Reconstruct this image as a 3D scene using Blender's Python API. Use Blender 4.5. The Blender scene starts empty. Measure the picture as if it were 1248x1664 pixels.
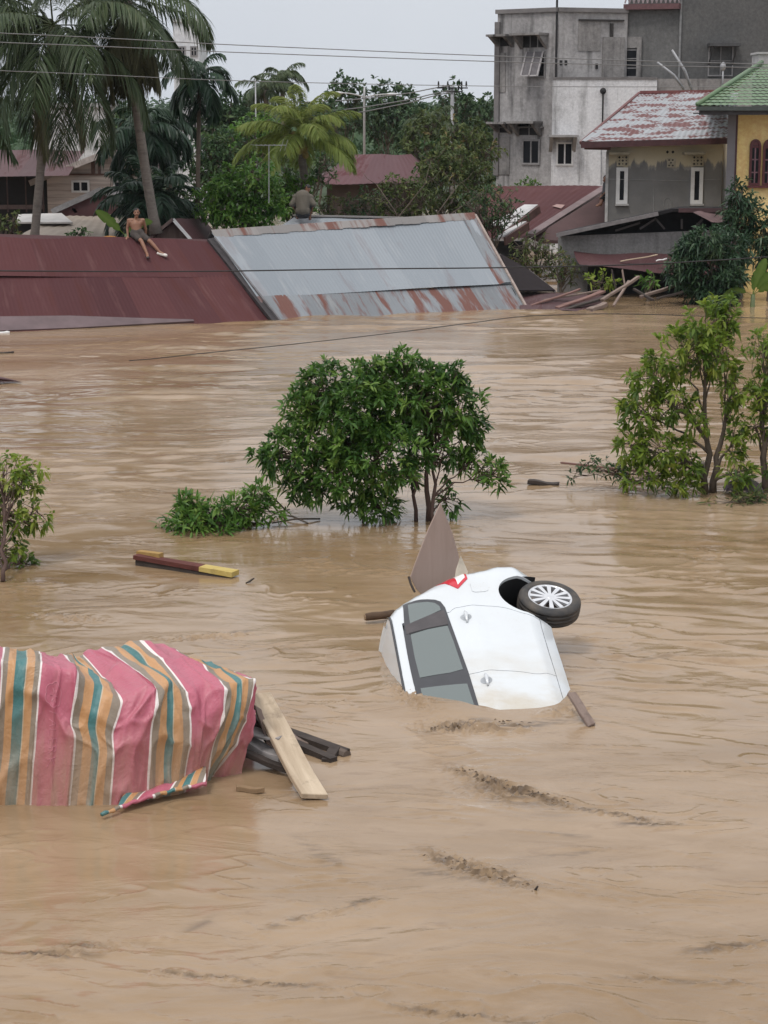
import bpy, bmesh, math, random
import numpy as np
from mathutils import Vector, Matrix, geometry

random.seed(7)
RNG = np.random.default_rng(7)
SC = bpy.context.scene
COL = SC.collection
R = math.radians

# ------------------------------------------------------------------ camera
CAM_H, FPX = 5.3, 3200.0            # eye height above the flood, focal length in pixels of a 1664 px tall frame
PITCH = math.atan(637 / FPX)
cam_d = bpy.data.cameras.new('camera')
cam_d.sensor_fit = 'VERTICAL'
cam_d.sensor_height = 24.0
cam_d.lens = 24.0 * FPX / 1664
cam_d.clip_start, cam_d.clip_end = 0.5, 5000
cam = bpy.data.objects.new('camera', cam_d)
cam.location = (0, 0, CAM_H)
cam.rotation_euler = (R(90) - PITCH, 0, 0)
COL.objects.link(cam)
SC.camera = cam

# ------------------------------------------------------------------ sky, sun, exposure
SUN_EL, SUN_AZ = R(62), R(215)      # high, soft, a little behind the camera's left
w = bpy.data.worlds.new('World')
SC.world = w
w.use_nodes = True
wn, wl = w.node_tree.nodes, w.node_tree.links
bg = wn['Background']
sky = wn.new('ShaderNodeTexSky')
sky.sky_type = 'NISHITA'
sky.sun_disc = False
sky.sun_elevation = SUN_EL
sky.sun_rotation = SUN_AZ
sky.dust_density = 6.0
hs = wn.new('ShaderNodeHueSaturation')
hs.inputs['Saturation'].default_value = 0.25
wl.new(sky.outputs[0], hs.inputs['Color'])
tc = wn.new('ShaderNodeTexCoord')
sx = wn.new('ShaderNodeSeparateXYZ')
wl.new(tc.outputs['Generated'], sx.inputs[0])
rp = wn.new('ShaderNodeValToRGB')   # overcast cloud layer: brighter towards the zenith
rp.color_ramp.elements[0].position = 0.0
rp.color_ramp.elements[0].color = (7.5, 7.9, 8.5, 1)
rp.color_ramp.elements[1].position = 0.75
rp.color_ramp.elements[1].color = (12.6, 12.6, 12.9, 1)
e = rp.color_ramp.elements.new(0.10)
e.color = (7.6, 7.95, 8.5, 1)
cn = wn.new('ShaderNodeTexNoise')
cn.inputs['Scale'].default_value = 3.0
cn.inputs['Detail'].default_value = 5.0
wl.new(tc.outputs['Generated'], cn.inputs['Vector'])
wl.new(sx.outputs['Z'], rp.inputs[0])
cm = wn.new('ShaderNodeMix'); cm.data_type = 'RGBA'; cm.blend_type = 'MULTIPLY'
cr = wn.new('ShaderNodeValToRGB')
cr.color_ramp.elements[0].position = 0.3; cr.color_ramp.elements[0].color = (.93, .94, .96, 1)
cr.color_ramp.elements[1].position = 0.7; cr.color_ramp.elements[1].color = (1.03, 1.03, 1.03, 1)
wl.new(cn.outputs[0], cr.inputs[0])
cm.inputs[0].default_value = 1.0
wl.new(rp.outputs[0], cm.inputs[6]); wl.new(cr.outputs[0], cm.inputs[7])
mx = wn.new('ShaderNodeMix'); mx.data_type = 'RGBA'
mx.inputs[0].default_value = 0.88
wl.new(hs.outputs[0], mx.inputs[6]); wl.new(cm.outputs[2], mx.inputs[7])
wl.new(mx.outputs[2], bg.inputs['Color'])
bg.inputs['Strength'].default_value = 0.1
sun_d = bpy.data.lights.new('sun', 'SUN')
sun_d.energy = 1.5
sun_d.angle = R(12)
sun_d.color = (1.0, 0.965, 0.92)
sun = bpy.data.objects.new('sun', sun_d)
sdir = Vector((math.sin(SUN_AZ) * math.cos(SUN_EL), math.cos(SUN_AZ) * math.cos(SUN_EL), math.sin(SUN_EL)))
sun.rotation_euler = sdir.to_track_quat('Z', 'Y').to_euler()
sun.location = sdir * 100
COL.objects.link(sun)
SC.view_settings.view_transform = 'Standard'
SC.view_settings.look = 'None'
SC.view_settings.gamma = 1.0
SC.view_settings.exposure = 0.0
SC.cycles.max_bounces = 6
SC.cycles.transparent_max_bounces = 8
SC.cycles.volume_bounces = 0

# ------------------------------------------------------------------ survey helpers: where a point of the photo lies in the place
FW = Vector((0, math.cos(PITCH), -math.sin(PITCH)))
UP = Vector((0, math.sin(PITCH), math.cos(PITCH)))
EYE = Vector((0, 0, CAM_H))
def ray(px, py):
    return FW + Vector((1, 0, 0)) * ((px - 624) / FPX) + UP * ((832 - py) / FPX)
def G(px, py, z=0.0):
    d = ray(px, py)
    return EYE + d * ((z - CAM_H) / d.z)
def Q(px, py, Y):
    d = ray(px, py)
    return EYE + d * (Y / d.y)
def RP(px, py, pl):
    p0, n = pl
    d = ray(px, py)
    return EYE + d * ((p0 - EYE).dot(n) / d.dot(n))
def plane3(a, b, c):
    return (Vector(a), (Vector(b) - Vector(a)).cross(Vector(c) - Vector(a)).normalized())
def PXM(Y):
    return FPX / Y

# ------------------------------------------------------------------ mesh helpers
OFF = {}
class MB:
    def __init__(s):
        s.v, s.f, s.uv = [], [], []
    def add(s, vs, fs, uvs=None):
        b = len(s.v)
        s.v.extend([tuple(q) for q in vs])
        s.uv.extend(uvs if uvs is not None else [(0, 0)] * len(vs))
        s.f.extend([tuple(i + b for i in q) for q in fs])
        return s
    def box8(s, c):
        return s.add(c, [(0, 3, 2, 1), (4, 5, 6, 7), (0, 1, 5, 4), (1, 2, 6, 5), (2, 3, 7, 6), (3, 0, 4, 7)])
    def box(s, x0, y0, z0, x1, y1, z1):
        return s.box8([(x0, y0, z0), (x1, y0, z0), (x1, y1, z0), (x0, y1, z0), (x0, y0, z1), (x1, y0, z1), (x1, y1, z1), (x0, y1, z1)])
    def beam(s, a, b, wd, th, up=(0, 0, 1), taper=1.0):
        a, b = Vector(a), Vector(b)
        d = (b - a).normalized()
        sd = d.cross(Vector(up))
        if sd.length < 1e-4: sd = d.cross(Vector((1, 0, 0)))
        sd.normalize()
        u = sd.cross(d).normalized()
        c = []
        for p, k in ((a, 1.0), (b, taper)):
            for q, r in ((-1, -1), (1, -1), (1, 1), (-1, 1)):
                c.append(p + sd * (q * wd * k / 2) + u * (r * th * k / 2))
        return s.box8(c)
    def tube(s, pts, rad, n=8, cap=True):
        pts = [Vector(p) for p in pts]
        m = len(pts)
        if not hasattr(rad, '__len__'): rad = [rad] * m
        vs, fs, uvs = [], [], []
        ref = None
        ln = 0
        for i, p in enumerate(pts):
            d = (pts[min(i + 1, m - 1)] - pts[max(i - 1, 0)])
            if d.length < 1e-9: d = Vector((0, 0, 1))
            d.normalize()
            if ref is None:
                ref = d.orthogonal().normalized()
            ref = (ref - d * ref.dot(d))
            if ref.length < 1e-6: ref = d.orthogonal()
            ref.normalize()
            bn = d.cross(ref)
            if i: ln += (p - pts[i - 1]).length
            for k in range(n):
                a = 2 * math.pi * k / n
                vs.append(p + (ref * math.cos(a) + bn * math.sin(a)) * rad[i])
                uvs.append((k / n, ln))
        for i in range(m - 1):
            for k in range(n):
                fs.append((i * n + k, i * n + (k + 1) % n, (i + 1) * n + (k + 1) % n, (i + 1) * n + k))
        if cap:
            fs.append(tuple(range(n - 1, -1, -1)))
            fs.append(tuple((m - 1) * n + k for k in range(n)))
        return s.add(vs, fs, uvs)
    def grid(s, fn, nu, nv, uvfn=None):
        vs, uvs, fs = [], [], []
        for j in range(nv + 1):
            for i in range(nu + 1):
                vs.append(fn(i / nu, j / nv))
                uvs.append(uvfn(i / nu, j / nv) if uvfn else (i / nu, j / nv))
        for j in range(nv):
            for i in range(nu):
                a = j * (nu + 1) + i
                fs.append((a, a + 1, a + nu + 2, a + nu + 1))
        return s.add(vs, fs, uvs)
    def poly(s, pts, th=0.03, up=None):
        pts = [Vector(p) for p in pts]
        n = geometry.normal(pts) if len(pts) > 3 else (pts[1] - pts[0]).cross(pts[2] - pts[0]).normalized()
        if up is not None and n.dot(Vector(up)) < 0:
            pts.reverse(); n = -n
        m = len(pts)
        vs = pts + [p - n * th for p in pts]
        fs = [tuple(range(m)), tuple(range(2 * m - 1, m - 1, -1))]
        for i in range(m):
            fs.append((i, i + m, (i + 1) % m + m, (i + 1) % m))
        return s.add(vs, fs)
    def ball(s, c, r, n=10, sc=(1, 1, 1)):
        c = Vector(c)
        vs, fs = [], []
        for j in range(n + 1):
            t = math.pi * j / n
            for i in range(n):
                a = 2 * math.pi * i / n
                vs.append(c + Vector((r * sc[0] * math.sin(t) * math.cos(a), r * sc[1] * math.sin(t) * math.sin(a), r * sc[2] * math.cos(t))))
        for j in range(n):
            for i in range(n):
                fs.append((j * n + i, (j + 1) * n + i, (j + 1) * n + (i + 1) % n, j * n + (i + 1) % n))
        return s.add(vs, fs)
    def capsule(s, a, b, ra, rb, n=12):
        a, b = Vector(a), Vector(b)
        d = (b - a); L = d.length; d.normalize()
        pts, rad = [], []
        for k in (0.08, .35, .7, .93):
            pts.append(a - d * ra * math.sqrt(max(0, 1 - k * k))); rad.append(ra * k)
        for k in range(6):
            t = k / 5
            pts.append(a.lerp(b, t)); rad.append(ra + (rb - ra) * t)
        for k in (.93, .7, .35, .08):
            pts.append(b + d * rb * math.sqrt(max(0, 1 - k * k))); rad.append(rb * k)
        return s.tube(pts, rad, n)
    def build(s, name, mat, parent=None, smooth=False, kind=None, base=None):
        me = bpy.data.meshes.new(name)
        o = bpy.data.objects.new(name, me)
        va = np.array(s.v, dtype=float).reshape(-1, 3)
        if parent is not None:
            off = OFF[parent.name]
        else:
            if base is not None: off = Vector(base)
            else: off = Vector(((va[:, 0].min() + va[:, 0].max()) / 2, (va[:, 1].min() + va[:, 1].max()) / 2, va[:, 2].min()))
            o.location = off
        me.from_pydata((va - np.array(off)).tolist(), [], s.f)
        if any(q != (0, 0) for q in s.uv):
            lay = me.uv_layers.new(name='UVMap')
            li = np.zeros(len(me.loops), dtype=np.int32)
            me.loops.foreach_get('vertex_index', li)
            lay.data.foreach_set('uv', np.array(s.uv, dtype=np.float32)[li].ravel())
        if mat is not None: me.materials.append(mat)
        if smooth: me.polygons.foreach_set('use_smooth', [True] * len(me.polygons))
        me.update()
        COL.objects.link(o)
        OFF[o.name] = off
        if parent is not None: o.parent = parent
        if kind: o['kind'] = kind
        return o

def npmesh(name, V, F4, F3, mat, parent=None, tint=None, kind=None, smooth=False):
    """big meshes straight from numpy arrays"""
    me = bpy.data.meshes.new(name)
    o = bpy.data.objects.new(name, me)
    V = np.asarray(V, dtype=np.float64)
    if parent is not None: off = OFF[parent.name]
    else:
        off = Vector((float(V[:, 0].mean()), float(V[:, 1].mean()), float(V[:, 2].min())))
        o.location = off
    V = (V - np.array(off)).astype(np.float32)
    n4 = 0 if F4 is None else len(F4); n3 = 0 if F3 is None else len(F3)
    loops = np.concatenate([a for a in ([F4.ravel()] if n4 else []) + ([F3.ravel()] if n3 else [])]).astype(np.int32)
    tot = np.concatenate([np.full(n4, 4, np.int32), np.full(n3, 3, np.int32)])
    st = np.concatenate([[0], np.cumsum(tot)[:-1]]).astype(np.int32)
    me.vertices.add(len(V)); me.vertices.foreach_set('co', V.ravel())
    me.loops.add(len(loops)); me.loops.foreach_set('vertex_index', loops)
    me.polygons.add(len(tot)); me.polygons.foreach_set('loop_start', st)
    try: me.polygons.foreach_set('loop_total', tot)
    except Exception: pass
    if smooth: me.polygons.foreach_set('use_smooth', np.ones(len(tot), dtype=bool))
    me.update(calc_edges=True)
    if tint is not None:
        at = me.attributes.new('tint', 'FLOAT', 'POINT')
        at.data.foreach_set('value', np.asarray(tint, dtype=np.float32))
    if mat is not None: me.materials.append(mat)
    COL.objects.link(o)
    OFF[o.name] = off
    if parent is not None: o.parent = parent
    if kind: o['kind'] = kind
    return o

def tag(o, label, cat, group=None):
    o['label'] = label; o['category'] = cat
    if group: o['group'] = group
    return o
def thing(name, label, cat, loc, group=None):
    o = bpy.data.objects.new(name, None)
    o.empty_display_size = 0.3
    o.location = loc
    COL.objects.link(o)
    OFF[o.name] = Vector(loc)
    return tag(o, label, cat, group)

# gradient noise in numpy
def perlin(x, y, seed=0):
    rg = np.random.default_rng(seed)
    perm = rg.permutation(512)
    ang = rg.uniform(0, 2 * np.pi, 512)
    gx, gy = np.cos(ang), np.sin(ang)
    xi, yi = np.floor(x).astype(np.int64), np.floor(y).astype(np.int64)
    xf, yf = x - xi, y - yi
    u = xf * xf * xf * (xf * (xf * 6 - 15) + 10); v = yf * yf * yf * (yf * (yf * 6 - 15) + 10)
    def h(a, b): return perm[(perm[a & 511] + b) & 511]
    def gdot(a, b, dx, dy):
        k = h(a, b); return gx[k] * dx + gy[k] * dy
    n00 = gdot(xi, yi, xf, yf); n10 = gdot(xi + 1, yi, xf - 1, yf)
    n01 = gdot(xi, yi + 1, xf, yf - 1); n11 = gdot(xi + 1, yi + 1, xf - 1, yf - 1)
    return ((n00 * (1 - u) + n10 * u) * (1 - v) + (n01 * (1 - u) + n11 * u) * v) * 1.5
def sstep(a, b, x):
    t = np.clip((x - a) / (b - a), 0, 1); return t * t * (3 - 2 * t)

# ------------------------------------------------------------------ materials
class Mat:
    def __init__(s, name, rough=0.7, metal=0.0, spec=None):
        s.m = bpy.data.materials.new(name)
        s.m.use_nodes = True
        s.nt = s.m.node_tree
        s.b = s.nt.nodes['Principled BSDF']
        s.b.inputs['Roughness'].default_value = rough
        s.b.inputs['Metallic'].default_value = metal
        if spec is not None: s.b.inputs['Specular IOR Level'].default_value = spec
    def n(s, typ, ins=None, **props):
        nd = s.nt.nodes.new(typ)
        for k, v in props.items(): setattr(nd, k, v)
        for k, v in (ins or {}).items():
            if isinstance(v, bpy.types.NodeSocket): s.nt.links.new(v, nd.inputs[k])
            else: nd.inputs[k].default_value = v
        return nd
    def coord(s, which='Object'):
        return s.n('ShaderNodeTexCoord').outputs[which]
    def map(s, vec, scale=(1, 1, 1), loc=(0, 0, 0), rot=(0, 0, 0)):
        return s.n('ShaderNodeMapping', {'Vector': vec, 'Scale': scale, 'Location': loc, 'Rotation': rot}).outputs[0]
    def noise(s, vec, scale=1.0, detail=4.0, rough=0.55, dist=0.0):
        return s.n('ShaderNodeTexNoise', {'Vector': vec, 'Scale': scale, 'Detail': detail, 'Roughness': rough, 'Distortion': dist}).outputs[0]
    def ramp(s, fac, stops, interp='LINEAR'):
        nd = s.n('ShaderNodeValToRGB', {0: fac})
        cr = nd.color_ramp
        cr.interpolation = interp
        def c4(c): return (c, c, c, 1) if not hasattr(c, '__len__') else (*c, 1)
        cr.elements[0].position = stops[0][0]; cr.elements[0].color = c4(stops[0][1])
        cr.elements[1].position = stops[-1][0]; cr.elements[1].color = c4(stops[-1][1])
        for p, c in stops[1:-1]:
            e = cr.elements.new(p); e.color = c4(c)
        return nd.outputs[0]
    def mix(s, fac, a, b, blend='MIX'):
        nd = s.n('ShaderNodeMix', data_type='RGBA', blend_type=blend)
        for i, v in ((0, fac), (6, a), (7, b)):
            if isinstance(v, bpy.types.NodeSocket): s.nt.links.new(v, nd.inputs[i])
            elif i == 0: nd.inputs[0].default_value = v
            else: nd.inputs[i].default_value = (*v, 1) if len(v) == 3 else v
        return nd.outputs[2]
    def math(s, op, a, b=0.0, clamp=False):
        nd = s.n('ShaderNodeMath', operation=op, use_clamp=clamp)
        for i, v in ((0, a), (1, b)):
            if isinstance(v, bpy.types.NodeSocket): s.nt.links.new(v, nd.inputs[i])
            else: nd.inputs[i].default_value = v
        return nd.outputs[0]
    def attr(s, name):
        return s.n('ShaderNodeAttribute', attribute_name=name).outputs['Fac']
    def sep(s, vec):
        return s.n('ShaderNodeSeparateXYZ', {0: vec}).outputs
    def color(s, c):
        if isinstance(c, bpy.types.NodeSocket): s.nt.links.new(c, s.b.inputs['Base Color'])
        else: s.b.inputs['Base Color'].default_value = (*c, 1)
        return s
    def set(s, name, v):
        if isinstance(v, bpy.types.NodeSocket): s.nt.links.new(v, s.b.inputs[name])
        else: s.b.inputs[name].default_value = v
        return s
    def bump(s, h, strength=0.3, dist=0.02):
        nd = s.n('ShaderNodeBump', {'Height': h, 'Strength': strength, 'Distance': dist})
        s.nt.links.new(nd.outputs[0], s.b.inputs['Normal'])
        return s

def plain(name, c, rough=0.7, metal=0.0, var=0.25, scale=6.0):
    m = Mat(name, rough, metal)
    f = m.noise(m.coord(), scale, 5, .6)
    m.color(m.mix(m.ramp(f, [(.3, 0.0), (.7, 1.0)]), tuple(q * (1 - var) for q in c), tuple(min(1, q * (1 + var)) for q in c)))
    return m.m

def leaf_mat(name, stops, trans=0.35, rough=0.5):
    m = Mat(name, rough)
    t = m.attr('tint')
    c = m.ramp(t, stops)
    m.color(c)
    m.set('Specular IOR Level', 0.3)
    tr = m.n('ShaderNodeBsdfTranslucent', {'Color': c})
    mixs = m.n('ShaderNodeMixShader', {0: trans, 1: m.b.outputs[0], 2: tr.outputs[0]})
    out = [q for q in m.nt.nodes if q.type == 'OUTPUT_MATERIAL'][0]
    m.nt.links.new(mixs.outputs[0], out.inputs[0])
    return m.m

def wall_mat(name, base, dark, light, streak=0.5, scale=1.0, stain=0.5, mould=None):
    """weathered plaster: blotches, run-off streaks and grime with shapes of their own"""
    m = Mat(name, 0.9, spec=0.2)
    co = m.coord()
    blot = m.ramp(m.noise(co, .9 * scale, 6, .62), [(.35, 0.0), (.68, 1.0)])
    c = m.mix(blot, base, light)
    sv = m.map(co, (3.2 * scale, 3.2 * scale, .22 * scale))
    st = m.ramp(m.noise(sv, 1.0, 6, .6), [(.5, 0.0), (.66, 1.0)])
    c = m.mix(m.math('MULTIPLY', m.math('MULTIPLY', st, m.ramp(m.noise(co, .55 * scale, 3), [(.42, .25), (.6, 1.0)])), streak), c, dark)
    g = m.ramp(m.noise(co, .45 * scale, 8, .7), [(.5, 0.0), (.7, 1.0)])
    c = m.mix(m.math('MULTIPLY', g, stain), c, dark)
    if mould:                            # black mould under the parapet, running down in tongues
        zz = m.sep(co)[2]
        tg = m.noise(m.map(co, (2.4, 2.4, .5)), 1.0, 8, .72, .6)
        k = m.math('ADD', m.math('MULTIPLY', m.math('DIVIDE', m.math('SUBTRACT', zz, mould[0]), mould[1] - mould[0], True), .34), tg)
        c = m.mix(m.math('MULTIPLY', m.ramp(k, [(.70, 0.0), (.80, 1.0)]), .9), c, (.028, .024, .022))
    fine = m.noise(co, 9 * scale, 6, .7)
    c = m.mix(.35, c, m.ramp(fine, [(.3, .25), (.7, .95)]), 'OVERLAY')
    m.color(c)
    m.bump(fine, .2, .02)
    return m.m

def wood_mat(name, a, b, dark=None, rough=0.85, scale=1.0, axis=0):
    m = Mat(name, rough, spec=0.25)
    sc = [14.0, 14.0, 14.0]; sc[axis] = 1.3
    f = m.noise(m.map(m.coord(), tuple(q * scale for q in sc)), 1.0, 6, .65, .6)
    c = m.mix(m.ramp(f, [(.3, 0.0), (.72, 1.0)]), a, b)
    d = m.ramp(m.noise(m.coord(), 5 * scale, 6, .7), [(.55, 0.0), (.75, 1.0)])
    c = m.mix(m.math('MULTIPLY', d, .7), c, dark or tuple(q * .35 for q in a))
    m.color(c); m.bump(f, .4, .01)
    return m.m

def roof_mat(name,  a, b, rust, light, rust_amt=.5, sheet=.76, streak_scale=5.0, rough=.55, metal=0.0, light_amt=.35):
    """painted or bare corrugated sheet: tone shifts per sheet, rust running down the slope"""
    m = Mat(name, rough, metal, .3)
    uv = m.coord('UV')
    U = m.sep(uv)
    sid = m.math('FLOOR', m.math('DIVIDE', U[0], sheet))
    per = m.n('ShaderNodeTexWhiteNoise', {'W': sid}, noise_dimensions='1D').outputs[0]
    c = m.mix(per, a, b)
    st = m.noise(m.map(uv, (streak_scale, .55, 1)), 1.0, 5, .62)
    lf = m.ramp(st, [(.55, 0.0), (.72, 1.0)])
    c = m.mix(m.math('MULTIPLY', lf, light_amt), c, light)
    big = m.noise(m.map(uv, (1.5, .22, 1)), 1.0, 5, .65)
    rs = m.math('ADD', m.math('MULTIPLY', st, -.55), m.math('ADD', big, m.math('MULTIPLY', per, .18)))
    rf = m.ramp(rs, [(.40 - .18 * rust_amt, 0.0), (.50 - .18 * rust_amt, 1.0)])
    c = m.mix(m.math('MULTIPLY', rf, min(.85, rust_amt * 2.5)), c, rust)
    spk = m.ramp(m.noise(uv, 9.0, 6, .75), [(.60, 0.0), (.72, 1.0)])
    c = m.mix(m.math('MULTIPLY', spk, min(.45, .08 + rust_amt * .6)), c, rust)
    m.color(c)
    m.set('Roughness', m.ramp(rf, [(0, rough), (1, .9)]))
    return m.m

M = {}
M['black'] = plain('black_rubber', (.012, .012, .013), .75)
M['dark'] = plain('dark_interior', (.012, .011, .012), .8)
M['glass_dark'] = plain('dark_window_glass', (.010, .011, .014), .45, var=.1)
M['glass_dark'].node_tree.nodes['Principled BSDF'].inputs['Specular IOR Level'].default_value = .15
M['white'] = plain('white_paint', (.72, .71, .70), .6, var=.08)
M['cable'] = plain('cable_rubber', (.018, .017, .018), .6)
M['grey_metal'] = plain('grey_metal', (.30, .30, .31), .5, .3)
# ------------------------------------------------------------------ the flood
def build_water():
    ny, nx = 1500, 800
    t = np.linspace(0, 1, ny)
    Y = 7.5 * (78 / 7.5) ** t
    uu = np.linspace(-1, 1, nx)
    uu = np.sign(uu) * (0.55 * np.abs(uu) + 0.45 * np.abs(uu) ** 3)
    hw = .36 * Y + 6.0
    X = uu[None, :] * hw[:, None]
    Yg = np.repeat(Y[:, None], nx, 1)
    x, y = X, Yg
    # domain warp: the current swirls round the obstacles
    wx_ = .55 * perlin(x / 2.3, y / 1.6, 1) + .2 * perlin(x / .8, y / .6, 2)
    wy_ = .35 * perlin(x / 2.6, y / 1.3, 3) + .12 * perlin(x / .7, y / .5, 4)
    xw, yw = x + wx_, y + wy_
    patch = sstep(-.2, .5, perlin(x / 3.4 + 3, y / 2.2, 5)) * .88 + .12
    h = .024 * perlin(xw / 1.9, yw / 1.0, 6) + .016 * perlin(xw / .75, yw / .42, 7) * patch
    h += .009 * perlin(xw / .33, yw / .17, 8) * patch + .0028 * perlin(xw / .14, yw / .08, 9) * patch
    far = sstep(20, 34, y)
    calm = 1 - .75 * np.exp(-((x - G(610, 890).x) / 2.6) ** 2 - ((y - G(610, 900).y) / 3.0) ** 2) - .7 * np.exp(-((x - G(1130, 860).x) / 1.8) ** 2 - ((y - G(1130, 860).y) / 3.2) ** 2)
    calm = np.clip(calm, .12, 1) * (.16 + .84 * sstep(-.2, .3, perlin(x / 5.5 + 9, y / 4.6, 23)))
    h *= .35 + .65 * np.clip(calm, 0, 1)
    h += far * calm * (.075 * perlin(xw / 3.4, yw / 1.2, 10) + .022 * perlin(xw / 1.5, yw / .62, 21) + .004 * perlin(xw / .6, yw / .22, 22))
    rid = 1 - np.abs(perlin(xw / .60, yw / .22, 11)) * 3.2
    h += .016 * np.clip(rid, 0, 1) ** 3 * sstep(.05, .5, perlin(x / 1.5, y / .9, 12)) * (1 - .5 * far)
    # a broken ridge of chop: distance to a polyline
    def seg(ax, ay, bx, by):
        dx, dy = bx - ax, by - ay
        L2 = dx * dx + dy * dy
        k = np.clip(((x - ax) * dx + (y - ay) * dy) / L2, 0, 1)
        return np.hypot(x - ax - k * dx, y - ay - k * dy), k
    chop_shade = np.zeros_like(x)
    def shade_streak(p0, p1, width, k, seed):
        nonlocal chop_shade                    # the dark side of the wave chop, painted into the water's colour
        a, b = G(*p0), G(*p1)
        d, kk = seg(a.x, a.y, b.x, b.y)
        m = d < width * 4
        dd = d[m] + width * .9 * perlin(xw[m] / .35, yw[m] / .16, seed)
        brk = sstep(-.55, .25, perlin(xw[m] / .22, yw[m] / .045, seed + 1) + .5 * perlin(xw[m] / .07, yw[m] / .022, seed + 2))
        chop_shade[m] = np.maximum(chop_shade[m], k * np.exp(-(dd / width) ** 2) * brk * np.sin(np.pi * np.clip(kk[m] * .92 + .04, 0, 1)) ** .5)
    def chop(p0, p1, width, amp, seed, jag=.5):
        nonlocal h
        a, b = G(*p0), G(*p1)
        d, k = seg(a.x, a.y, b.x, b.y)
        m = np.exp(-(d / width) ** 2) * np.sin(np.pi * np.clip(k * .9 + .08, 0, 1)) ** .6
        h = h + m * amp * .85 * (-.25 + perlin(xw / .075, yw / .05, seed) * jag * 1.5 + 1.6 * np.clip(1 - np.abs(perlin(xw / .16, yw / .045, seed + 1)) * 3.6, 0, 1) ** 1.5)
    chop((735, 1250), (930, 1312), .11, .040, 31)
    chop((760, 1275), (880, 1310), .20, .022, 33)
    chop((920, 1312), (1105, 1342), .06, .022, 35)
    chop((690, 1385), (870, 1448), .14, .028, 37)
    chop((0, 1560), (160, 1548), .10, .020, 39)
    chop((200, 1572), (560, 1612), .05, .018, 41)
    chop((640, 1640), (900, 1660), .06, .018, 43)
    chop((420, 1510), (640, 1460), .08, .016, 45)
    chop((1120, 1545), (1260, 1530), .08, .02, 47)
    chop((1000, 1590), (1250, 1600), .06, .014, 49)
    chop((100, 1540), (330, 1520), .07, .018, 51)
    chop((690, 1180), (870, 1185), .16, .045, 53)
    chop((640, 1120), (700, 1165), .12, .03, 55)
    chop((880, 1165), (960, 1150), .1, .035, 57)
    chop((250, 1040), (420, 1030), .10, .03, 59)
    chop((60, 1000), (180, 1010), .14, .03, 61)
    # wake ripples running off the right side of the car and behind the trees
    def ripples(px, py, rx, ry, wl, amp, ang):
        nonlocal h
        c = G(px, py)
        m = np.exp(-((x - c.x) / rx) ** 2 - ((y - c.y) / ry) ** 2)
        ph = (x - c.x) * math.cos(ang) + (y - c.y) * math.sin(ang)
        h = h + m * amp * np.sin(2 * np.pi * (ph + .25 * perlin(x / .9, y / .5, 71)) / wl) * (.5 + sstep(-.3, .5, perlin(x / .6, y / .4, 72)))
    ripples(1060, 1075, 1.0, 1.9, .38, .012, R(62))
    ripples(1180, 1020, 1.4, 2.2, .45, .011, R(75))
    ripples(520, 1080, 1.2, 1.5, .42, .008, R(100))
    ripples(200, 760, 2.5, 2.5, .8, .016, R(95))
    ripples(900, 640, 4.5, 4.5, 1.0, .02, R(92))
    ripples(1180, 900, 2.0, 2.6, .6, .012, R(80))
    # the current piles up on the roof of the car and dips in its lee
    c = G(722, 1152); h += .045 * np.exp(-((x - c.x) / .42) ** 2 - ((y - c.y) / .32) ** 2)
    c = G(655, 1120); h += .05 * np.exp(-((x - c.x) / .55) ** 2 - ((y - c.y) / .5) ** 2)
    c = G(840, 1175); h -= .0 * np.exp(-((x - c.x) / .6) ** 2 - ((y - c.y) / .35) ** 2)
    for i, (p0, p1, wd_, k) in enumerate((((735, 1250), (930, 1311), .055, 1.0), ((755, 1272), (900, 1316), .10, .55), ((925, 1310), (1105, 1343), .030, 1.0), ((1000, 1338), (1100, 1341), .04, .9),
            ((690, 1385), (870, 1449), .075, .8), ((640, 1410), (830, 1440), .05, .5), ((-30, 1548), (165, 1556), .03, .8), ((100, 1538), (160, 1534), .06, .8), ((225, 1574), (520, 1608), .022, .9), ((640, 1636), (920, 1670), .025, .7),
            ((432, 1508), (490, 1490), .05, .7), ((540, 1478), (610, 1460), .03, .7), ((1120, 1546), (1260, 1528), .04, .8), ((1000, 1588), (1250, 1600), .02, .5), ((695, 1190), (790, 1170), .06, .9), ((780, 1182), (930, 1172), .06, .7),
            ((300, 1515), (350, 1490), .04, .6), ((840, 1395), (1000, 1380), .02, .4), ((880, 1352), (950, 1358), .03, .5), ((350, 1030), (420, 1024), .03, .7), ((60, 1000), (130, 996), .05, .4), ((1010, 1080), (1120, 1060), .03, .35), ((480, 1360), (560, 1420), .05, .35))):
        shade_streak(p0, p1, wd_ * 1.35, min(1.0, k * 1.25), 600 + 3 * i)
    # short broken crests scattered over the near water
    rg = np.random.default_rng(55)
    for k in range(150):
        px_, py_ = rg.uniform(-60, 1310), 1664 - 640 * rg.random() ** 1.3
        if 600 < px_ < 960 and py_ < 1170 or px_ < 420 and py_ < 1320: continue
        c = G(px_, py_)
        L = rg.uniform(.10, .45); an = rg.normal(-.25, .35)
        d, kk = seg(c.x - L * math.cos(an), c.y - L * math.sin(an), c.x + L * math.cos(an), c.y + L * math.sin(an))
        m = d < .2
        wd = rg.uniform(.014, .032)
        h[m] += np.exp(-(d[m] / wd) ** 2) * np.sin(np.pi * np.clip(kk[m] * .9 + .05, 0, 1)) * wd * rg.uniform(.25, .45) * (.2 + 1.2 * np.clip(1 - np.abs(perlin(xw[m] / .10, yw[m] / .05, 200 + k)) * 2.2, 0, 1))
    V = np.stack([x, y, h], -1).reshape(-1, 3)
    idx = np.arange(ny * nx).reshape(ny, nx)
    F = np.stack([idx[:-1, :-1], idx[:-1, 1:], idx[1:, 1:], idx[1:, :-1]], -1).reshape(-1, 4)
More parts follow.
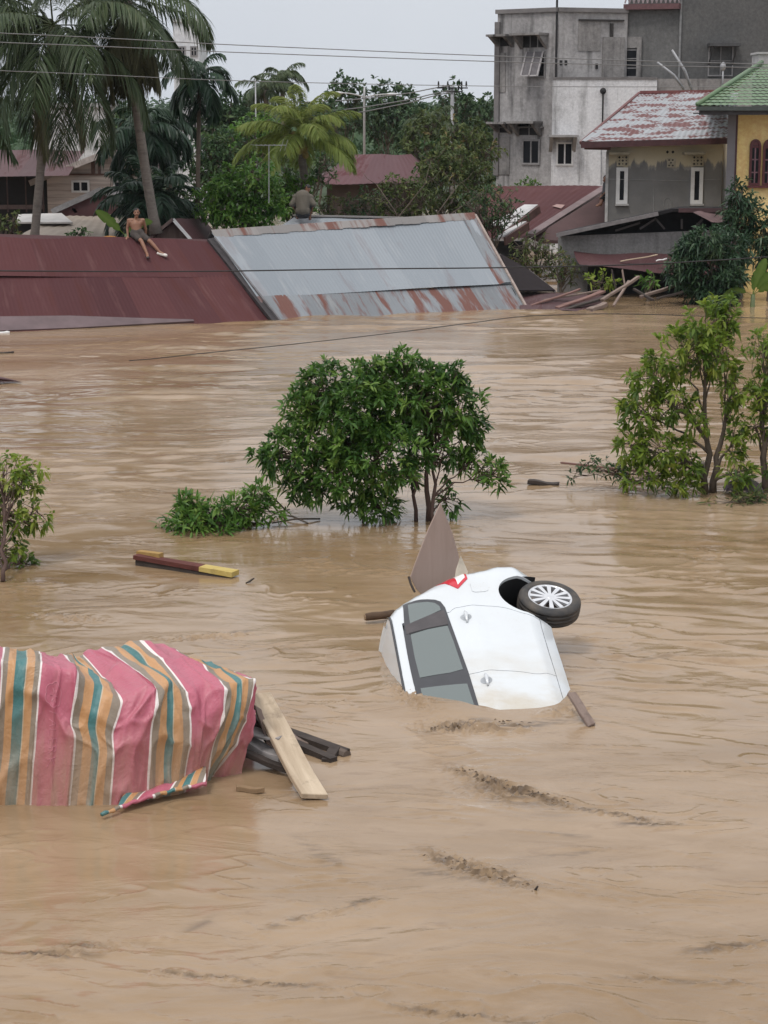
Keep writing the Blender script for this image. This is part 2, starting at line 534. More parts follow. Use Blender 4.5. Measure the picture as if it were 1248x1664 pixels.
    # coarse skirt so the flood carries on beyond the detailed stretch
    n0 = len(V)
    B = 220.0
    left, right = idx[:, 0], idx[:, -1]
    extra, F2 = [], []
    lx = np.stack([np.full(ny, -B), Y, np.zeros(ny)], -1); rx = np.stack([np.full(ny, B), Y, np.zeros(ny)], -1)
    li = n0 + np.arange(ny); ri = li + ny
    F2.append(np.stack([li[:-1], left[:-1], left[1:], li[1:]], -1))
    F2.append(np.stack([right[:-1], ri[:-1], ri[1:], right[1:]], -1))
    top = idx[-1]; bx = n0 + 2 * ny
    bk = np.stack([X[-1] * 3.0, np.full(nx, 160.0), np.zeros(nx)], -1)
    bi = bx + np.arange(nx)
    F2.append(np.stack([top[:-1], top[1:], bi[1:], bi[:-1]], -1))
    fr = np.stack([X[0], np.full(nx, -30.0), np.zeros(nx)], -1)
    fi = bx + nx + np.arange(nx)
    F2.append(np.stack([fi[:-1], fi[1:], idx[0][1:], idx[0][:-1]], -1))
    V = np.concatenate([V, lx, rx, bk, fr])
    F = np.concatenate([F] + F2)
    m = Mat('muddy_water', .15)
    co = m.coord()
    f1 = m.noise(m.map(co, (.10, .26, 1)), 1.0, 6, .6, .8)
    f2 = m.noise(m.map(co, (.55, 1.25, 1)), 1.0, 8, .68, 2.2)
    c = m.mix(m.ramp(f1, [(.32, 0.0), (.66, 1.0)]), (.200, .126, .062), (.335, .238, .150))
    c = m.mix(m.math('MULTIPLY', m.ramp(f2, [(.45, 0.0), (.75, 1.0)]), .4), c, (.395, .29, .195))
    f3 = m.noise(m.map(co, (1.1, 3.4, 1), rot=(0, 0, -.2)), 1.0, 8, .70, 1.6)
    c = m.mix(m.math('MULTIPLY', m.ramp(f3, [(.56, 0.0), (.70, 1.0)]), .55), c, (.185, .112, .058))
    c = m.mix(m.math('MULTIPLY', m.attr('tint'), .85), c, (.055, .032, .016))  # darkening of the chop lines mixed into the colour
    m.color(c)
    m.set('IOR', 1.36)
    m.set('Roughness', m.ramp(f1, [(.3, .07), (.7, .17)]))
    b1 = m.noise(m.map(co, (3.0, 5.6, 3)), 1.0, 5, .62, .6)
    b2 = m.noise(m.map(co, (13, 26, 10)), 1.0, 4, .6, .3)
    rough_ = m.ramp(m.noise(m.map(co, (.5, 1.0, 1)), 1.0, 6, .65, 1.5), [(.50, .12), (.66, 1.7)])     # turbulent patches between smooth upwellings
    hgt = m.math('MULTIPLY', m.math('ADD', b1, m.math('MULTIPLY', b2, .40)), rough_)
    m.bump(hgt, .22, .016)
    sl = np.concatenate([chop_shade.ravel(), np.zeros(len(V) - chop_shade.size)])
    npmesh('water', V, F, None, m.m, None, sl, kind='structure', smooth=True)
build_water()

def build_hills():
    xs = np.linspace(-420, 420, 90); ys = np.concatenate([np.linspace(84, 200, 30), np.linspace(215, 850, 40)])
    X, Yg = np.meshgrid(xs, ys)
    Z = -1.2 + sstep(92, 135, Yg) * 1.6 + sstep(230, 900, Yg) * (9 + 5 * perlin(X / 130, Yg / 200, 80)) + .5 * perlin(X / 9, Yg / 9, 81) * sstep(110, 150, Yg)
    V = np.stack([X, Yg, Z], -1).reshape(-1, 3)
    idx = np.arange(X.size).reshape(X.shape)
    F = np.stack([idx[:-1, :-1], idx[:-1, 1:], idx[1:, 1:], idx[1:, :-1]], -1).reshape(-1, 4)
    m = Mat('hill_ground', .95)
    f = m.noise(m.coord(), .05, 8, .7)
    m.color(m.mix(m.ramp(f, [(.35, 0.0), (.65, 1.0)]), (.018, .035, .014), (.045, .07, .025)))
    npmesh('hills', V, F, None, m.m, kind='structure', smooth=True)
    return V
build_hills()

# ------------------------------------------------------------------ roofs of the flooded houses
M['maroon'] = roof_mat('maroon_roof_paint', (.058, .018, .021), (.088, .029, .030), (.085, .030, .018), (.135, .066, .062), .08, 1.05, 3.6, .8, light_amt=.5)
M['maroon_dull'] = roof_mat('dull_maroon_roof', (.062, .030, .032), (.085, .038, .040), (.07, .03, .02), (.12, .075, .07), .05, .9, 3.0, .6)
M['silver'] = roof_mat('zinc_roof', (.215, .24, .265), (.265, .29, .315), (.15, .05, .03), (.32, .335, .35), .07, .76, 4.0, .6, .0, .5)
M['silver_rust'] = roof_mat('rusty_zinc_roof', (.15, .16, .17), (.235, .255, .275), (.14, .046, .028), (.30, .30, .29), .62, .76, 4.5, .65, .0, .5)
M['silver_old'] = roof_mat('pale_zinc_roof', (.26, .285, .31), (.31, .33, .36), (.2, .1, .07), (.45, .46, .47), .05, .8, 3.0, .45, .2)
M['ridge_rust'] = roof_mat('rusty_ridge', (.20, .19, .185), (.27, .25, .24), (.14, .05, .035), (.33, .315, .31), .38, 1.4, 1.2, .8)

def sheet(mb, A, B, C, D, wave=.11, amp=.0025, nv=14, sag=.030, seed=0, lift=0.0, vscale=None, cuts=None):
    """corrugated sheet over the quad ridge-left A, ridge-right B, eave-right C, eave-left D"""
    A, B, C, D = map(Vector, (A, B, C, D))
    LU = ((B - A).length + (C - D).length) / 2
    LV = ((D - A).length + (C - B).length) / 2
    n = (D - A).cross(B - A).normalized()
    if n.z < 0: n = -n
    nu = max(4, int(LU / wave * 6))
    rg = random.Random(seed)
    ph = [rg.uniform(0, 6.28) for _ in range(6)]
    def fn(u, v):
        p = A.lerp(B, u).lerp(D.lerp(C, u), v)
        k = amp * math.sin(2 * math.pi * u * LU / wave) + sag * (math.sin(u * 5 + ph[0]) * math.sin(v * 3 + ph[1]) + .5 * math.sin(u * 13 + ph[2]) * math.sin(v * 5 + ph[3])) + lift
        e = cuts(u, v) if cuts else Vector((0, 0, 0))
        return p + n * k + e
    mb.grid(fn, nu, nv, lambda u, v: (u * LU + seed * 3.7, v * LV))
    return n

# maroon house
RL, RR = Q(-170, 379, 52.4), Q(341, 392, 55.4)
EL, ER = G(-170, 548, 0.0), G(446, 527, -.12)
house1 = thing('flooded_house', 'maroon corrugated roof sloping into the flood with a shirtless man sitting on its ridge', 'house', (RL + ER) / 2 * 1.0, 'roofs of the flooded houses')
mid = .42
ML, MR = RL.lerp(EL, mid), RR.lerp(ER, mid)
mb = MB(); nrm1 = sheet(mb, RL, RR, MR + (ER - RR) * .02, ML + (EL - RL) * .02, seed=1, lift=.03); o = mb.build('roof_sheet', M['maroon'], house1, True)
mb = MB(); sheet(mb, ML, MR, ER, EL, seed=2); mb.build('roof_sheet', M['maroon'], house1, True)
bkv = Vector((-1.7, 4.0, -2.4))
mb = MB(); sheet(mb, RR + Vector((0, .02, -.02)), RL + Vector((0, .02, -.02)), RL + bkv, RR + bkv, seed=3); mb.build('roof_sheet', M['maroon'], house1, True)
mb = MB()
for s in range(24):
    a, b = RL.lerp(RR, s / 24), RL.lerp(RR, (s + 1) / 24)
    dn = (EL - RL).normalized() * .16; bk = bkv.normalized() * .16; up = Vector((0, 0, .05))
    mb.add([a + dn, a + up, a + bk, b + dn, b + up, b + bk], [(0, 1, 4, 3), (1, 2, 5, 4)])
mb.build('ridge_cap', M['maroon_dull'], house1)
pl1 = plane3(RL, RR, ER)
# grey flashing along the left half of the eave
mb = MB()
def rf1(u, v): return RL.lerp(RR, u).lerp(EL.lerp(ER, u), v)
ea = [rf1(u, v) for u, v in ((0, .85), (.25, .85), (.45, .86), (.62, .90), (.78, .935))]
eb = [rf1(u, v) for u, v in ((0, .985), (.25, .985), (.45, .98), (.62, .965), (.78, .95))]
for i in range(4):
    l = nrm1 * .065
    mb.add([ea[i] + l, ea[i + 1] + l, eb[i + 1] + l * .8, eb[i] + l * .8, eb[i] - l, eb[i + 1] - l], [(0, 1, 2, 3), (3, 2, 5, 4)])
mb.build('eave_flashing', plain('dull_grey_flashing', (.125, .088, .092), .7, 0, .2, 2.0), house1)
# verge board between the two roofs
mb = MB(); mb.beam(RR + nrm1 * .06, ER + nrm1 * .06 + Vector((.03, 0, 0)), .20, .10, nrm1); mb.build('verge_board', plain('dark_verge', (.035, .03, .032), .7), house1)
mb = MB(); mb.beam(RR + nrm1 * .12 + Vector((.11, 0, .0)), ER + nrm1 * .12 + Vector((.14, 0, 0)), .05, .06, nrm1); mb.build('verge_board', plain('grey_verge', (.13, .125, .13), .7), house1)
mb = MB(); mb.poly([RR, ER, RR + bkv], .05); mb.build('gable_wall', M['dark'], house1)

# silver house
SL, SR = Q(343, 381, 55.5), Q(771, 352, 60.0)
TL, TR = G(450, 528, -.12), G(858, 508, -.12)
house2 = thing('flooded_house', 'silver zinc roof with rusty lower sheets half sunk in the flood', 'house', (SL + TR) / 2, 'roofs of the flooded houses')
k = .70
NL, NR = SL.lerp(TL, k), SR.lerp(TR, k)
mb = MB(); nrm2 = sheet(mb, SL, SR, SR.lerp(TR, k + .015), SL.lerp(TL, k + .015), seed=4, lift=.035); mb.build('roof_sheet', M['silver'], house2, True)
mb = MB(); sheet(mb, NL, NR, TR, TL, seed=5); mb.build('roof_sheet', M['silver_rust'], house2, True)
pl2 = plane3(SL, SR, TR)
# rusty strip of sheets down the right edge
mb = MB(); sheet(mb, SL.lerp(SR, .945), SR, SR.lerp(TR, k + .01), SL.lerp(SR, .945) + (SR.lerp(TR, k + .01) - SR), seed=6, lift=.05); mb.build('roof_sheet', M['silver_rust'], house2, True)
bk2 = Vector((-2.0, 3.6, -2.2))
mb = MB(); sheet(mb, SR, SL, SL + bk2, SR + bk2, seed=7); mb.build('roof_sheet', M['silver'], house2, True)
mb = MB()
for s in range(30):
    a, b = SL.lerp(SR, s / 30), SL.lerp(SR, (s + 1) / 30)
    jg = .02 * math.sin(s * 2.1)
    dn = (TL - SL).normalized() * (.20 + jg) + nrm2 * .06; bk = bk2.normalized() * .3; up = Vector((0, 0, .13))
    L = (SR - SL).length
    mb.add([a + dn, a + up, a + bk, b + dn, b + up, b + bk], [(0, 1, 4, 3), (1, 2, 5, 4)], [(s * L / 30, 0), (s * L / 30, .2), (s * L / 30, .4), ((s + 1) * L / 30, 0), ((s + 1) * L / 30, .2), ((s + 1) * L / 30, .4)])
mb.build('ridge_cap', M['ridge_rust'], house2)
mb = MB(); mb.beam(SR + nrm2 * .07, TR + nrm2 * .05, .07, .06, nrm2); mb.build('verge_board', plain('pale_rust_verge', (.30, .24, .21), .7), house2)
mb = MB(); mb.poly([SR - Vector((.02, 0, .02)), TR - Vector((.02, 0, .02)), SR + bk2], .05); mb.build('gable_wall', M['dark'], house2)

# third roof just behind, where somebody crouches
a3, b3 = Q(478, 352, 63.6), Q(668, 356, 65.0)
c3, d3 = Q(700, 384, 62.3), Q(425, 392, 61.2)
house3 = thing('flooded_house', 'pale zinc roof showing behind the rusty silver ridge under the crouching person', 'house', (a3 + c3) / 2, 'roofs of the flooded houses')
mb = MB(); n3 = sheet(mb, a3, b3, c3, d3, seed=8); mb.build('roof_sheet', M['silver_old'], house3, True)
mb = MB(); sheet(mb, b3, a3, a3 + Vector((0, 3.5, -2)), b3 + Vector((0, 3.5, -2)), seed=9); mb.build('roof_sheet', M['silver_old'], house3, True)
mb = MB(); mb.beam(a3 + Vector((0, 0, .04)), b3 + Vector((0, 0, .04)), .22, .05); mb.build('ridge_cap', M['ridge_rust'], house3)

# ------------------------------------------------------------------ wreckage at the right end of the silver roof
wreck_dark = plain('dark_underside', (.012, .007, .008), 1.0)
mb = MB()
p = [Q(812, 414, 60.2), Q(858, 440, 59.6), Q(902, 474, 58.6), Q(838, 474, 57.8)]
mb.poly(p, .05); root = thing('roof_panel', 'dark torn roof panel leaning with a pale edge at the right end of the silver roof', 'roof panel', Q(850, 476, 58.6), 'wrecked roof pieces')
mb.build('panel_sheet', wreck_dark, root)
mb = MB(); mb.beam(p[0], p[1], .07, .07); mb.beam(p[1], p[2], .07, .07); mb.build('edge_strip', plain('pale_edge', (.32, .29, .28), .7), root)
mb = MB()
A_, B_, C_, D_ = Q(838, 474, 58.9), Q(985, 479, 58.4), Q(962, 507, 55.6), Q(846, 503, 56.0)
sheet(mb, A_, B_, C_, D_, seed=11, wave=.15, sag=.05)
o = mb.build('roof_sheet', M['maroon_dull'], None, True); tag(o, 'flat maroon roof sheet lying in the water under broken planks', 'roof sheet', 'wrecked roof pieces')
W_grey = wood_mat('weathered_plank', (.16, .115, .095), (.27, .21, .18))
W_red = wood_mat('reddish_plank', (.15, .075, .062), (.24, .15, .13))
W_dark = wood_mat('dark_wet_wood', (.035, .028, .025), (.075, .06, .052))
W_pale = wood_mat('pale_new_wood', (.34, .26, .18), (.56, .46, .34), (.13, .095, .07), scale=.8)
W_silver = wood_mat('silvered_board', (.20, .19, .19), (.36, .34, .33))
def plank(a, b, wd, th, mat, label, group, cat='plank', name='plank', up=(0, 0, 1), taper=1.0):
    mb = MB()
    a, b = Vector(a), Vector(b)
    d = b - a; n = 5
    sd = d.cross(Vector(up)).normalized(); u = sd.cross(d).normalized()
    rg = random.Random(hash((round(a.x, 3), round(b.y, 3))) & 0xffff)
    pts = []
    vs, fs = [], []
    for i in range(n + 1):
        p = a + d * (i / n) + u * (.012 * math.sin(i * 1.3 + rg.random()) * min(1, wd * 8)) + sd * rg.uniform(-.004, .004)
        k = 1 + (taper - 1) * i / n
        en = d.normalized() * (rg.uniform(-.03, .03) if i in (0, n) else 0)
        for q, r in ((-1, -1), (1, -1), (1, 1), (-1, 1)):
            vs.append(p + sd * (q * wd * k / 2) + u * (r * th / 2) + (en * q))
    for i in range(n):
        for q in range(4):
            fs.append((i * 4 + q, i * 4 + (q + 1) % 4, i * 4 + 4 + (q + 1) % 4, i * 4 + 4 + q))
    fs += [(3, 2, 1, 0), (n * 4, n * 4 + 1, n * 4 + 2, n * 4 + 3)]
    # own frame: x along the plank, so the grain follows it
    m4 = Matrix.Identity(4)
    X = d.normalized()
    rot = Matrix((X, sd, u)).transposed()
    me = bpy.data.meshes.new(name)
    inv = rot.inverted()
    me.from_pydata([tuple(inv @ (Vector(v) - a)) for v in vs], [], fs)
    me.materials.append(mat)
    o = bpy.data.objects.new(name, me)
    o.matrix_world = Matrix.Translation(a) @ rot.to_4x4()
    COL.objects.link(o)
    OFF[o.name] = a
    md = o.modifiers.new('edge', 'BEVEL'); md.width = min(.006, th * .2); md.segments = 1; md.limit_method = 'ANGLE'
    return tag(o, label, cat, group)
g = 'broken planks by the silver roof'
plank(Q(862, 497, 56.6), Q(943, 470, 57.4), .10, .05, W_red, 'pink brown batten lying across the maroon sheet, left of the splintered pile', g)
plank(Q(905, 501, 56.2), Q(980, 474, 57.6), .20, .06, W_red, 'broad reddish board on top of the splintered pile by the maroon sheet', g)
plank(Q(920, 503, 56.0), Q(986, 482, 57.2), .16, .06, W_dark, 'dark wet board at the waterline end of the splintered pile', g)
plank(Q(958, 504, 55.9), Q(984, 494, 56.3), .22, .10, W_grey, 'short stub of grey board at the tip of the splintered pile', g)
plank(Q(884, 488, 57.0), Q(975, 472, 58.0), .07, .05, W_grey, 'thin grey batten behind the broad reddish board', g)
plank(Q(978, 488, 56.8), Q(1038, 450, 57.4), .12, .07, W_grey, 'long brown pole slanting up to the right out of the splintered pile', g)
plank(Q(997, 497, 56.0), Q(1022, 457, 57.6), .07, .06, W_grey, 'steep thin stick crossing under the long slanting pole', g)
plank(Q(1001, 470, 58.5), Q(994, 438, 58.6), .05, .04, W_dark, 'thin upright stick left of the long slanting pole', g, 'stick')
plank(Q(1016, 468, 58.6), Q(1011, 438, 58.9), .05, .04, W_grey, 'thin forked stick standing before the dark opening', g, 'stick')
plank(Q(1040, 483, 57.6), Q(1100, 463, 58.4), .12, .08, W_grey, 'half sunk plank in the debris before the dark mango tree', g)
plank(Q(1030, 470, 58.2), Q(1062, 488, 57.2), .08, .06, W_dark, 'dark stick leaning right in the debris below the low bush', g, 'stick')
plank(Q(1066, 486, 57.2), Q(1110, 474, 57.4), .08, .06, W_dark, 'dark low plank touching the foot of the dark mango tree', g)
# small floating scraps along the left edge
plank(G(-20, 541, .02), G(14, 540, .02), .16, .05, M['white'], 'white board afloat below the left eave of the maroon roof', 'drifting scraps')
plank(G(-20, 575, .01), G(22, 573, .01), .09, .05, W_dark, 'dark stick afloat below the white board at the left edge', 'drifting scraps', 'stick')
mb = MB(); mb.grid(lambda u, v: Vector((u, 0, 0)) + G(-40 + 78 * u, 622 - 14 * (1 - u) * (1 - v) - 3 * math.sin(u * 3), .02 + .22 * (1 - u) * (1 - abs(v - .4))) - Vector((u, 0, 0)), 8, 4)
o = mb.build('roof_sheet', M['maroon_dull'], None, True); tag(o, 'dark tip of a sunken roof sheet poking out at the left edge', 'roof sheet', 'wrecked roof pieces')
# ------------------------------------------------------------------ striped tarpaulin over a load
def tarp_material():
    m = Mat('striped_tarpaulin', .36)
    uv = m.coord('UV')
    U = m.sep(uv)
    s = U[0]
    half = m.math('FRACT', m.math('MULTIPLY', m.math('ADD', s, 10.0), .5))    # one pink band and one multi-coloured band per turn
    pink = (.45, .115, .165); wht = (.74, .68, .65); gry = (.23, .19, .145); org = (.50, .265, .115); teal = (.055, .17, .17); pale = (.50, .40, .28)
    c = m.ramp(half, [(0, wht), (.018, gry), (.095, org), (.185, teal), (.205, teal), (.300, pale), (.312, org), (.400, gry), (.482, wht), (.518, pink), (.982, wht)], 'CONSTANT')
    f = m.noise(uv, 3.0, 6, .65)
    c = m.mix(m.math('MULTIPLY', m.ramp(f, [(.5, 0.0), (.8, 1.0)]), .25), c, (.36, .25, .19))
    mud = m.ramp(U[1], [(.62, 0.0), (.84, .72)])
    mud = m.math('MULTIPLY', mud, m.ramp(f, [(.25, .25), (.6, 1.0)]))
    c = m.mix(mud, c, (.33, .22, .14))
    m.color(c)
    m.bump(m.math('ADD', m.noise(m.coord(), 7, 7, .68, .8), m.math('MULTIPLY', m.noise(m.map(m.coord(), (3, 3, 1.2)), 3.0, 5, .6, 1.5), 1.2)), .55, .022)
    return m.m
M['tarp'] = tarp_material()
cols = [ # stripe number, then top, shoulder, middle, lower, bottom as surveyed points
 (-2.0, (-150, 1066), (-158, 1080), (-165, 1150), (-170, 1230), (-176, 1322)),
 (-1.0, (-70, 1063), (-76, 1078), (-82, 1150), (-86, 1230), (-92, 1318)),
 (0.0, (8, 1058), (4, 1073), (0, 1150), (-6, 1230), (-14, 1316)),
 (1.0, (64, 1062), (67, 1078), (62, 1140), (56, 1220), (49, 1313)),
 (1.5, (84, 1066), (98, 1086), (90, 1152), (90, 1212), (82, 1311)),
 (2.0, (98, 1066), (126, 1095), (115, 1174), (122, 1200), (113, 1309)),
 (2.5, (118, 1068), (160, 1112), (150, 1178), (156, 1222), (147, 1308)),
 (3.0, (136, 1067), (197, 1139), (183, 1193), (185, 1229), (179, 1308)),
 (3.5, (150, 1060), (240, 1112), (216, 1172), (214, 1226), (210, 1308)),
 (4.0, (166, 1053), (252, 1123), (247, 1158), (243, 1212), (240, 1306)),
 (4.5, (196, 1049), (272, 1104), (276, 1164), (275, 1216), (270, 1300)),
 (5.0, (226, 1046), (302, 1122), (308, 1165), (307, 1212), (298, 1292)),
 (5.5, (256, 1049), (332, 1108), (334, 1162), (330, 1208), (318, 1284)),
 (6.0, (288, 1057), (363, 1116), (361, 1150), (350, 1204), (333, 1276)),
 (6.5, (330, 1078), (388, 1106), (384, 1156), (368, 1204), (338, 1270)),
 (7.0, (362, 1097), (412, 1108), (404, 1158), (386, 1202), (344, 1264)),
 (7.35, (392, 1100), (414, 1114), (405, 1172), (396, 1216), (378, 1262)),
 (7.6, (408, 1101), (415, 1120), (407, 1178), (400, 1222), (392, 1256)),
]
def tarp_point_table():
    out = []
    for c in cols:
        s = c[0]
        yb = 14.80 + max(0, s - 3.4) * .185
        T, S_, M1, M2, B = c[1:]
        dT = .95 if s < 3 else .95 - .05 * (s - 3)
        dS = .16 + (.10 if abs((s % 1) - .5) < .1 and s > 2 else 0)
        PB = Q(B[0], B[1], yb - .02)
        PM2 = Q(M2[0], M2[1], yb + .02); PM1 = Q(M1[0], M1[1], yb + .07); PS = Q(S_[0], S_[1], yb + dS); PT = Q(T[0], T[1], yb + dS + dT)
        P0 = PT + Vector((0, .25, -.18)); P00 = PT + Vector((0, .40, -1.1))
        out.append([P00, P0, PT, PS.lerp(PT, .5) + Vector((0, 0, .012)), PS, PM1, PM2, PB, PB + Vector((0, -.02, -.35))])
    return out
TT = tarp_point_table()
def catmull(p0, p1, p2, p3, t, k=.5):
    m1, m2 = (p2 - p0) * k, (p3 - p1) * k
    t2, t3 = t * t, t * t * t
    return p1 * (2 * t3 - 3 * t2 + 1) + m1 * (t3 - 2 * t2 + t) + p2 * (-2 * t3 + 3 * t2) + m2 * (t3 - t2)
def tarp_eval(s, v):
    ss = [c[0] for c in cols]
    i = max(0, min(len(ss) - 2, max(j for j in range(len(ss)) if ss[j] <= s + 1e-9)))
    if i == len(ss) - 1: i -= 1
    t = (s - ss[i]) / (ss[i + 1] - ss[i])
    nv = len(TT[0]); q = v * (nv - 1); j = min(nv - 2, int(q)); r = q - j
    def rowp(ci):
        ci = max(0, min(len(ss) - 1, ci))
        g = lambda k: TT[ci][max(0, min(nv - 1, k))]
        return catmull(g(j - 1), g(j), g(j + 1), g(j + 2), r, .32)
    a, b = rowp(i), rowp(i + 1)
    tt = t * .55 + (t * t * (3 - 2 * t)) * .45
    return a.lerp(b, tt)
NU, NV = 240, 120
mb = MB()
mb.grid(lambda u, v: tarp_eval(-2 + 9.6 * u, v), NU, NV, lambda u, v: (-2 + 9.6 * u, v))
va = np.array([tuple(p) for p in mb.v]).reshape(NV + 1, NU + 1, 3)
uu, vv = np.meshgrid(np.linspace(-2, 7.6, NU + 1), np.linspace(0, 1, NV + 1))
du = np.gradient(va, axis=1); dv = np.gradient(va, axis=0)
nn = np.cross(du, dv); nn /= np.linalg.norm(nn, axis=-1, keepdims=True) + 1e-9
nn *= np.sign((nn * np.array([0, -1, .6])).sum(-1, keepdims=True))
fw_ = sstep(.12, .3, vv)
d = .030 * perlin(uu * 1.3 + vv * 2.0, vv * 5 - uu * .6, 90) + .012 * perlin(uu * 2.7 - vv * 3, vv * 9, 91)
crs = 1 - np.abs(perlin(uu * .9 + vv * 3.1, vv * 3.3 - uu * .8, 92)) * 3
d += .026 * np.clip(crs, 0, 1) ** 2
crs = 1 - np.abs(perlin(uu * 1.6 - vv * 4.1, vv * 4.6 + uu * .9, 93)) * 3
d += .018 * np.clip(crs, 0, 1) ** 2
va = va + nn * (d * fw_)[..., None]
mb.v = [tuple(p) for p in va.reshape(-1, 3)]
tarp = thing('tarpaulin_cover', 'pink, teal and orange striped tarpaulin draped over a submerged load', 'tarpaulin', G(180, 1308))
mb.build('tarp_sheet', M['tarp'], tarp, True)
# loose flap and rolled hem at its front right
def hem(t):
    return G(165 + 170 * t, 1324 - 50 * t - 6 * math.sin(t * 3.1), .05 + .05 * t)
mb = MB()
n = 28
pts = [hem(i / n) + Vector((0, 0, .006 * math.sin(i * 1.7))) for i in range(n + 1)]
mb.tube(pts, [.016 + .004 * math.sin(i * 2.3) for i in range(n + 1)], 8)
mb.uv = [(4.4 + q[1] * 3.1, .5) for q in mb.uv]
mb.build('hem_roll', M['tarp'], tarp, True)
mb = MB()
def flap(u, v):
    t = .15 + .85 * u
    a = hem(t); b = Q(190 + 146 * t, 1296 - 54 * t, 14.95 + .45 * t) + Vector((0, 0, .02 * math.sin(t * 9)))
    top = b.lerp(a, v)
    return top + Vector((0, -.05 * math.sin(math.pi * v), .035 * math.sin(math.pi * v) + .012 * math.sin(u * 14 + v * 3)))
mb.grid(flap, 40, 10, lambda u, v: (4.2 + u * 2.6 + v * .3, .45))
mb.build('loose_flap', M['tarp'], tarp, True)
# pale printed emblem and lettering on the first pink stripe, faded
ink = plain('faded_print', (.53, .19, .24), .45, 0, .08, 20)
def on_tarp(s, v, lift=.0012):
    i = (s + 2) / 9.6 * NU; j = v * NV
    i0, j0 = min(NU - 1, int(i)), min(NV - 1, int(j)); a, b = i - i0, j - j0
    p = (va[j0, i0] * (1 - a) + va[j0, i0 + 1] * a) * (1 - b) + (va[j0 + 1, i0] * (1 - a) + va[j0 + 1, i0 + 1] * a) * b
    nrm = nn[j0, i0]
    return Vector(p + nrm * lift)
mb = MB()
def stroke(pts, wd=.0035):
    mb.tube([on_tarp(*p) for p in pts], wd, 5)
cs, cv = 1.42, .585
ring = []
for k in range(49):
    a = 2 * math.pi * k / 48
    rr = 1 + .16 * abs(math.sin(3 * a))
    ring.append((cs + .20 * rr * math.cos(a), cv + .030 * rr * math.sin(a)))
stroke(ring, .0035)
for k in range(6):
    a = math.pi * k / 3
    stroke([(cs + .05 * math.cos(a), cv + .008 * math.sin(a)), (cs + .12 * math.cos(a), cv + .019 * math.sin(a))], .004)
# the letters run down the stripe, tops to the right
glyph = {'L': [[(0, 1), (0, 0), (.6, 0)]], 'A': [[(0, 0), (.4, 1), (.8, 0)], [(.15, .4), (.65, .4)]], 'U': [[(0, 1), (0, .15), (.35, 0), (.7, .15), (.7, 1)]],
         'E': [[(.6, 1), (0, 1), (0, 0), (.6, 0)], [(0, .5), (.5, .5)]], 'R': [[(0, 0), (0, 1), (.5, 1), (.6, .75), (.5, .5), (0, .5)], [(.3, .5), (.65, 0)]], 'K': [[(0, 0), (0, 1)], [(.6, 1), (0, .45), (.6, 0)]], 'I': [[(.1, 0), (.1, 1)]]}
vpos = .640
for ch in 'IALERK':
    for st in glyph[ch]:
        pp = []
        for i in range(len(st) - 1):
            for q in range(4):
                x_ = st[i][0] + (st[i + 1][0] - st[i][0]) * q / 4; y_ = st[i][1] + (st[i + 1][1] - st[i][1]) * q / 4
                pp.append((cs - .10 + .20 * y_, vpos + x_ * .024))
        x_, y_ = st[-1]
        pp.append((cs - .10 + .20 * y_, vpos + x_ * .024))
        stroke(pp, .0028)
    vpos += .028
mb.build('printed_emblem', ink, tarp)

# planks and frames to the right of the tarpaulin
g = 'timber beside the striped tarpaulin'
plank(Q(392, 1222, 15.7), G(470, 1252, .05), .07, .05, W_dark, 'black batten added as the dark shadow at the waterline under the grey beam', g, 'batten')  # dark piece added to stand for the shadow among the timber
plank(Q(440, 1180, 16.5), Q(505, 1212, 16.3), .06, .05, W_grey, 'brown batten crossing behind the pale plank into the crate frame', g, 'batten')
plank(Q(418, 1150, 16.0), Q(440, 1212, 15.75), .05, .03, W_grey, 'short brown stick wedged against the left face of the pale plank', g, 'stick')
plank(Q(421, 1131, 16.35), G(511, 1296, .03), .205, .05, W_pale, 'pale broad plank leaning from the striped tarpaulin into the water', g, up=(.2, -.5, 1))
plank(Q(388, 1204, 15.95), Q(462, 1236, 15.62), .13, .10, W_silver, 'grey wet beam passing under the pale plank beside the tarpaulin', g, 'beam', 'wooden_beam')
plank(Q(396, 1186, 16.0), Q(459, 1199, 15.7), .16, .022, W_silver, 'thin silvered board above the grey beam, pointing at the pale plank', g, 'board', 'wooden_board')
plank(Q(398, 1166, 16.6), Q(470, 1196, 16.45), .10, .08, W_dark, 'dark beam stub half hidden behind the pale plank', g, 'beam', 'wooden_beam')
plank(Q(402, 1152, 16.15), Q(452, 1234, 15.8), .035, .03, W_dark, 'thin dark stick running along the left side of the pale plank', g, 'stick')
fr = thing('broken_crate', 'dark broken crate frame jutting out to the right behind the pale plank', 'broken crate', Q(520, 1215, 16.2), g)
mb = MB(); mb.beam(Q(464, 1192, 16.55), Q(562, 1227, 16.05), .10, .09); mb.build('top_rail', W_dark, fr)
mb = MB(); mb.beam(Q(476, 1214, 16.25), Q(542, 1243, 15.85), .08, .13); mb.build('side_rail', W_dark, fr)
mb = MB(); mb.beam(Q(545, 1221, 16.1), Q(531, 1243, 15.85), .09, .10); mb.build('end_block', W_dark, fr)
mb = MB(); mb.tube([Q(548, 1222, 16.1), Q(564, 1228, 16.0)], [.05, .045], 8); mb.build('rail_tip', wood_mat('brown_tip', (.10, .075, .06), (.14, .11, .09)), fr)
mb = MB(); mb.tube([Q(500, 1236, 15.95), Q(512, 1222, 16.1)], .008, 5); mb.build('bent_nail', W_grey, fr)
plank(G(384, 1281, .02), G(424, 1285, .03), .05, .045, wood_mat('tan_stick', (.20, .13, .075), (.28, .19, .11)), 'short tan stick afloat between the hem and the pale plank', g, 'stick')
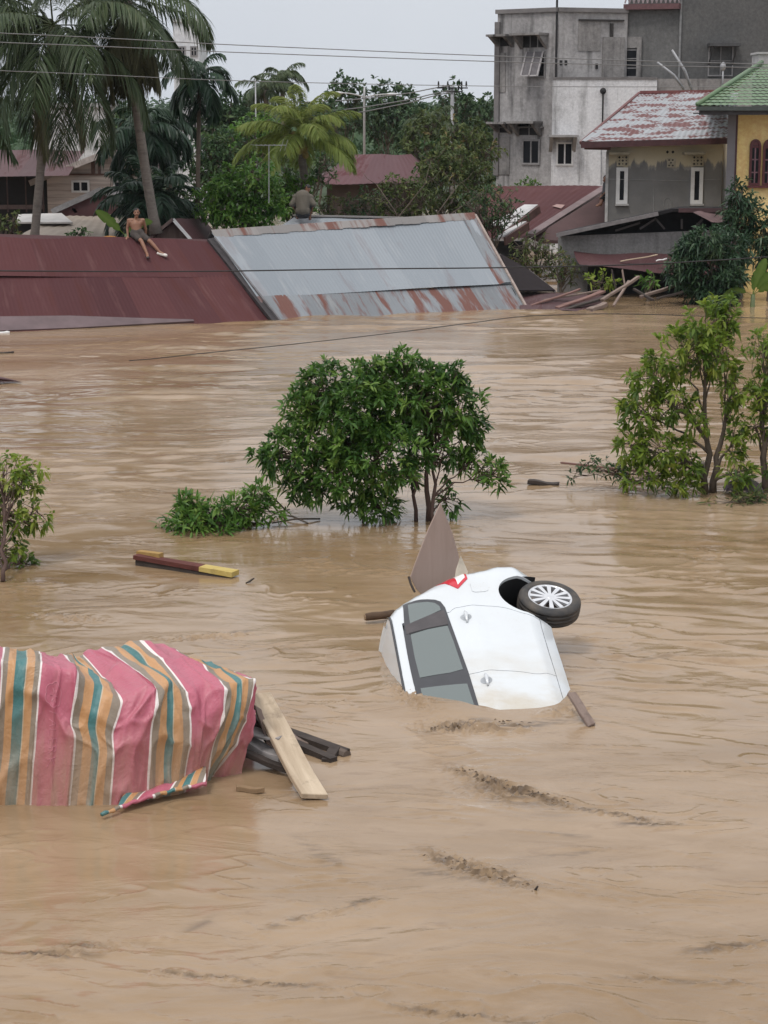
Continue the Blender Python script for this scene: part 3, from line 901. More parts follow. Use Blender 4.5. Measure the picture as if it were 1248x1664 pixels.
mb = MB(); mb.tube([Q(398, 1276, 15.9), Q(425, 1270, 15.85), Q(452, 1253, 15.7)], .006, 5); o = mb.build('twig', W_grey); tag(o, 'thin curved twig floating under the grey wet beam', 'twig', g)

# ------------------------------------------------------------------ floating beam, log, boards
fb = thing('floating_beam', 'dark red wooden beam with a yellow end drifting below the left leafy clump', 'beam', G(300, 938))
A_, B_ = G(221, 904, .11), G(376, 931, .045)
mb = MB()
mb.beam(A_, A_.lerp(B_, .70), .13, .05, taper=1.15)
mb.build('red_length', wood_mat('dark_red_paint', (.085, .028, .024), (.13, .045, .036), (.03, .012, .01)), fb)
mb = MB(); mb.beam(A_.lerp(B_, .70), B_ + (B_ - A_) * .04, .155, .055, taper=1.1); mb.build('yellow_end', wood_mat('worn_yellow_paint', (.42, .30, .08), (.50, .40, .15), (.2, .13, .06)), fb)
mb = MB(); mb.beam(A_ + Vector((.02, .10, .02)), G(262, 903, .14), .09, .06); mb.build('cross_piece', wood_mat('ochre_paint', (.30, .18, .06), (.38, .25, .09)), fb)
mb = MB(); mb.beam(A_ + Vector((.02, .0, -.07)), B_ + Vector((-.06, .0, -.07)), .10, .07); mb.build('under_shade', W_dark, fb)  # dark strip added as the shadow below the beam
plank(G(858, 783, .06), G(908, 788, .01), .14, .06, W_dark, 'short dark plank floating right of the big bushy tree', 'drifting scraps')
plank(G(402, 947, .01), G(411, 941, .04), .02, .015, W_dark, 'tiny bent twig afloat just right of the yellow beam end', 'drifting scraps', 'twig', 'twig')
mb = MB()
pts = [G(594, 1003, .05), G(606, 1001, .06), G(620, 1000, .06), G(640, 998, .05)]
mb.tube(pts, [.040, .046, .042, .05], 9)
log = mb.build('floating_log', wood_mat('wet_bark', (.07, .045, .03), (.13, .085, .055)), None, True); tag(log, 'short brown log floating against the roof of the white car', 'log')
mb = MB(); mb.tube([pts[0] + Vector((-.012, -.004, 0)), pts[0] + Vector((.004, 0, 0))], [.034, .034], 9); mb.build('cut_end', wood_mat('cut_wood', (.24, .16, .10), (.34, .24, .15)), log)
plank(Q(928, 1127, 17.2), G(962, 1180, .0), .085, .04, W_grey, 'splintered grey plank sticking out below the car sill', 'boards caught on the car')
# plywood sheet standing behind the car
py = 19.9
out = [(715, 817.6), (734.5, 867), (745, 906), (741, 925), (742, 960), (700, 985), (681, 962), (676, 957), (666, 937.5), (674, 915), (681.6, 895), (696, 858)]
mb = MB(); mb.poly([Q(a, b, py + (b - 900) * .0004 + (a - 700) * .0035) for a, b in out], .018)
o = mb.build('plywood_sheet', wood_mat('muddy_plywood', (.30, .225, .19), (.37, .285, .245), (.19, .135, .115), scale=.35, axis=2)); tag(o, 'torn triangular plywood sheet standing upright behind the car tail', 'plywood sheet', 'boards caught on the car')
mb = MB(); mb.poly([Q(748.6, 903, 19.6), Q(760, 929, 19.55), Q(756, 950, 19.5), Q(738, 945, 19.5), Q(741, 925, 19.55)], .012)
o = mb.build('board_shard', plain('pale_shard', (.42, .38, .31), .8)); tag(o, 'small pale pointed shard beside the red tail light', 'board', 'boards caught on the car')
mb = MB(); mb.tube([Q(664, 937, 19.7), Q(668, 950, 19.65), Q(674, 962, 19.6)], .012, 6); o = mb.build('stick', W_dark); tag(o, 'thin dark stick left of the triangular plywood sheet', 'stick', 'boards caught on the car')
mb = MB(); mb.tube([Q(872, 1450, 0) if False else G(868, 1449, .0), G(874, 1440, .05)], [.012, .006], 6); o = mb.build('stick', W_dark); tag(o, 'dark stick tip poking out of the chop in the foreground', 'stick', 'drifting scraps')

# twig-like flecks added to draw the dark lines of the wave chop
fleck_m = plain('chop_shade_brown', (.105, .068, .040), .75, 0, .5, 30)
def litter(pts, n, width, label, seed, size=(.015, .07)):
    rg = random.Random(seed)
    mb = MB()
    P_ = [G(*p, .0) for p in pts]
    cl = [(rg.random(), rg.uniform(.015, .06)) for _ in range(9)]       # swept into clumps
    for k in range(int(n * .5)):
        q = rg.choice(cl); t = min(.999, max(0, rg.gauss(*q) if rg.random() < .8 else rg.random())) * (len(P_) - 1); i = min(int(t), len(P_) - 2)
        c = P_[i].lerp(P_[i + 1], t - i)
        d = (P_[i + 1] - P_[i]).normalized(); sd = Vector((-d.y, d.x, 0))
        c = c + sd * rg.gauss(0, width * 1.3) * (.35 + .65 * math.sin(math.pi * min(1, .1 + t / (len(P_) - 1) * .85)))
        a = math.atan2(d.y, d.x) * .5 + rg.gauss(0, .35)
        L = rg.uniform(*size); u = Vector((math.cos(a), math.sin(a), rg.uniform(-.05, .12)))
        c.z = rg.uniform(.004, .022)
        if rg.random() < .6:
            mb.tube([c - u * L / 2, c + Vector((0, 0, .004)), c + u * L / 2], [.003, rg.uniform(.003, .005), .002], 4)
        else:
            s2 = Vector((-u.y, u.x, .2)) * L * .12
            mb.add([c - u * L / 2, c - s2, c + u * L / 2, c + s2 + Vector((0, 0, .01))], [(0, 1, 2, 3)])
    o = mb.build('shade_fleck_streak', fleck_m, None, False, 'stuff')
    tag(o, label, 'litter', 'flecks darkening the wave chop')
litter([(738, 1250), (800, 1272), (930, 1310)], 110, .035, 'dark ragged flecks added for the shaded wave chop slanting across the water below the car', 1, (.012, .045))
litter([(695, 1388), (770, 1412), (870, 1450)], 50, .05, 'loose flecks added for the dark wave chop ending at the dark stick in the foreground', 3, (.012, .045))
litter([(700, 1186), (790, 1172), (860, 1180)], 50, .04, 'flecks added for the dark chop in the wash under the car', 9, (.012, .04))

# ------------------------------------------------------------------ the car: nose down on its right side, left flank up
F_ = Vector((.1032, -.9371, -.3334)).normalized(); L_ = Vector((.1066, -.3228, .9404)); L_ = (L_ - F_ * L_.dot(F_)).normalized(); U_ = F_.cross(L_)
CARM = Matrix((F_, L_, U_)).transposed().to_4x4()
KC = 1.060                          # a little longer and farther out than the first fit, so the nose is under
CARM = Matrix.Translation(EYE + (Vector((1.578, 18.312, .047)) - EYE) * KC) @ CARM @ Matrix.Scale(KC, 4)
car = bpy.data.objects.new('car', None)
car.matrix_world = CARM
COL.objects.link(car)
OFF['car'] = Vector((0, 0, 0))
tag(car, 'white people carrier floating nose down on its side with its rear wheel in the air', 'car')
def lerp_tab(tab, z):
    if z <= tab[0][0]: return tab[0][1]
    for (a, b), (c, d) in zip(tab, tab[1:]):
        if z <= c:
            t = (z - a) / (c - a); t = t * t * (3 - 2 * t) * .5 + t * .5
            return b + (d - b) * t
    return tab[-1][1]
XR = [(.10, -.70), (.2, -.76), (.35, -.79), (.5, -.765), (.65, -.68), (.82, -.615), (.96, -.56), (1.12, -.465), (1.3, -.37), (1.43, -.30), (1.52, -.235), (1.6, -.13), (1.7, -.04)]
def xrear(z): return lerp_tab(XR, z)
def W_(x, z):
    w = .83 - .02 * ((z - .65) / .35) ** 2 if z <= 1.0 else .81 - .15 * ((z - 1.0) / .5) ** 1.2
    if z < .4: w -= .05 * ((.4 - z) / .2) ** 2
    w += .010 * math.exp(-((z - .86) / .07) ** 2) - .008 * math.exp(-((z - .97) / .06) ** 2)      # shoulder crease
    w += .008 * math.exp(-((z - .33) / .05) ** 2)
    r = math.hypot(x + .14, z - .24)
    w += .018 * math.exp(-((r - .36) / .07) ** 2)                                                    # wheel-arch lip
    w += .0022 * math.sin(5.1 * x + 3.3 * z) * math.sin(4.3 * z - 2.1 * x + 1.0)            # a panel is never quite true
    s = x - xrear(z)
    if s < .28: w -= .115 * (1 - max(0, s) / .28) ** 2.8
    return w
paint = Mat('white_car_paint', .28)
co = paint.coord()
g1 = paint.noise(paint.map(co, (2.2, 2.2, 1.2)), 1.0, 7, .65)
sx_ = paint.sep(co)
low = paint.ramp(sx_[0], [(.52, 0.0), (.80, 1.0)])        # silt film towards the drowned nose
gx = paint.math('MULTIPLY', paint.ramp(paint.math('MULTIPLY', paint.math('SUBTRACT', sx_[0], .55), 1.0), [(0, 0.0), (1, .75)]), paint.ramp(g1, [(.4, 0.15), (.62, 1.0)]))
paint.color(paint.mix(gx, paint.mix(paint.ramp(g1, [(.40, 0.0), (.75, .30)]), (.62, .655, .68), (.50, .49, .46)), (.47, .41, .31)))
spk = paint.ramp(paint.noise(co, 38, 3, .6), [(.66, 0.0), (.72, 1.0)])
spk = paint.math('MULTIPLY', spk, paint.ramp(g1, [(.45, 0.0), (.62, .6)]))
paint.color(paint.mix(spk, paint.b.inputs['Base Color'].links[0].from_socket, (.36, .29, .21)))
paint.set('Coat Weight', .6); paint.set('Coat Roughness', .06)
M['paint'] = paint.m
M['trim'] = plain('grey_black_trim', (.040, .041, .046), .35, 0, .1)
gl = Mat('tinted_window', .06); gl.color((.10, .125, .12)); gl.set('Specular IOR Level', .8); gl.set('Coat Weight', .5)
M['tint'] = gl.m
def smooth_poly(pts, it=1, keep=()):
    return pts
def panel(name, outline, mat, parent, lift=0.0, flange=.03, step=.05, side=1):
    """a pressed panel: an outline in the car's side view carried onto the body surface, edges turned in"""
    tri = geometry.tessellate_polygon([[Vector((x, 0, z)) for x, z in outline]])
    bm = bmesh.new()
    vs = [bm.verts.new((x, 0, z)) for x, z in outline]
    for t in tri:
        try: bm.faces.new([vs[i] for i in t])
        except ValueError: pass
    xs = [p[0] for p in outline]; zs = [p[1] for p in outline]
    def cut(co, no):
        bmesh.ops.bisect_plane(bm, geom=bm.verts[:] + bm.edges[:] + bm.faces[:], plane_co=co, plane_no=no, dist=1e-5)
    k = math.ceil(min(xs) / step)
    while k * step < max(xs): cut((k * step + 1e-4, 0, 0), (1, 0, 0)); k += 1
    k = math.ceil(min(zs) / step)
    while k * step < max(zs): cut((0, 0, k * step + 1e-4), (0, 0, 1)); k += 1
    for v in bm.verts: v.co.y = (W_(v.co.x, v.co.z) + lift) * side
    bmesh.ops.recalc_face_normals(bm, faces=bm.faces[:])
    bm.normal_update()
    av = sum((f.normal for f in bm.faces), Vector())
    if av.y * side < 0: bmesh.ops.reverse_faces(bm, faces=bm.faces[:])
    for f in bm.faces: f.smooth = True
    if flange:
        be = [e for e in bm.edges if e.is_boundary]
        dup = {}
        for e in be:
            a, b = e.verts
            f = e.link_faces[0]
            q = []
            for v in (a, b):
                if v not in dup:
                    dup[v] = (bm.verts.new(v.co), bm.verts.new((v.co.x, v.co.y - flange * side, v.co.z)))
                q.append(dup[v])
            try: bm.faces.new((q[0][0], q[0][1], q[1][1], q[1][0]))
            except ValueError: pass
    me = bpy.data.meshes.new(name)
    bm.to_mesh(me); bm.free()
    me.materials.append(mat)
    o = bpy.data.objects.new(name, me)
    COL.objects.link(o); OFF[o.name] = Vector((0, 0, 0))
    o.parent = parent
    return o
arch = [(-.14 + .335 * math.cos(R(a)), .24 + .335 * math.sin(R(a))) for a in range(0, 181, 9)]      # front to rear
rear_edge = [(xrear(z), z) for z in (.12, .2, .3, .4, .5, .58, .66, .74, .82, .9, .98, 1.06, 1.14, 1.22, 1.3, 1.38, 1.44, 1.49, 1.53, 1.56, 1.58, 1.595)]
shut = [(.150, 1.075), (.120, 1.055), (.090, 1.02), (.077, .95), (.076, .86), (.076, .76), (.080, .68), (.092, .615), (.118, .55), (.155, .48), (.192, .41), (.216, .34), (.228, .26), (.232, .236)]
gap = [(1.158, 1.04), (1.140, .98), (1.131, .90), (1.128, .82), (1.129, .74), (1.134, .62), (1.144, .52), (1.155, .46), (1.150, .40), (1.128, .33), (1.100, .236)]
gp = .007
quarter = rear_edge + [(1.0, 1.595), (2.4, 1.595), (2.4, 1.515), (.16, 1.515), (.155, 1.12)] + shut + [(.2, .236)] + arch[0:] + [(-.475, .12)]
body = panel('body', quarter, M['paint'], car)
def sh(p, d): return [(x + d, z) for x, z in p]
rdoor = sh(shut, gp) ; rdoor = [(.165, 1.11)] + rdoor + [(.7, .238)] + sh(gap[::-1], -gp / 2) + [(1.15, 1.11)]
rd = panel('door', rdoor, M['paint'], car)
fdoor = [(1.168, 1.11)] + sh(gap, gp / 2) + [(1.7, .238), (2.2, .25), (2.3, .6), (2.3, 1.0), (2.2, 1.11)]
fd = panel('door', fdoor, M['paint'], car)
panel('sill', [(.20, .229), (.195, .105), (.8, .10), (1.6, .10), (2.35, .10), (2.35, .242), (1.6, .229)], M['paint'], car, lift=-.002)
frame_o = [(.283, 1.505), (-.163, 1.470), (-.160, 1.43), (-.157, 1.362), (-.145, 1.31), (-.122, 1.251), (-.088, 1.185), (-.038, 1.140), (.068, 1.113), (.28, 1.100), (.728, 1.069), (1.139, 1.042), (1.592, 1.025), (2.1, 1.01), (2.1, 1.49), (1.6, 1.50), (1.338, 1.505), (1.118, 1.518), (.903, 1.521), (.626, 1.521), (.293, 1.516)]
wf = panel('window_frame', frame_o, M['trim'], car, lift=.006, flange=.012)
panel('window_glass', [(-.112, 1.432), (-.105, 1.36), (-.076, 1.257), (-.033, 1.196), (.035, 1.160), (.102, 1.156), (.139, 1.245), (.176, 1.362), (.202, 1.447), (.05, 1.442)], M['tint'], wf, lift=.0085, flange=0)
panel('window_glass', [(.378, 1.462), (.361, 1.309), (.372, 1.130), (.635, 1.108), (1.079, 1.084), (1.095, 1.199), (1.080, 1.322), (1.066, 1.458), (.752, 1.466)], M['tint'], wf, lift=.0085, flange=0)
panel('window_glass', [(1.222, 1.470), (1.30, 1.078), (1.583, 1.064), (2.0, 1.05), (2.0, 1.44), (1.36, 1.468)], M['tint'], wf, lift=.0085, flange=0)
panel('pillar_trim', [(.215, 1.495), (.17, 1.36), (.125, 1.20), (.118, 1.128), (.352, 1.118), (.345, 1.30), (.362, 1.47), (.36, 1.495)], plain('matt_pillar', (.058, .05, .052), .5), wf, lift=.008, flange=.006)
panel('seal', [(.352, 1.470), (.345, 1.30), (.354, 1.128), (.374, 1.124), (.363, 1.309), (.380, 1.468)], M['black'], wf, lift=.010, flange=.006)
# roof with drip moulding
def roofpt(u, v, lift=0.0):
    x0 = xrear(1.6) + .02
    t = (u - .5) * 2
    xs_ = x0 - .09 * (1 - t * t) if v == 0 else x0 + (2.5 - x0) * v - .09 * (1 - t * t) * (1 - v)
    wv = W_(max(xs_, x0 + .02), 1.598) - .012
    y = wv * t
    return Vector((xs_, y, 1.602 + .026 * (1 - abs(t) ** 2.4) * (1 - .25 * (1 - min(1, v * 6))) + lift))
mb = MB(); mb.grid(lambda u, v: roofpt(u, v), 28, 40); mb.build('roof', M['paint'], car, True)
mb = MB(); mb.tube([Vector((x, W_(x, 1.60) - .004, 1.606)) for x in np.linspace(-.10, 2.4, 30)], .011, 6); mb.build('drip_moulding', M['trim'], car, True)
mb = MB(); mb.tube([Vector((x, -W_(x, 1.60) + .004, 1.606)) for x in np.linspace(-.10, 2.4, 30)], .011, 6); mb.build('drip_moulding', M['trim'], car, True)
# tail: hatch and bumper round the back
def tailpt(u, v):
    z = .12 + 1.48 * v
    t = (u - .5) * 2
    x0 = xrear(z)
    wv = W_(x0, z)
    return Vector((x0 - .11 * (1 - abs(t) ** 2.6), wv * t, z))
mb = MB(); mb.grid(tailpt, 28, 36); mb.build('tailgate', M['paint'], car, True)
mb = MB(); mb.grid(lambda u, v: tailpt(.12 + .76 * u, .66 + .24 * v) + Vector((-.008, 0, .0)), 16, 8); mb.build('rear_window', M['tint'], car, True)
mb = MB(); mb.grid(lambda u, v: roofpt(.10 + .80 * u, .0) + Vector((-.07 + .16 * v, 0, -.004 + .022 * math.sin(math.pi * v))), 14, 6); mb.build('roof_spoiler', M['paint'], car, True)
# right flank, under water for the most part
qr = rear_edge + [(2.4, 1.595), (2.4, .11), (.2, .11)] + arch + [(-.475, .12)]
panel('body_flank', qr, M['paint'], car, side=-1)
# floor pan and wheel wells
mb = MB(); mb.box(-.6, -.60, .15, 2.4, .60, .19)
mb.build('floor_pan', M['black'], car)
inner = [(x + .02, z) for x, z in rear_edge[1:-1]] + [(2.38, 1.57), (2.38, .13), (.21, .13)] + [(-.14 + .352 * math.cos(R(a)), .24 + .352 * math.sin(R(a))) for a in range(0, 181, 9)] + [(-.495, .13)]
panel('inner_shell', inner, M['black'], car, lift=-.034, flange=0, step=.12)
for s in (1,):
    mb = MB()
    mb.grid(lambda u, v: Vector((-.14 + .343 * math.cos(math.pi * (1.15 * u - .075)), (.815 - .36 * v) * s, .24 + .343 * math.sin(math.pi * (1.15 * u - .075)))), 28, 6)
    mb.grid(lambda u, v: Vector((-.14 + .343 * v * math.cos(math.pi * u), .455 * s, .24 + .343 * v * math.sin(math.pi * u))), 28, 4)
    mb.build('wheel_well', M['black'], car, True)
# taillight
tl = panel('tail_light', [(-.425, 1.125), (-.475, 1.05), (-.515, .985), (-.560, .905), (-.585, .842), (-.47, .842), (-.372, .843), (-.300, .895), (-.228, .951), (-.31, 1.03)], plain('red_lens', (.52, .018, .035), .15, 0, .08), car, lift=.006, flange=.012, step=.03)
panel('clear_lens', [(-.520, .955), (-.555, .900), (-.572, .866), (-.47, .862), (-.395, .866), (-.345, .905), (-.290, .945)], plain('clear_lens', (.82, .80, .80), .12, 0, .03), tl, lift=.009, flange=.006, step=.03)
# fuel flap: a raised lid with a shadow gap
panel('fuel_flap', [(-.300, .828), (-.318, .80), (-.325, .70), (-.31, .672), (-.185, .670), (-.168, .69), (-.150, .80), (-.160, .826)], M['paint'], car, lift=.005, flange=.004, step=.04)
# handles
M['chrome'] = plain('satin_handle', (.62, .64, .66), .25, .3, .05)
for dr, hx, hz in ((rd, .263, .945), (fd, 1.272, .905)):
    cup = [(hx + .052 * math.cos(a) , hz + .052 * math.sin(a)) for a in [2 * math.pi * k / 16 for k in range(16)]]
    panel('handle_cup', cup, plain('recess_shading', (.34, .36, .38), .35), dr, lift=.002, flange=0, step=.1)  # flat grey disc: the hollow's shading is put into its colour
    mb = MB()
    pts = [Vector((hx - .085 + .17 * t, W_(hx, hz) + .004 + .030 * math.sin(math.pi * t) ** .6, hz + .004 * math.sin(3 * t))) for t in np.linspace(0, 1, 11)]
    mb.tube(pts, [.010 + .008 * math.sin(math.pi * t) for t in np.linspace(0, 1, 11)], 8)
    mb.build('handle', M['chrome'], dr, True)
# wheel and axle, hanging out of the arch on its springs
def lathe(mb, prof, c, n=48, axis=1):
    vs, fs = [], []
    for (r, y) in prof:
        for k in range(n):
            a = 2 * math.pi * k / n
            vs.append(Vector((c[0] + r * math.cos(a), c[1] + y, c[2] + r * math.sin(a))))
    for i in range(len(prof) - 1):
        for k in range(n):
            fs.append((i * n + k, i * n + (k + 1) % n, (i + 1) * n + (k + 1) % n, (i + 1) * n + k))
    return mb.add(vs, fs)
WC = Vector((-.185, .70, .062))
whl = bpy.data.objects.new('wheel', None); COL.objects.link(whl); whl.parent = car; OFF[whl.name] = Vector((0, 0, 0))
mb = MB()
lathe(mb, [(.205, .078), (.215, .092), (.235, .098), (.262, .096), (.285, .084), (.298, .066), (.302, .05), (.296, .046), (.296, .038), (.303, .034), (.304, .010), (.297, .006), (.297, -.006), (.304, -.010), (.303, -.034), (.296, -.038), (.296, -.046), (.302, -.05), (.298, -.066), (.285, -.084), (.25, -.095), (.205, -.08)], WC, 56)
tm = Mat('tyre_rubber', .7); tm.color(tm.mix(tm.ramp(tm.noise(tm.coord(), 5, 6, .6), [(.4, 0.0), (.7, 1.0)]), (.030, .030, .031), (.105, .085, .066)))
mb.build('tyre', tm.m, whl, True)
rim_m = plain('alloy_rim', (.66, .67, .69), .28, .55, .06)
mb = MB()
lathe(mb, [(.208, .062), (.212, .086), (.204, .088), (.190, .080), (.188, .02), (.188, -.06)], WC, 56)
for k in range(12):
    a = 2 * math.pi * k / 12 + .1
    for da in (0,):
        dirv = Vector((math.cos(a), 0, math.sin(a))); tv = Vector((-math.sin(a), 0, math.cos(a)))
        p0, p1 = WC + dirv * .03 + Vector((0, .072, 0)), WC + dirv * .196 + Vector((0, .078, 0))
        w0, w1 = .013, .021
        c = []
        for p, wd in ((p0, w0), (p1, w1)):
            for q, r in ((-1, -1), (1, -1), (1, 1), (-1, 1)):
                c.append(p + tv * wd * q + Vector((0, .012 * r, 0)))
        mb.box8(c)
lathe(mb, [(.001, .088), (.030, .086), (.044, .078), (.046, .055)], WC, 24)
mb.build('rim', rim_m, whl, False)
mb = MB()
for k in range(5):
    a = 2 * math.pi * k / 5
    mb.tube([WC + Vector((.058 * math.cos(a), .06, .058 * math.sin(a))), WC + Vector((.058 * math.cos(a), .082, .058 * math.sin(a)))], .009, 6)
mb.build('wheel_nut', M['grey_metal'], whl)
mb = MB(); lathe(mb, [(.001, .02), (.15, .02), (.16, -.02)], WC, 32); mb.build('brake_drum', plain('rusty_drum', (.10, .075, .06), .8), whl, True)
mb = MB(); mb.tube([WC + Vector((0, -.05, 0)), Vector((-.14, -.70, .24))], .05, 10); mb.build('axle', M['black'], car)
mb = MB(); mb.tube([Vector((-.12, .50, .35)), Vector((-.16, .52, .05))], .045, 10); mb.build('spring', M['black'], car)
# ------------------------------------------------------------------ buildings on the far bank
class Facade:
    skew = 0.0
    """a vertical wall plane through two surveyed plan points; u runs along it, d stands off it towards the street"""
    def __init__(s, x0, y0, x1, y1):
        s.o = Vector((x0, y0, 0)); e = Vector((x1, y1, 0)) - s.o
        s.len = e.length; s.u = e.normalized(); s.n = Vector((s.u.y, -s.u.x, 0))
    def uz(s, px, py):
        p = RP(px, py, (s.o, s.n)); return (p - s.o).dot(s.u), p.z
    def pt(s, u, z, d=0.0):
        return s.o + s.u * u + s.n * d + Vector((0, 0, z))
    def box(s, mb, u0, u1, z0, z1, d0, d1):
        if z1 < z0: z0, z1 = z1, z0
        if d1 < d0: d0, d1 = d1, d0
        k = s.skew * max(0.0, -d0)          # walls on this bank run back askew, away from the street
        return mb.box8([s.pt(u0, z0, d1), s.pt(u1, z0, d1), s.pt(u1 + k, z0, d0), s.pt(u0 + k, z0, d0), s.pt(u0, z1, d1), s.pt(u1, z1, d1), s.pt(u1 + k, z1, d0), s.pt(u0 + k, z1, d0)])
    def pbox(s, mb, x0, y0, x1, y1, d0, d1):
        u0, z1 = s.uz(x0, y0); u1, z0 = s.uz(x1, y1)
        return s.box(mb, u0, u1, z0, z1, d0, d1)
def facade_px(x0, Y0, x1, Y1):
    a, b = Q(x0, 195, Y0), Q(x1, 195, Y1)
    return Facade(a.x, Y0, b.x, Y1)
M['frame_grey'] = plain('grey_window_frame', (.22, .21, .21), .7)
M['frame_white'] = plain('white_window_frame', (.62, .61, .60), .6, 0, .1)
M['frame_red'] = plain('red_window_frame', (.085, .014, .018), .5, 0, .2)
def window(f, root, x0, y0, x1, y1, mat, fr=.07, mull=1, bars=0, proud=.06, name='window', label=None):
    u0, z1 = f.uz(x0, y0); u1, z0 = f.uz(x1, y1)
    mb = MB()
    f.box(mb, u0, u1, z1 - fr, z1, 0, proud); f.box(mb, u0, u1, z0, z0 + fr, 0, proud)
    f.box(mb, u0, u0 + fr, z0 + fr, z1 - fr, 0, proud); f.box(mb, u1 - fr, u1, z0 + fr, z1 - fr, 0, proud)
    for k in range(mull):
        c = u0 + (u1 - u0) * (k + 1) / (mull + 1)
        f.box(mb, c - fr * .4, c + fr * .4, z0 + fr, z1 - fr, 0, proud * .85)
    for k in range(bars):
        c = z0 + (z1 - z0) * (k + 1) / (bars + 1)
        f.box(mb, u0 + fr, u1 - fr, c - .02, c + .02, 0, proud * .7)
    o = mb.build(name, mat, root)
    mb = MB(); f.box(mb, u0 + fr * .5, u1 - fr * .5, z0 + fr * .5, z1 - fr * .5, .003, .018); mb.build('pane', M['glass_dark'], o)
    if label: o['label'] = label
    return o
def awning(f, root, x0, y0, x1, y1, depth, mat, vents=2, side=True):
    """concrete hood with sloping cheeks and dark vent slots over a window"""
    u0, z1 = f.uz(x0, y0); u1, z0 = f.uz(x1, y1)
    mb = MB()
    f.box(mb, u0 - .06, u1 + .06, z1 - .09, z1, 0.002, depth)
    if side:
        for c in (u0, u1 - .14):
            a = [f.pt(c, z1 - .09, .002), f.pt(c, z1 - .09, depth * .92), f.pt(c, z0, .002)]
            b = [p + f.u * .14 for p in a]
            mb.add(a + b, [(0, 1, 2), (5, 4, 3), (0, 3, 4, 1), (1, 4, 5, 2), (2, 5, 3, 0)])
    o = mb.build('awning', mat, root)
    if vents:
        mb = MB()
        wd = (u1 - u0 - .24) / vents
        for k in range(vents):
            a = u0 + .12 + wd * k
            f.box(mb, a + .03, a + wd - .03, z0 + .06, z1 - .10, .003, .02)
        mb.build('vent_slots', M['dark'], o)
    return o

conc = wall_mat('weathered_concrete', (.22, .21, .208), (.04, .038, .038), (.42, .405, .40), .8, .8, .7, (9.6, 11.7))
conc2 = wall_mat('stained_concrete', (.19, .18, .175), (.030, .028, .028), (.30, .285, .275), .9, .9, .85)
conc_dark = wall_mat('dark_cement', (.082, .082, .082), (.045, .045, .046), (.115, .113, .110), .35, .8, .35)
white_old = wall_mat('peeling_white_wall', (.56, .555, .565), (.13, .125, .12), (.63, .625, .635), .7, 1.1, .5, (6.2, 8.6))
trim_conc = plain('concrete_trim', (.15, .14, .138), .9, 0, .3, 2.0)

# --- weathered concrete block (two faces meeting at a corner)
fl = facade_px(807, 83.8, 904, 82.0)
fr_ = facade_px(904, 82.0, 1016, 83.0)
B1 = thing('concrete_building', 'weathered pale concrete building with hooded windows left of the white wall', 'building', Vector((fl.o.x + 3, 84, 0)), 'concrete buildings on the right')
ztop = Q(904, 14, 82).z
mb = MB()
a, b, c = fl.pt(0, 0), fl.pt(fl.len, 0), fr_.pt(fr_.len, 0)
back = Vector((1.2, 9, 0))
ring = [a, b, c, c + Vector((1.6, 9, 0)), a + Vector((1.0, 9, 0))]
m_ = len(ring)
vs = [p + Vector((0, 0, -2)) for p in ring] + [p + Vector((0, 0, ztop)) for p in ring]
mb.add(vs, [tuple(range(m_ - 1, -1, -1)), tuple(range(m_, 2 * m_))] + [(i, (i + 1) % m_, m_ + (i + 1) % m_, m_ + i) for i in range(m_)])
mb.build('wall', conc, B1)
mb = MB(); fl.box(mb, -.06, fl.len + .02, ztop - .12, ztop + .05, .003, .10); fr_.box(mb, .0, fr_.len, ztop - .12, ztop + .05, .003, .10); mb.build('parapet_cap', trim_conc, B1)
mb = MB(); fl.pbox(mb, 806, 36, 811, 285, .003, .10); mb.build('corner_pilaster', trim_conc, B1)
mb = MB(); fl.pbox(mb, 808, 205.5, 884, 208, .003, .16); mb.build('ledge', trim_conc, B1)
window(fl, B1, 858, 84, 887, 126, M['frame_grey'], .07, 1)
# top-hung louvre pushed open
u0, z1 = fl.uz(858, 84); u1, z0 = fl.uz(884, 124)
mb = MB()
def lp(u, t, d): return fl.pt(u, z1 - (z1 - z0) * t, .07 + .42 * t + d)
for k in range(3):
    cu = u0 + (u1 - u0) * k / 2
    mb.add([lp(cu - .035, 0, 0), lp(cu + .035, 0, 0), lp(cu + .035, 1, 0), lp(cu - .035, 1, 0), lp(cu - .035, 0, .05), lp(cu + .035, 0, .05), lp(cu + .035, 1, .05), lp(cu - .035, 1, .05)], [(0, 1, 2, 3), (4, 7, 6, 5), (0, 3, 7, 4), (1, 5, 6, 2), (3, 2, 6, 7)])
mb.add([lp(u0, .95, 0), lp(u1, .95, 0), lp(u1, 1, 0), lp(u0, 1, 0), lp(u0, .95, .05), lp(u1, .95, .05), lp(u1, 1, .05), lp(u0, 1, .05)], [(0, 1, 2, 3), (4, 7, 6, 5), (3, 2, 6, 7), (0, 4, 5, 1)])
sh_ = mb.build('shutter', plain('pale_shutter', (.30, .28, .28), .7), B1)
mb = MB(); mb.add([lp(u0, .02, .02), lp(u1, .02, .02), lp(u1, .96, .02), lp(u0, .96, .02)], [(0, 3, 2, 1)]); mb.build('louvre_panel', plain('grey_louvre', (.11, .10, .105), .6), sh_)
awning(fl, B1, 846, 55, 890, 79, .75, conc2, 3)
awning(fl, B1, 808, 57, 835, 77, .75, conc2, 1)
window(fl, B1, 849, 226, 878, 268, M['frame_grey'], .08, 1)
awning(fl, B1, 840, 197, 880, 222, .75, conc2, 2)
awning(fl, B1, 808, 198, 832, 218, .75, conc2, 1)
mb = MB(); fl.pbox(mb, 810, 86, 822, 150, .003, .03); mb.build('bricked_panel', conc2, B1)
mb = MB(); fl.pbox(mb, 812, 222, 828, 284, .003, .03); mb.build('bricked_panel', conc2, B1)
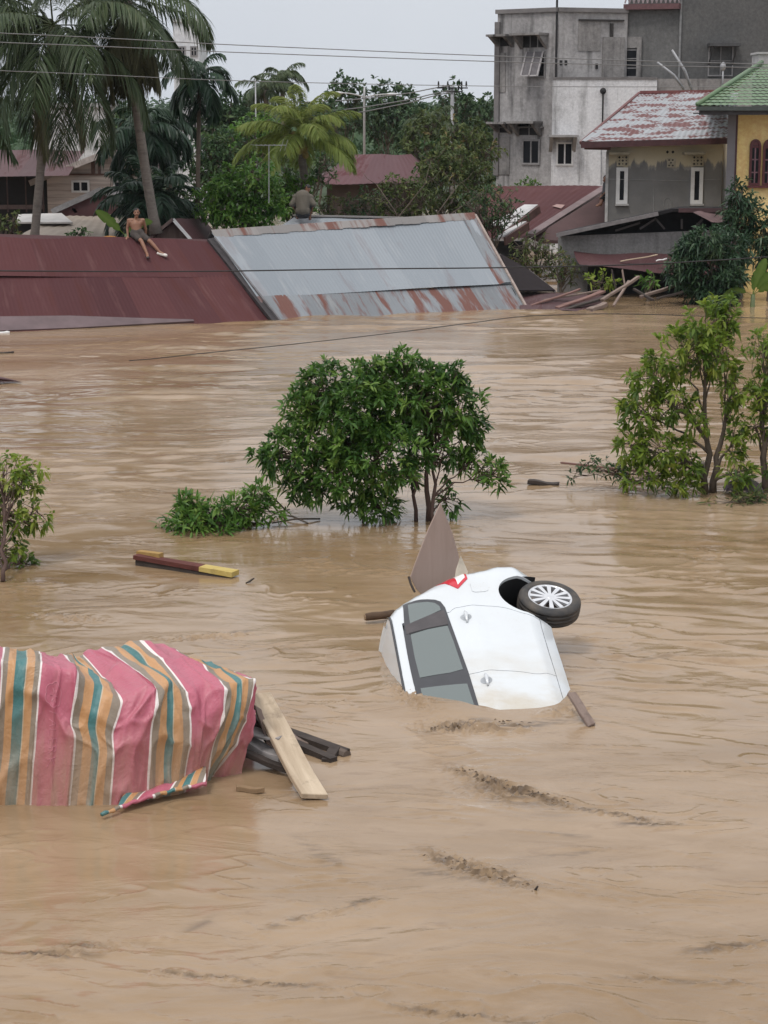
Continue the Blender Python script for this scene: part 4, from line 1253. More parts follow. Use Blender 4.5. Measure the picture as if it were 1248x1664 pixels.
mb = MB(); p0 = fl.pt(fl.len - .02, 0, .06); mb.tube([Vector((p0.x, p0.y, -1)), Vector((p0.x, p0.y, ztop + .9))], .045, 6); mb.build('drain_pipe', M['dark'], B1)
mb = MB(); fr_.pbox(mb, 940, 34, 975, 83, .003, .03); mb.build('stained_panel', conc2, B1)
mb = MB(); fr_.pbox(mb, 908, 33, 931, 128, .003, .025); mb.build('plaster_panel', conc, B1)
mb = MB(); fr_.pbox(mb, 940, 31, 1013, 35, .003, .10); fr_.pbox(mb, 991, 38, 995, 60, .003, .10); mb.build('rusty_bracket', plain('black_stain', (.03, .026, .025), .9), B1)
mb = MB(); fr_.pbox(mb, 979, 60, 1012, 128, .003, .12); mb.build('bay_panel', conc2, B1)
for xx in (909, 917, 967):
    mb = MB(); fr_.pbox(mb, xx, 98 + (5 if xx > 950 else 0), xx + 4, 106 + (6 if xx > 950 else 0), .03, .05); mb.build('vent_hole', M['dark'], B1)

# --- white peeling wall in front of it
fw2 = facade_px(897, 81.0, 1066, 81.0); fw2.skew = .2
B2 = thing('white_building', 'white peeling wall of a lower building below the concrete blocks', 'building', fw2.pt(fw2.len / 2, 0, -1), 'concrete buildings on the right')
_, zt = fw2.uz(980, 129)
mb = MB(); fw2.box(mb, 0, fw2.len, -1.5, zt, -.85, 0); mb.build('wall', white_old, B2)
mb = MB(); fw2.box(mb, .005, fw2.len - .005, zt + .002, zt + .09, -.87, .04); mb.build('wall_cap', trim_conc, B2)
window(fw2, B2, 904, 231, 931, 269, M['frame_white'], .07, 1)
awning(fw2, B2, 892, 219, 935, 247, .7, plain('pale_concrete_hood', (.26, .25, .245), .9, 0, .3, 2.0), 0)
mb = MB(); p = Q(980, 150, 80.85); q = Q(979, 206, 80.85); mb.tube([q, p], .035, 6); mb.ball(p + Vector((0, 0, .05)), .13, 8); mb.build('vent_pipe', M['dark'], B2)
mb = MB(); mb.tube([Q(977, 300, 80.8), Q(977.5, 210, 80.8)], .03, 6); mb.build('down_pipe', M['grey_metal'], B2)
fw3 = facade_px(1067, 81.2, 1180, 81.2)
mb = MB()
_, zt3 = fw3.uz(1100, 128)
fw3.box(mb, 0, fw3.len + 1, -1.5, zt3, -.7, 0)
o = mb.build('boundary_wall', conc2); tag(o, 'stained grey wall between the white wall and the green roofed house', 'wall')

# --- tall dark cement building
f4 = facade_px(1013, 83.2, 1100, 82.6); f4.skew = .3
f5 = facade_px(1100, 82.6, 1330, 82.6); f5.skew = .3
B3 = thing('concrete_building', 'tall dark grey cement building reaching above the frame', 'building', f5.pt(2, 0, -4), 'concrete buildings on the right')
mb = MB()
zt = 14.0
_, zb = f4.uz(1050, 16)
f4.box(mb, 0, f4.len - .003, -1.5, zb, -9, 0)
mb.build('wall', wall_mat('mid_cement', (.105, .104, .103), (.05, .05, .05), (.15, .147, .143), .4, .8, .35), B3)
mb = MB(); f5.box(mb, 0, f5.len, -1.5, zt, -9, .04); mb.build('wall', conc_dark, B3)
mb = MB(); f4.box(mb, -.05, f4.len - .003, zb + .003, zb + .22, -4, .35); mb.build('balcony_beam', plain('maroon_beam', (.11, .052, .055), .7), B3)
mb = MB()
for k in range(12):
    t0 = f4.len * k / 12
    mb.beam(f4.pt(t0, zb + .25, .3), f4.pt(t0 + f4.len / 12, zb + .95, .3), .05, .05)
    mb.beam(f4.pt(t0 + f4.len / 12, zb + .25, .27), f4.pt(t0, zb + .95, .27), .05, .05)
f4.box(mb, 0, f4.len, zb + .95, zb + 1.02, .22, .34)
mb.build('balcony_railing', plain('railing_pale', (.27, .22, .225), .7), B3)
mb = MB(); f4.box(mb, 0, f4.len - .003, zb + .223, zt, -4, -.6); mb.build('balcony_wall', conc_dark, B3)
window(f4, B3, 1013, 80, 1036, 126, M['frame_grey'], .06, 0, 2, .05)
mb = MB(); f4.pbox(mb, 1036.5, 60, 1042, 128, .003, .16); f4.pbox(mb, 1013, 60, 1036, 78, .003, .10); mb.build('window_surround', conc2, B3)
window(f5, B3, 1151, 74, 1190, 124, M['frame_grey'], .05, 1, 1, .10)
u0, z1 = f5.uz(1149, 71); u1, z0 = f5.uz(1199, 76)
mb = MB(); f5.box(mb, u0, u1, z0, z1, .045, .8); 
for c in (u0 + .05, u1 - .25):
    mb.beam(f5.pt(c + .1, z0, .7), f5.pt(c + .02, z0 - .75, .06), .05, .05)
mb.build('awning', plain('dark_hood', (.06, .06, .062), .8), B3)
mb = MB(); p0 = f5.pt(.02, 0, .10); mb.tube([Vector((p0.x, p0.y, 0)), Vector((p0.x, p0.y, 13.5))], .05, 6); mb.build('down_pipe', plain('grey_pipe', (.2, .2, .2), .6), B3)

# --- cream and grey house with the patchy roof
f6 = facade_px(987, 66.0, 1176, 66.0); f6.skew = .22
H1 = thing('plaster_house', 'cream and grey plastered house with a patchy rust and silver roof', 'house', f6.pt(f6.len / 2, 0, -2), 'houses on the right bank')
_, ze = f6.uz(1080, 226)
hw_ = Mat('cream_over_cement', .9, spec=.2)
co = hw_.coord()
s_ = hw_.sep(co)
drip = hw_.noise(hw_.map(co, (2.6, 2.6, .25)), 1.0, 5, .6)
edge = hw_.math('ADD', s_[2], hw_.math('MULTIPLY', hw_.math('SUBTRACT', drip, .5), 1.5))
zc = 3.86
cream = hw_.ramp(hw_.math('SUBTRACT', edge, zc - .5), [(.46, 0.0), (.54, 1.0)])
blot = hw_.noise(co, 1.2, 7, .65)
gcol = hw_.mix(hw_.ramp(blot, [(.35, 0.0), (.65, 1.0)]), (.155, .152, .148), (.20, .195, .19))
ccol = hw_.mix(hw_.ramp(blot, [(.35, 0.0), (.7, 1.0)]), (.50, .44, .31), (.56, .50, .38))
c_ = hw_.mix(cream, gcol, ccol)
lin = hw_.ramp(hw_.math('ABSOLUTE', hw_.math('SUBTRACT', edge, zc - .06)), [(.0, .55), (.06, 0.0)])
c_ = hw_.mix(hw_.math('MULTIPLY', lin, hw_.ramp(drip, [(.4, 0.0), (.6, 1.0)])), c_, (.46, .44, .40))
hw_.color(c_); hw_.bump(hw_.noise(co, 12, 6, .7), .25, .02)
mb = MB(); f6.box(mb, 0, f6.len, -1.5, ze, -5.5, 0); mb.build('wall', hw_.m, H1)
ws = plain('pale_sill', (.40, .39, .38), .7)
for x0, x1 in ((1001.5, 1019), (1123, 1141)):
    wd = window(f6, H1, x0, 272, x1, 331, M['frame_white'], .12, 0, 0, .07)
    mb = MB(); f6.pbox(mb, x0 - 2, 331.3, x1 + 2, 334, .003, .13); mb.build('sill', ws, wd)
    mb = MB(); f6.pbox(mb, x0 + 1, 252, x1 + 2, 270, .003, .05); v = mb.build('vent_block', plain('cream_block', (.40, .35, .25), .8), H1)
    mb = MB()
    u0, z1 = f6.uz(x0 + 2, 253); u1, z0 = f6.uz(x1 + 1, 269)
    for i in range(3):
        for j in range(3):
            if (i + j) % 2 == 0 or True:
                cu, cz = u0 + (u1 - u0) * (i + .5) / 3, z0 + (z1 - z0) * (j + .5) / 3
                r = .045 if (i + j) % 2 == 0 else .028
                mb.add([f6.pt(cu - r, cz, .054), f6.pt(cu, cz - r, .054), f6.pt(cu + r, cz, .054), f6.pt(cu, cz + r, .054)], [(0, 1, 2, 3)])
    mb.build('vent_hole', M['dark'], v)
    mb = MB(); f6.pbox(mb, x0 - 14, 247, x1 + 2, 251, .003, .45); mb.build('hood', plain('cream_hood', (.30, .26, .19), .8), H1)
mb = MB(); f6.pbox(mb, 1084, 257, 1098, 272, .003, .04); v = mb.build('vent_block', plain('cream_block_small', (.40, .36, .28), .8), H1)
mb = MB()
for (px_, py_) in ((1087, 260), (1093, 260), (1090, 264.5), (1087, 269), (1093, 269), (1084.5, 247), (1093.5, 247)):
    u, z = f6.uz(px_, py_); r = .055 if py_ < 250 else .035
    d_ = .044 if py_ > 250 else .004
    mb.add([f6.pt(u - r, z, d_), f6.pt(u, z - r, d_), f6.pt(u + r, z, d_), f6.pt(u, z + r, d_)], [(0, 1, 2, 3)])
mb.build('vent_hole', M['dark'], v)
mb = MB()
ring = []
for k in range(25):
    a = 2 * math.pi * k / 24
    u, z = f6.uz(1085 + 7 * math.cos(a), 331 + 10 * math.sin(a)); ring.append(f6.pt(u, z, .006))
mb.tube(ring, .013, 4)
u, z = f6.uz(1085, 331); u2, z2 = f6.uz(1084, 345); mb.tube([f6.pt(u, z, .006), f6.pt(u2, z2, .006)], .02, 4)
mb.build('painted_ring', plain('ring_paint', (.21, .205, .195), .9), H1)
mb = MB()
for (x0, y0, x1, y1) in ((990, 291, 1120, 294), (1061, 294, 1062.5, 352), (1142, 292, 1170, 291)):
    a, za = f6.uz(x0, y0); b_, zb_ = f6.uz(x1, y1); mb.tube([f6.pt(a, za, .012), f6.pt(b_, zb_, .012)], .012, 4)
mb.build('wall_conduit', plain('pale_conduit', (.27, .265, .255), .8), H1)
mb = MB(); f6.box(mb, -.02, .07, -1, ze - .4, .003, .05); mb.build('corner_strip', ws, H1)
# patchy roof, hipped at its left end
patchy = Mat('patchy_roof', .6)
uv = patchy.coord('UV')
nz = patchy.noise(patchy.map(uv, (1.5, 2.6, 1), rot=(0, 0, .5)), 1.0, 7, .68, .7)
nz2 = patchy.noise(patchy.map(uv, (.35, 3.3, 1)), 1.0, 3, .6)
pf = patchy.ramp(patchy.math('ADD', nz, patchy.math('MULTIPLY', patchy.math('SUBTRACT', nz2, .5), .5)), [(.50, 0.0), (.54, 1.0)])
patchy.color(patchy.mix(pf, patchy.mix(patchy.noise(uv, 3, 5), (.27, .285, .30), (.335, .345, .36)), (.13, .050, .048)))
ea_, eb_ = Q(944, 231, 65.2), Q(1190, 224, 65.4)
rb_, ra_ = Q(1200, 148, 69.6), Q(1040, 150, 69.6)
mb = MB(); sheet(mb, ra_, rb_, eb_, ea_, seed=13, wave=.16, amp=.014, nv=16, sag=.03)
rf6 = mb.build('roof', patchy.m, H1, True)
mb = MB(); mb.poly([ea_ + Vector((0, 0, -.02)), ra_ + Vector((0, .02, -.02)), Vector((ea_.x * 73 / 65.2 + .5, 73, ea_.z))], .03); mb.build('roof', patchy.m, H1)
mb = MB(); mb.beam(ea_ + Vector((0, -.02, -.09)), eb_ + Vector((0, -.02, -.09)), .06, .20); mb.build('fascia', plain('dark_red_fascia', (.06, .02, .022), .6), rf6)
mb = MB(); mb.beam(ra_, rb_, .25, .10); mb.build('ridge_cap', plain('red_ridge', (.16, .05, .05), .6), rf6)
mb = MB(); mb.beam(ea_ + Vector((0, .02, -.03)), ra_ + Vector((0, .02, -.03)), .10, .10); mb.build('hip_edge', plain('red_edge', (.12, .042, .04), .6), rf6)
mb = MB(); mb.beam(ea_ + Vector((.15, .35, -.16)), ea_ + Vector((1.0, .35, -.18)), .22, .16); mb.build('soffit_bracket', plain('rust_bracket', (.10, .04, .035), .8), rf6)
# poles behind that ridge
gp_ = 'thin poles above the patchy roof'
mb = MB(); mb.tube([Q(1112, 146, 70.6), Q(1095, 122, 70.6), Q(1068, 101, 70.6)], [.05, .05, .04], 6); o = mb.build('bamboo_pole', M['grey_metal'], None, True); tag(o, 'pale pole leaning far left above the patchy roof', 'pole', gp_)
mb = MB(); mb.tube([Q(1124, 147, 70.8), Q(1113, 115, 70.8), Q(1092, 81, 70.8)], [.05, .05, .04], 6); o = mb.build('bamboo_pole', M['grey_metal'], None, True); tag(o, 'pale curved pole, taller of the two above the patchy roof', 'pole', gp_)
mb = MB(); p = Q(1175, 108, 70.4); mb.tube([Q(1174, 152, 70.4), p], [.035, .03], 6); mb.ball(p, .12, 8, (.8, .8, 1.3)); o = mb.build('vent_pole', M['grey_metal'], None, True); tag(o, 'short upright pipe with a cap near the green tiled roof', 'pole', gp_)

# --- yellow house with green tiles
f7 = facade_px(1182, 62.0, 1330, 62.0); f7.skew = .30
H2 = thing('yellow_house', 'yellow house with a green tiled roof and dark red arched windows', 'house', f7.pt(f7.len / 2, 0, -2), 'houses on the right bank')
_, ze7 = f7.uz(1220, 180)
mb = MB(); f7.box(mb, .24, f7.len, -1.5, ze7 - .003, -6, 0)
mb.build('wall', wall_mat('yellow_plaster', (.68, .48, .20), (.45, .31, .13), (.74, .54, .26), .25, .8, .2), H2)
mb = MB(); f7.box(mb, 0, .25, -1.5, ze7 - .003, -.3, .10); mb.build('column', plain('grey_column', (.165, .155, .165), .8, 0, .12, 2), H2)
mb = MB(); f7.box(mb, .252, .32, -1.5, ze7 - .006, .0, .05); mb.build('column_edge', plain('maroon_edge', (.07, .03, .035), .7), H2)
# arched windows
def arched(x0, x1, ytop, yb, open_=False):
    u0, z0 = f7.uz(x0, yb); u1, z1 = f7.uz(x1, ytop)
    wd = u1 - u0; r = wd / 2; zs = z1 - r * 1.25
    mb = MB()
    def outline(k):
        pts = [(u0 + k, z0 + k), (u1 - k, z0 + k), (u1 - k, zs)]
        for i in range(1, 12):
            a = math.pi * i / 12
            pts.append((u0 + r + (r - k) * math.cos(a), zs + (r * 1.25 - k) * math.sin(a)))
        pts.append((u0 + k, zs))
        return pts
    oo, ii = outline(0), outline(.07)
    m = len(oo)
    vs = [f7.pt(*p, .08) for p in oo] + [f7.pt(*p, .08) for p in ii] + [f7.pt(*p, .003) for p in oo] + [f7.pt(*p, .01) for p in ii]
    fs = []
    for i in range(m):
        j = (i + 1) % m
        fs += [(i, j, m + j, m + i), (2 * m + i, 2 * m + j, j, i), (m + i, m + j, 3 * m + j, 3 * m + i)]
    mb.add(vs, fs)
    f7.box(mb, u0 + .07, u1 - .07, zs - .05, zs + .02, .01, .07)
    o = mb.build('window', M['frame_red'], H2)
    mb = MB(); mb.add([f7.pt(*p, .02) for p in ii], [tuple(range(m))]); mb.build('pane', M['glass_dark'], o)
    mb = MB()
    for t in (.33, .66): f7.box(mb, u0 + .07, u1 - .07, z0 + (zs - z0) * t - .02, z0 + (zs - z0) * t + .02, .022, .045)
    f7.box(mb, u0 + r - .02, u0 + r + .02, z0 + .07, zs - .05, .022, .05)
    mb.build('glazing_bars', plain('mauve_bars', (.20, .10, .12), .6), o)
    mb = MB()
    fan = [f7.pt(u0 + r, zs + .03, .03)] + [f7.pt(u0 + r + (r - .08) * math.cos(math.pi * i / 10), zs + .03 + (r * 1.25 - .11) * math.sin(math.pi * i / 10), .03) for i in range(11)]
    mb.add(fan, [(0, i, i + 1) for i in range(1, 11)]); mb.build('fanlight', plain('red_fanlight', (.10, .015, .02), .4), o)
arched(1216, 1237, 226, 301)
arched(1237.6, 1260, 226, 301)
mb = MB(); f7.pbox(mb, 1213, 301.5, 1264, 305, .003, .16); mb.build('sill', M['frame_red'], H2)
tile = Mat('green_tiles', .5)
uv = tile.coord('UV'); U = tile.sep(uv)
tn = tile.noise(uv, 2.2, 6, .65)
tile.color(tile.mix(tile.ramp(tn, [(.3, 0.0), (.7, 1.0)]), (.085, .150, .075), (.135, .205, .11)))
ea7, eb7 = Q(1133, 172, 60.9), Q(1345, 172, 60.9)
ra7, rb7 = Q(1238, 104, 66.0), Q(1345, 104, 66.0)
mb = MB()
LUt, LVt = (eb7 - ea7).length, (ea7 - ra7).length
nrm7 = (eb7 - ea7).cross(ra7 - ea7).normalized()
def tilefn(u, v):
    p = ra7.lerp(rb7, u).lerp(ea7.lerp(eb7, u), v)
    k = (v * 15) % 1.0
    return p + nrm7 * (.026 * k + .012 * math.sin(u * LUt / .22 * 2 * math.pi))
vs_rows = []
for i in range(15):
    mb.grid(lambda u, v, i=i: tilefn(u, min((i + v * .985) / 15, 1)), 90, 3, lambda u, v, i=i: (u * LUt, (i + v) / 15 * LVt))
rf7 = mb.build('roof', tile.m, H2)
mb = MB(); mb.poly([ea7 + Vector((0, 0, -.03)), ra7 + Vector((0, 0, -.03)), Vector((ea7.x * 71 / 60.9 + .5, 71, ea7.z))], .05); mb.build('roof', tile.m, H2)
mb = MB(); mb.beam(ea7 + Vector((-.03, -.02, -.08)), eb7 + Vector((0, -.02, -.08)), .08, .12); mb.build('gutter', plain('dark_gutter', (.045, .055, .05), .6), rf7)
mb = MB(); mb.beam(ea7 + Vector((.08, .1, -.20)), eb7 + Vector((0, .1, -.20)), .06, .14); mb.box(ea7.x + .08, 61.0, ea7.z - .24, eb7.x, 62.2, ea7.z - .20); mb.build('soffit', plain('dark_soffit', (.05, .047, .05), .8), rf7)
mb = MB(); mb.tube([ea7 + nrm7 * .05, ra7 + nrm7 * .07], .07, 8); mb.build('hip_tiles', tile.m, rf7, True)
a, b_ = Q(1227, 106, 67.0), Q(1262, 89, 67.0)
mb = MB(); mb.box(a.x, 66.4, a.z - .4, b_.x, 67.6, b_.z); mb.box(a.x - .05, 66.35, b_.z + .003, b_.x + .05, 67.65, b_.z + .07); o = mb.build('water_tank', plain('pale_tank', (.36, .35, .35), .8, 0, .2, 2), None); tag(o, 'pale square block standing on top behind the green tiled roof', 'water tank')

# --- shed with a grey wall and a dark open roof
f8 = facade_px(908, 62.0, 1215, 62.0)
SH = thing('shed', 'low shed with a grey plank wall under a dark open roof truss', 'shed', f8.pt(f8.len / 2, 0, -1.5), 'houses on the right bank')
u0, z0 = f8.uz(912, 418); u1, z1 = f8.uz(1212, 372)
_, zl = f8.uz(930, 384)
mb = MB()
vs = [f8.pt(.05, -1, 0), f8.pt(u1, -1, 0), f8.pt(u1, z1, 0), f8.pt(.05, zl, 0)]
mb.poly(vs, .12, up=f8.n); mb.build('wall', wall_mat('grey_boards', (.205, .20, .20), (.10, .095, .095), (.28, .275, .27), .55, 1.4, .3), SH)
p0, p1, p2 = Q(904, 379, 61.4), Q(1092, 339, 61.4), Q(1215, 339, 61.4)
mb = MB()
bk = Vector((.4, 1.5, .0))
mb.poly([p0, p1, p1 + bk, p0 + bk], .10, up=(0, 0, 1)); mb.poly([p1 + Vector((.003, 0, 0)), p2, p2 + bk, p1 + bk + Vector((.003, 0, 0))], .10, up=(0, 0, 1))
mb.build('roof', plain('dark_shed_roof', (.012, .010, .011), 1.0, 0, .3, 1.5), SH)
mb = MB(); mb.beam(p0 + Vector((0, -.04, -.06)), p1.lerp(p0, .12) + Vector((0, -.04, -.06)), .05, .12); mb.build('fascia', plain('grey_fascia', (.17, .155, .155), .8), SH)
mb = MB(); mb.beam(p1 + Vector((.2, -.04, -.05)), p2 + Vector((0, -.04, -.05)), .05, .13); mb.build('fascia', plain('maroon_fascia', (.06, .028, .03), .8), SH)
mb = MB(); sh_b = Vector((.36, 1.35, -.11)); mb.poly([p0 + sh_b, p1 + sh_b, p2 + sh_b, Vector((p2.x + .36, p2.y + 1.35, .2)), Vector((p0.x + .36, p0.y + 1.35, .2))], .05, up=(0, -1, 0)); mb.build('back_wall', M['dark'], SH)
mb = MB()
for (x0, y0, x1, y1) in ((1040, 372, 1066, 355), (1066, 356, 1080, 372), (1108, 356, 1108, 372), (1126, 372, 1142, 356), (1000, 375, 1040, 362)):
    mb.beam(Q(x0, y0, 61.9), Q(x1, y1, 61.9), .06, .06)
mb.build('truss', plain('truss_wood', (.085, .075, .075), .8), SH)
mb = MB()
sheet(mb, Q(1126, 345, 61.2), Q(1182, 342, 61.9), Q(1190, 358, 61.0), Q(1157, 361, 60.5), seed=17, wave=.12, nv=4)
mb.build('loose_sheet', plain('grey_maroon_sheet', (.12, .075, .075), .7, 0, .3, 3), SH)
# awning roof sagging below it
mb = MB()
sheet(mb, Q(932, 407, 61.7), Q(1190, 420, 61.7), Q(1186, 452, 59.6), Q(942, 432, 59.9), seed=18, wave=.16, sag=.06, nv=8)
aw = mb.build('awning_roof', M['maroon_dull'], None, True); tag(aw, 'sagging maroon awning roof below the grey shed wall', 'awning', 'houses on the right bank')
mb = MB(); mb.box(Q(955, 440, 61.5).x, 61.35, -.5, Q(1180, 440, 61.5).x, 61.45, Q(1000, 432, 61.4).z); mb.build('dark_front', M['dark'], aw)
plank(Q(1008, 425, 60.5), Q(1068, 414, 60.5), .10, .03, W_pale, 'pale batten lying on the sagging maroon awning', 'drifting scraps', 'batten')
plank(Q(1066, 424, 60.1), Q(1084, 420, 60.1), .12, .03, M['white'], 'small white scrap lying on the sagging maroon awning', 'drifting scraps', 'scrap', 'white_scrap')

# --- maroon roof below the concrete block
H3 = thing('maroon_roof_house', 'low house with a broad maroon roof and pale verge below the concrete building', 'house', Q(900, 380, 70), 'houses on the right bank')
plA = plane3(Q(800, 301, 75), Q(990, 301, 75), Q(860, 384, 66))
mb = MB()
A_, B_ = RP(796, 301, plA), RP(992, 303, plA)
C_, D_ = RP(862, 386, plA), RP(742, 386, plA)
sheet(mb, A_, B_, C_, D_, seed=21, wave=.2, amp=.006, nv=8, sag=.03)
rfA = mb.build('roof', M['maroon'], H3, True)
nA = plA[1] if plA[1].z > 0 else -plA[1]
mb = MB(); mb.beam(B_ + nA * .08, C_ + nA * .08, .30, .10, nA); mb.build('verge_cap', plain('grey_pink_verge', (.19, .14, .14), .7, 0, .2, 2), rfA)
mb = MB(); mb.add([RP(897, 337, plA) + nA * .05, RP(905, 334, plA) + nA * .05, RP(918, 335, plA) + nA * .05, RP(912, 341, plA) + nA * .05], [(0, 3, 2, 1)]); mb.build('roof_patch', plain('pink_patch', (.36, .23, .21), .7), rfA)
plB = plane3(Q(992, 318, 69.5), Q(992, 386, 66.2), Q(872, 386, 66.2))
mb = MB(); mb.add([Q(985, 311, 70), Q(996, 311, 70), Q(996, 396, 66.2), Q(880, 396, 66.2), Q(862, 388, 66.2)], [(0, 4, 3, 2, 1)]); mb.build('lower_roof', plain('dull_brown_roof', (.070, .036, .035), .75, 0, .25, 1.2), H3)
# white lean-to roofs seen through the leaves at its left
LT = thing('lean_to', 'lean-to with white sheets and maroon edges half hidden by leaves', 'lean-to', Q(830, 400, 64), 'houses on the right bank')
white_sheet = plain('white_sheet', (.46, .45, .45), .8, 0, .2, 2)
for i, (a, b_, c, d_) in enumerate([((852, 334), (874, 334), (822, 374), (796, 366)), ((840, 364), (856, 361), (818, 386), (800, 392))]):
    mb = MB(); pts = [Q(a[0], a[1], 66.2 - i), Q(b_[0], b_[1], 66.0 - i), Q(c[0], c[1], 64.6 - i), Q(d_[0], d_[1], 64.6 - i)]; mb.poly(pts, .04)
    sh2 = mb.build('roof_sheet', white_sheet, LT)
    mb = MB(); mb.beam(pts[1] + Vector((.05, 0, -.12)), pts[2] + Vector((.05, 0, -.12)), .08, .26); mb.build('edge_board', plain('brown_edge', (.11, .06, .055), .8), sh2)
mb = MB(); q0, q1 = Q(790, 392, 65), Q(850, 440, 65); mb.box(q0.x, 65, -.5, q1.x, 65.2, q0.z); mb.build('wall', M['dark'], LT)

# --- left bank
f9 = facade_px(72, 70.0, 232, 70.0)
H4 = thing('wooden_house', 'wooden plank house with a maroon gable roof behind the left palms', 'house', f9.pt(f9.len / 2, 0, -3), 'houses on the left bank')
boards = Mat('pale_boards', .9)
co = boards.coord(); sp = boards.sep(co)
rowi = boards.math('FLOOR', boards.math('MULTIPLY', sp[2], 4.2))
rv = boards.n('ShaderNodeTexWhiteNoise', {'W': rowi}, noise_dimensions='1D').outputs[0]
bn_ = boards.noise(boards.map(co, (.7, .7, 8)), 1.0, 6, .65)
c_ = boards.mix(rv, (.44, .37, .33), (.58, .50, .45))
c_ = boards.mix(boards.math('MULTIPLY', boards.ramp(bn_, [(.45, 0.0), (.7, 1.0)]), .6), c_, (.16, .12, .10))
gapm = boards.ramp(boards.math('FRACT', boards.math('MULTIPLY', sp[2], 4.2)), [(0, 1.0), (.09, 0.0)])
c_ = boards.mix(boards.math('MULTIPLY', gapm, .6), c_, (.06, .045, .04))
boards.color(c_)
ua, za = f9.uz(74, 284); up_, zp = f9.uz(176, 245); ur, zr = f9.uz(228, 270)
mb = MB(); mb.poly([f9.pt(.02, -1, 0), f9.pt(f9.len, -1, 0), f9.pt(f9.len, zr - .05, 0), f9.pt(up_, zp - .05, 0), f9.pt(.02, za - .05, 0)], .15, up=f9.n); mb.build('wall', boards.m, H4)
rz = Vector((0, 0, .10))
def rpt(u, z, d): return f9.pt(u, z, d)
mb = MB()
sheet(mb, rpt(up_, zp, -6), rpt(up_, zp, .5), rpt(-.5, za - .22, .5), rpt(-.5, za - .22, -6), seed=23, wave=.2, nv=6)
sheet(mb, rpt(up_, zp, .5), rpt(up_, zp, -6), rpt(f9.len + .4, zr - .12, -6), rpt(f9.len + .4, zr - .12, .5), seed=24, wave=.2, nv=6)
mb.build('roof', M['maroon_dull'], H4, True)
mb = MB(); mb.beam(rpt(up_, zp - .06, .52), rpt(-.5, za - .28, .52), .05, .20); mb.beam(rpt(up_ + .01, zp - .06, .52), rpt(f9.len + .4, zr - .18, .52), .05, .20); mb.build('barge_board', plain('pale_barge', (.36, .31, .28), .8), H4)
mb = MB(); f9.pbox(mb, 78, 282, 222, 285, .003, .06); f9.pbox(mb, 148, 262, 155, 284, .003, .05); f9.pbox(mb, 159, 262, 164, 284, .003, .05); mb.build('tie_beam', plain('brown_beam', (.13, .075, .06), .8), H4)
window(f9, H4, 116, 293, 146, 313, M['frame_white'], .07, 1)
window(f9, H4, 184, 293, 214, 313, M['frame_white'], .07, 1)
# wing with the dark veranda
f10 = facade_px(-60, 69.0, 72, 69.0)
ue, ze_ = f10.uz(30, 285); _, zt_ = f10.uz(30, 246)
mb = MB(); sheet(mb, f10.pt(-1, zt_, -3.2), f10.pt(f10.len + .9, zt_, -3.2), f10.pt(f10.len + .9, ze_, .8), f10.pt(-1, ze_, .8), seed=25, wave=.2, nv=6)
mb.build('roof', M['maroon_dull'], H4, True)
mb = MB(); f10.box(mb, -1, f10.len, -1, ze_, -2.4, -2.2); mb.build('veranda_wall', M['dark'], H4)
mb = MB()
for xx in (10, 40, 68): f10.pbox(mb, xx, 287, xx + 3.5, 345, -.1, .02)
mb.build('veranda_post', plain('dark_post', (.07, .04, .035), .8), H4)
mb = MB(); f10.pbox(mb, -40, 333, 72, 340, -.1, .0); mb.build('veranda_rail', plain('brown_rail', (.09, .06, .055), .8), H4)
# small gabled porch roof in front
P = thing('porch_roof', 'small porch with a grey and maroon gable roof before the wooden house', 'porch', Q(150, 350, 67), 'houses on the left bank')
ap = Q(164, 308, 66.0); apb = ap + Vector((0, 3.2, 0))
l0 = Q(84, 344, 66.0); r0 = Q(198, 328, 66.0)
mb = MB(); sheet(mb, apb, ap, l0, l0 + Vector((0, 3.2, 0)), seed=26, wave=.18, nv=4); sheet(mb, ap, apb, r0 + Vector((0, 3.2, 0)), r0, seed=27, wave=.18, nv=4)
mb.build('roof', plain('dull_grey_roof', (.15, .14, .145), .7, 0, .2, 2), P, True)
mb = MB(); mb.poly([l0 + Vector((0, .06, -.05)), ap + Vector((0, .06, -.08)), r0 + Vector((0, .06, -.05)), Q(198, 352, 66.06), Q(84, 352, 66.06)], .05, up=(0, -1, 0)); mb.build('gable', plain('maroon_gable', (.085, .034, .036), .75, 0, .2, 1.5), P)
mb = MB(); mb.beam(ap, l0, .06, .18); mb.beam(ap + Vector((.01, 0, 0)), r0, .06, .18); mb.build('barge_board', plain('grey_barge', (.22, .21, .21), .8), P)
mb = MB(); mb.add([Q(116, 339, 65.9), Q(121, 338, 65.9), Q(126, 345, 65.9), Q(121, 346, 65.9)], [(0, 1, 2, 3), (3, 2, 1, 0)]); mb.build('roof_patch', M['white'], P)
# pale awning below
AW = thing('pale_awning', 'low pale roof with white and tan sheets behind the maroon roof', 'awning', Q(110, 385, 62), 'houses on the left bank')
mb = MB(); mb.poly([Q(30, 348, 66), Q(100, 346, 66), Q(118, 361, 63.6), Q(26, 361, 63.6)], .05, up=(0, 0, 1)); mb.build('white_panel', plain('dirty_white_panel', (.46, .44, .42), .8, 0, .15, 1.5), AW)
mb = MB(); sheet(mb, Q(100, 350, 65.6), Q(215, 350, 65.6), Q(225, 388, 61.6), Q(20, 388, 61.6), seed=29, wave=.3, amp=.01, nv=10); mb.build('tan_panel', plain('tan_sheet', (.33, .275, .225), .8, 0, .2, .8), AW, True)
mb = MB(); mb.beam(Q(22, 389, 61.5), Q(225, 389, 61.5), .06, .12); mb.build('front_beam', plain('awning_beam', (.2, .16, .14), .8), AW)
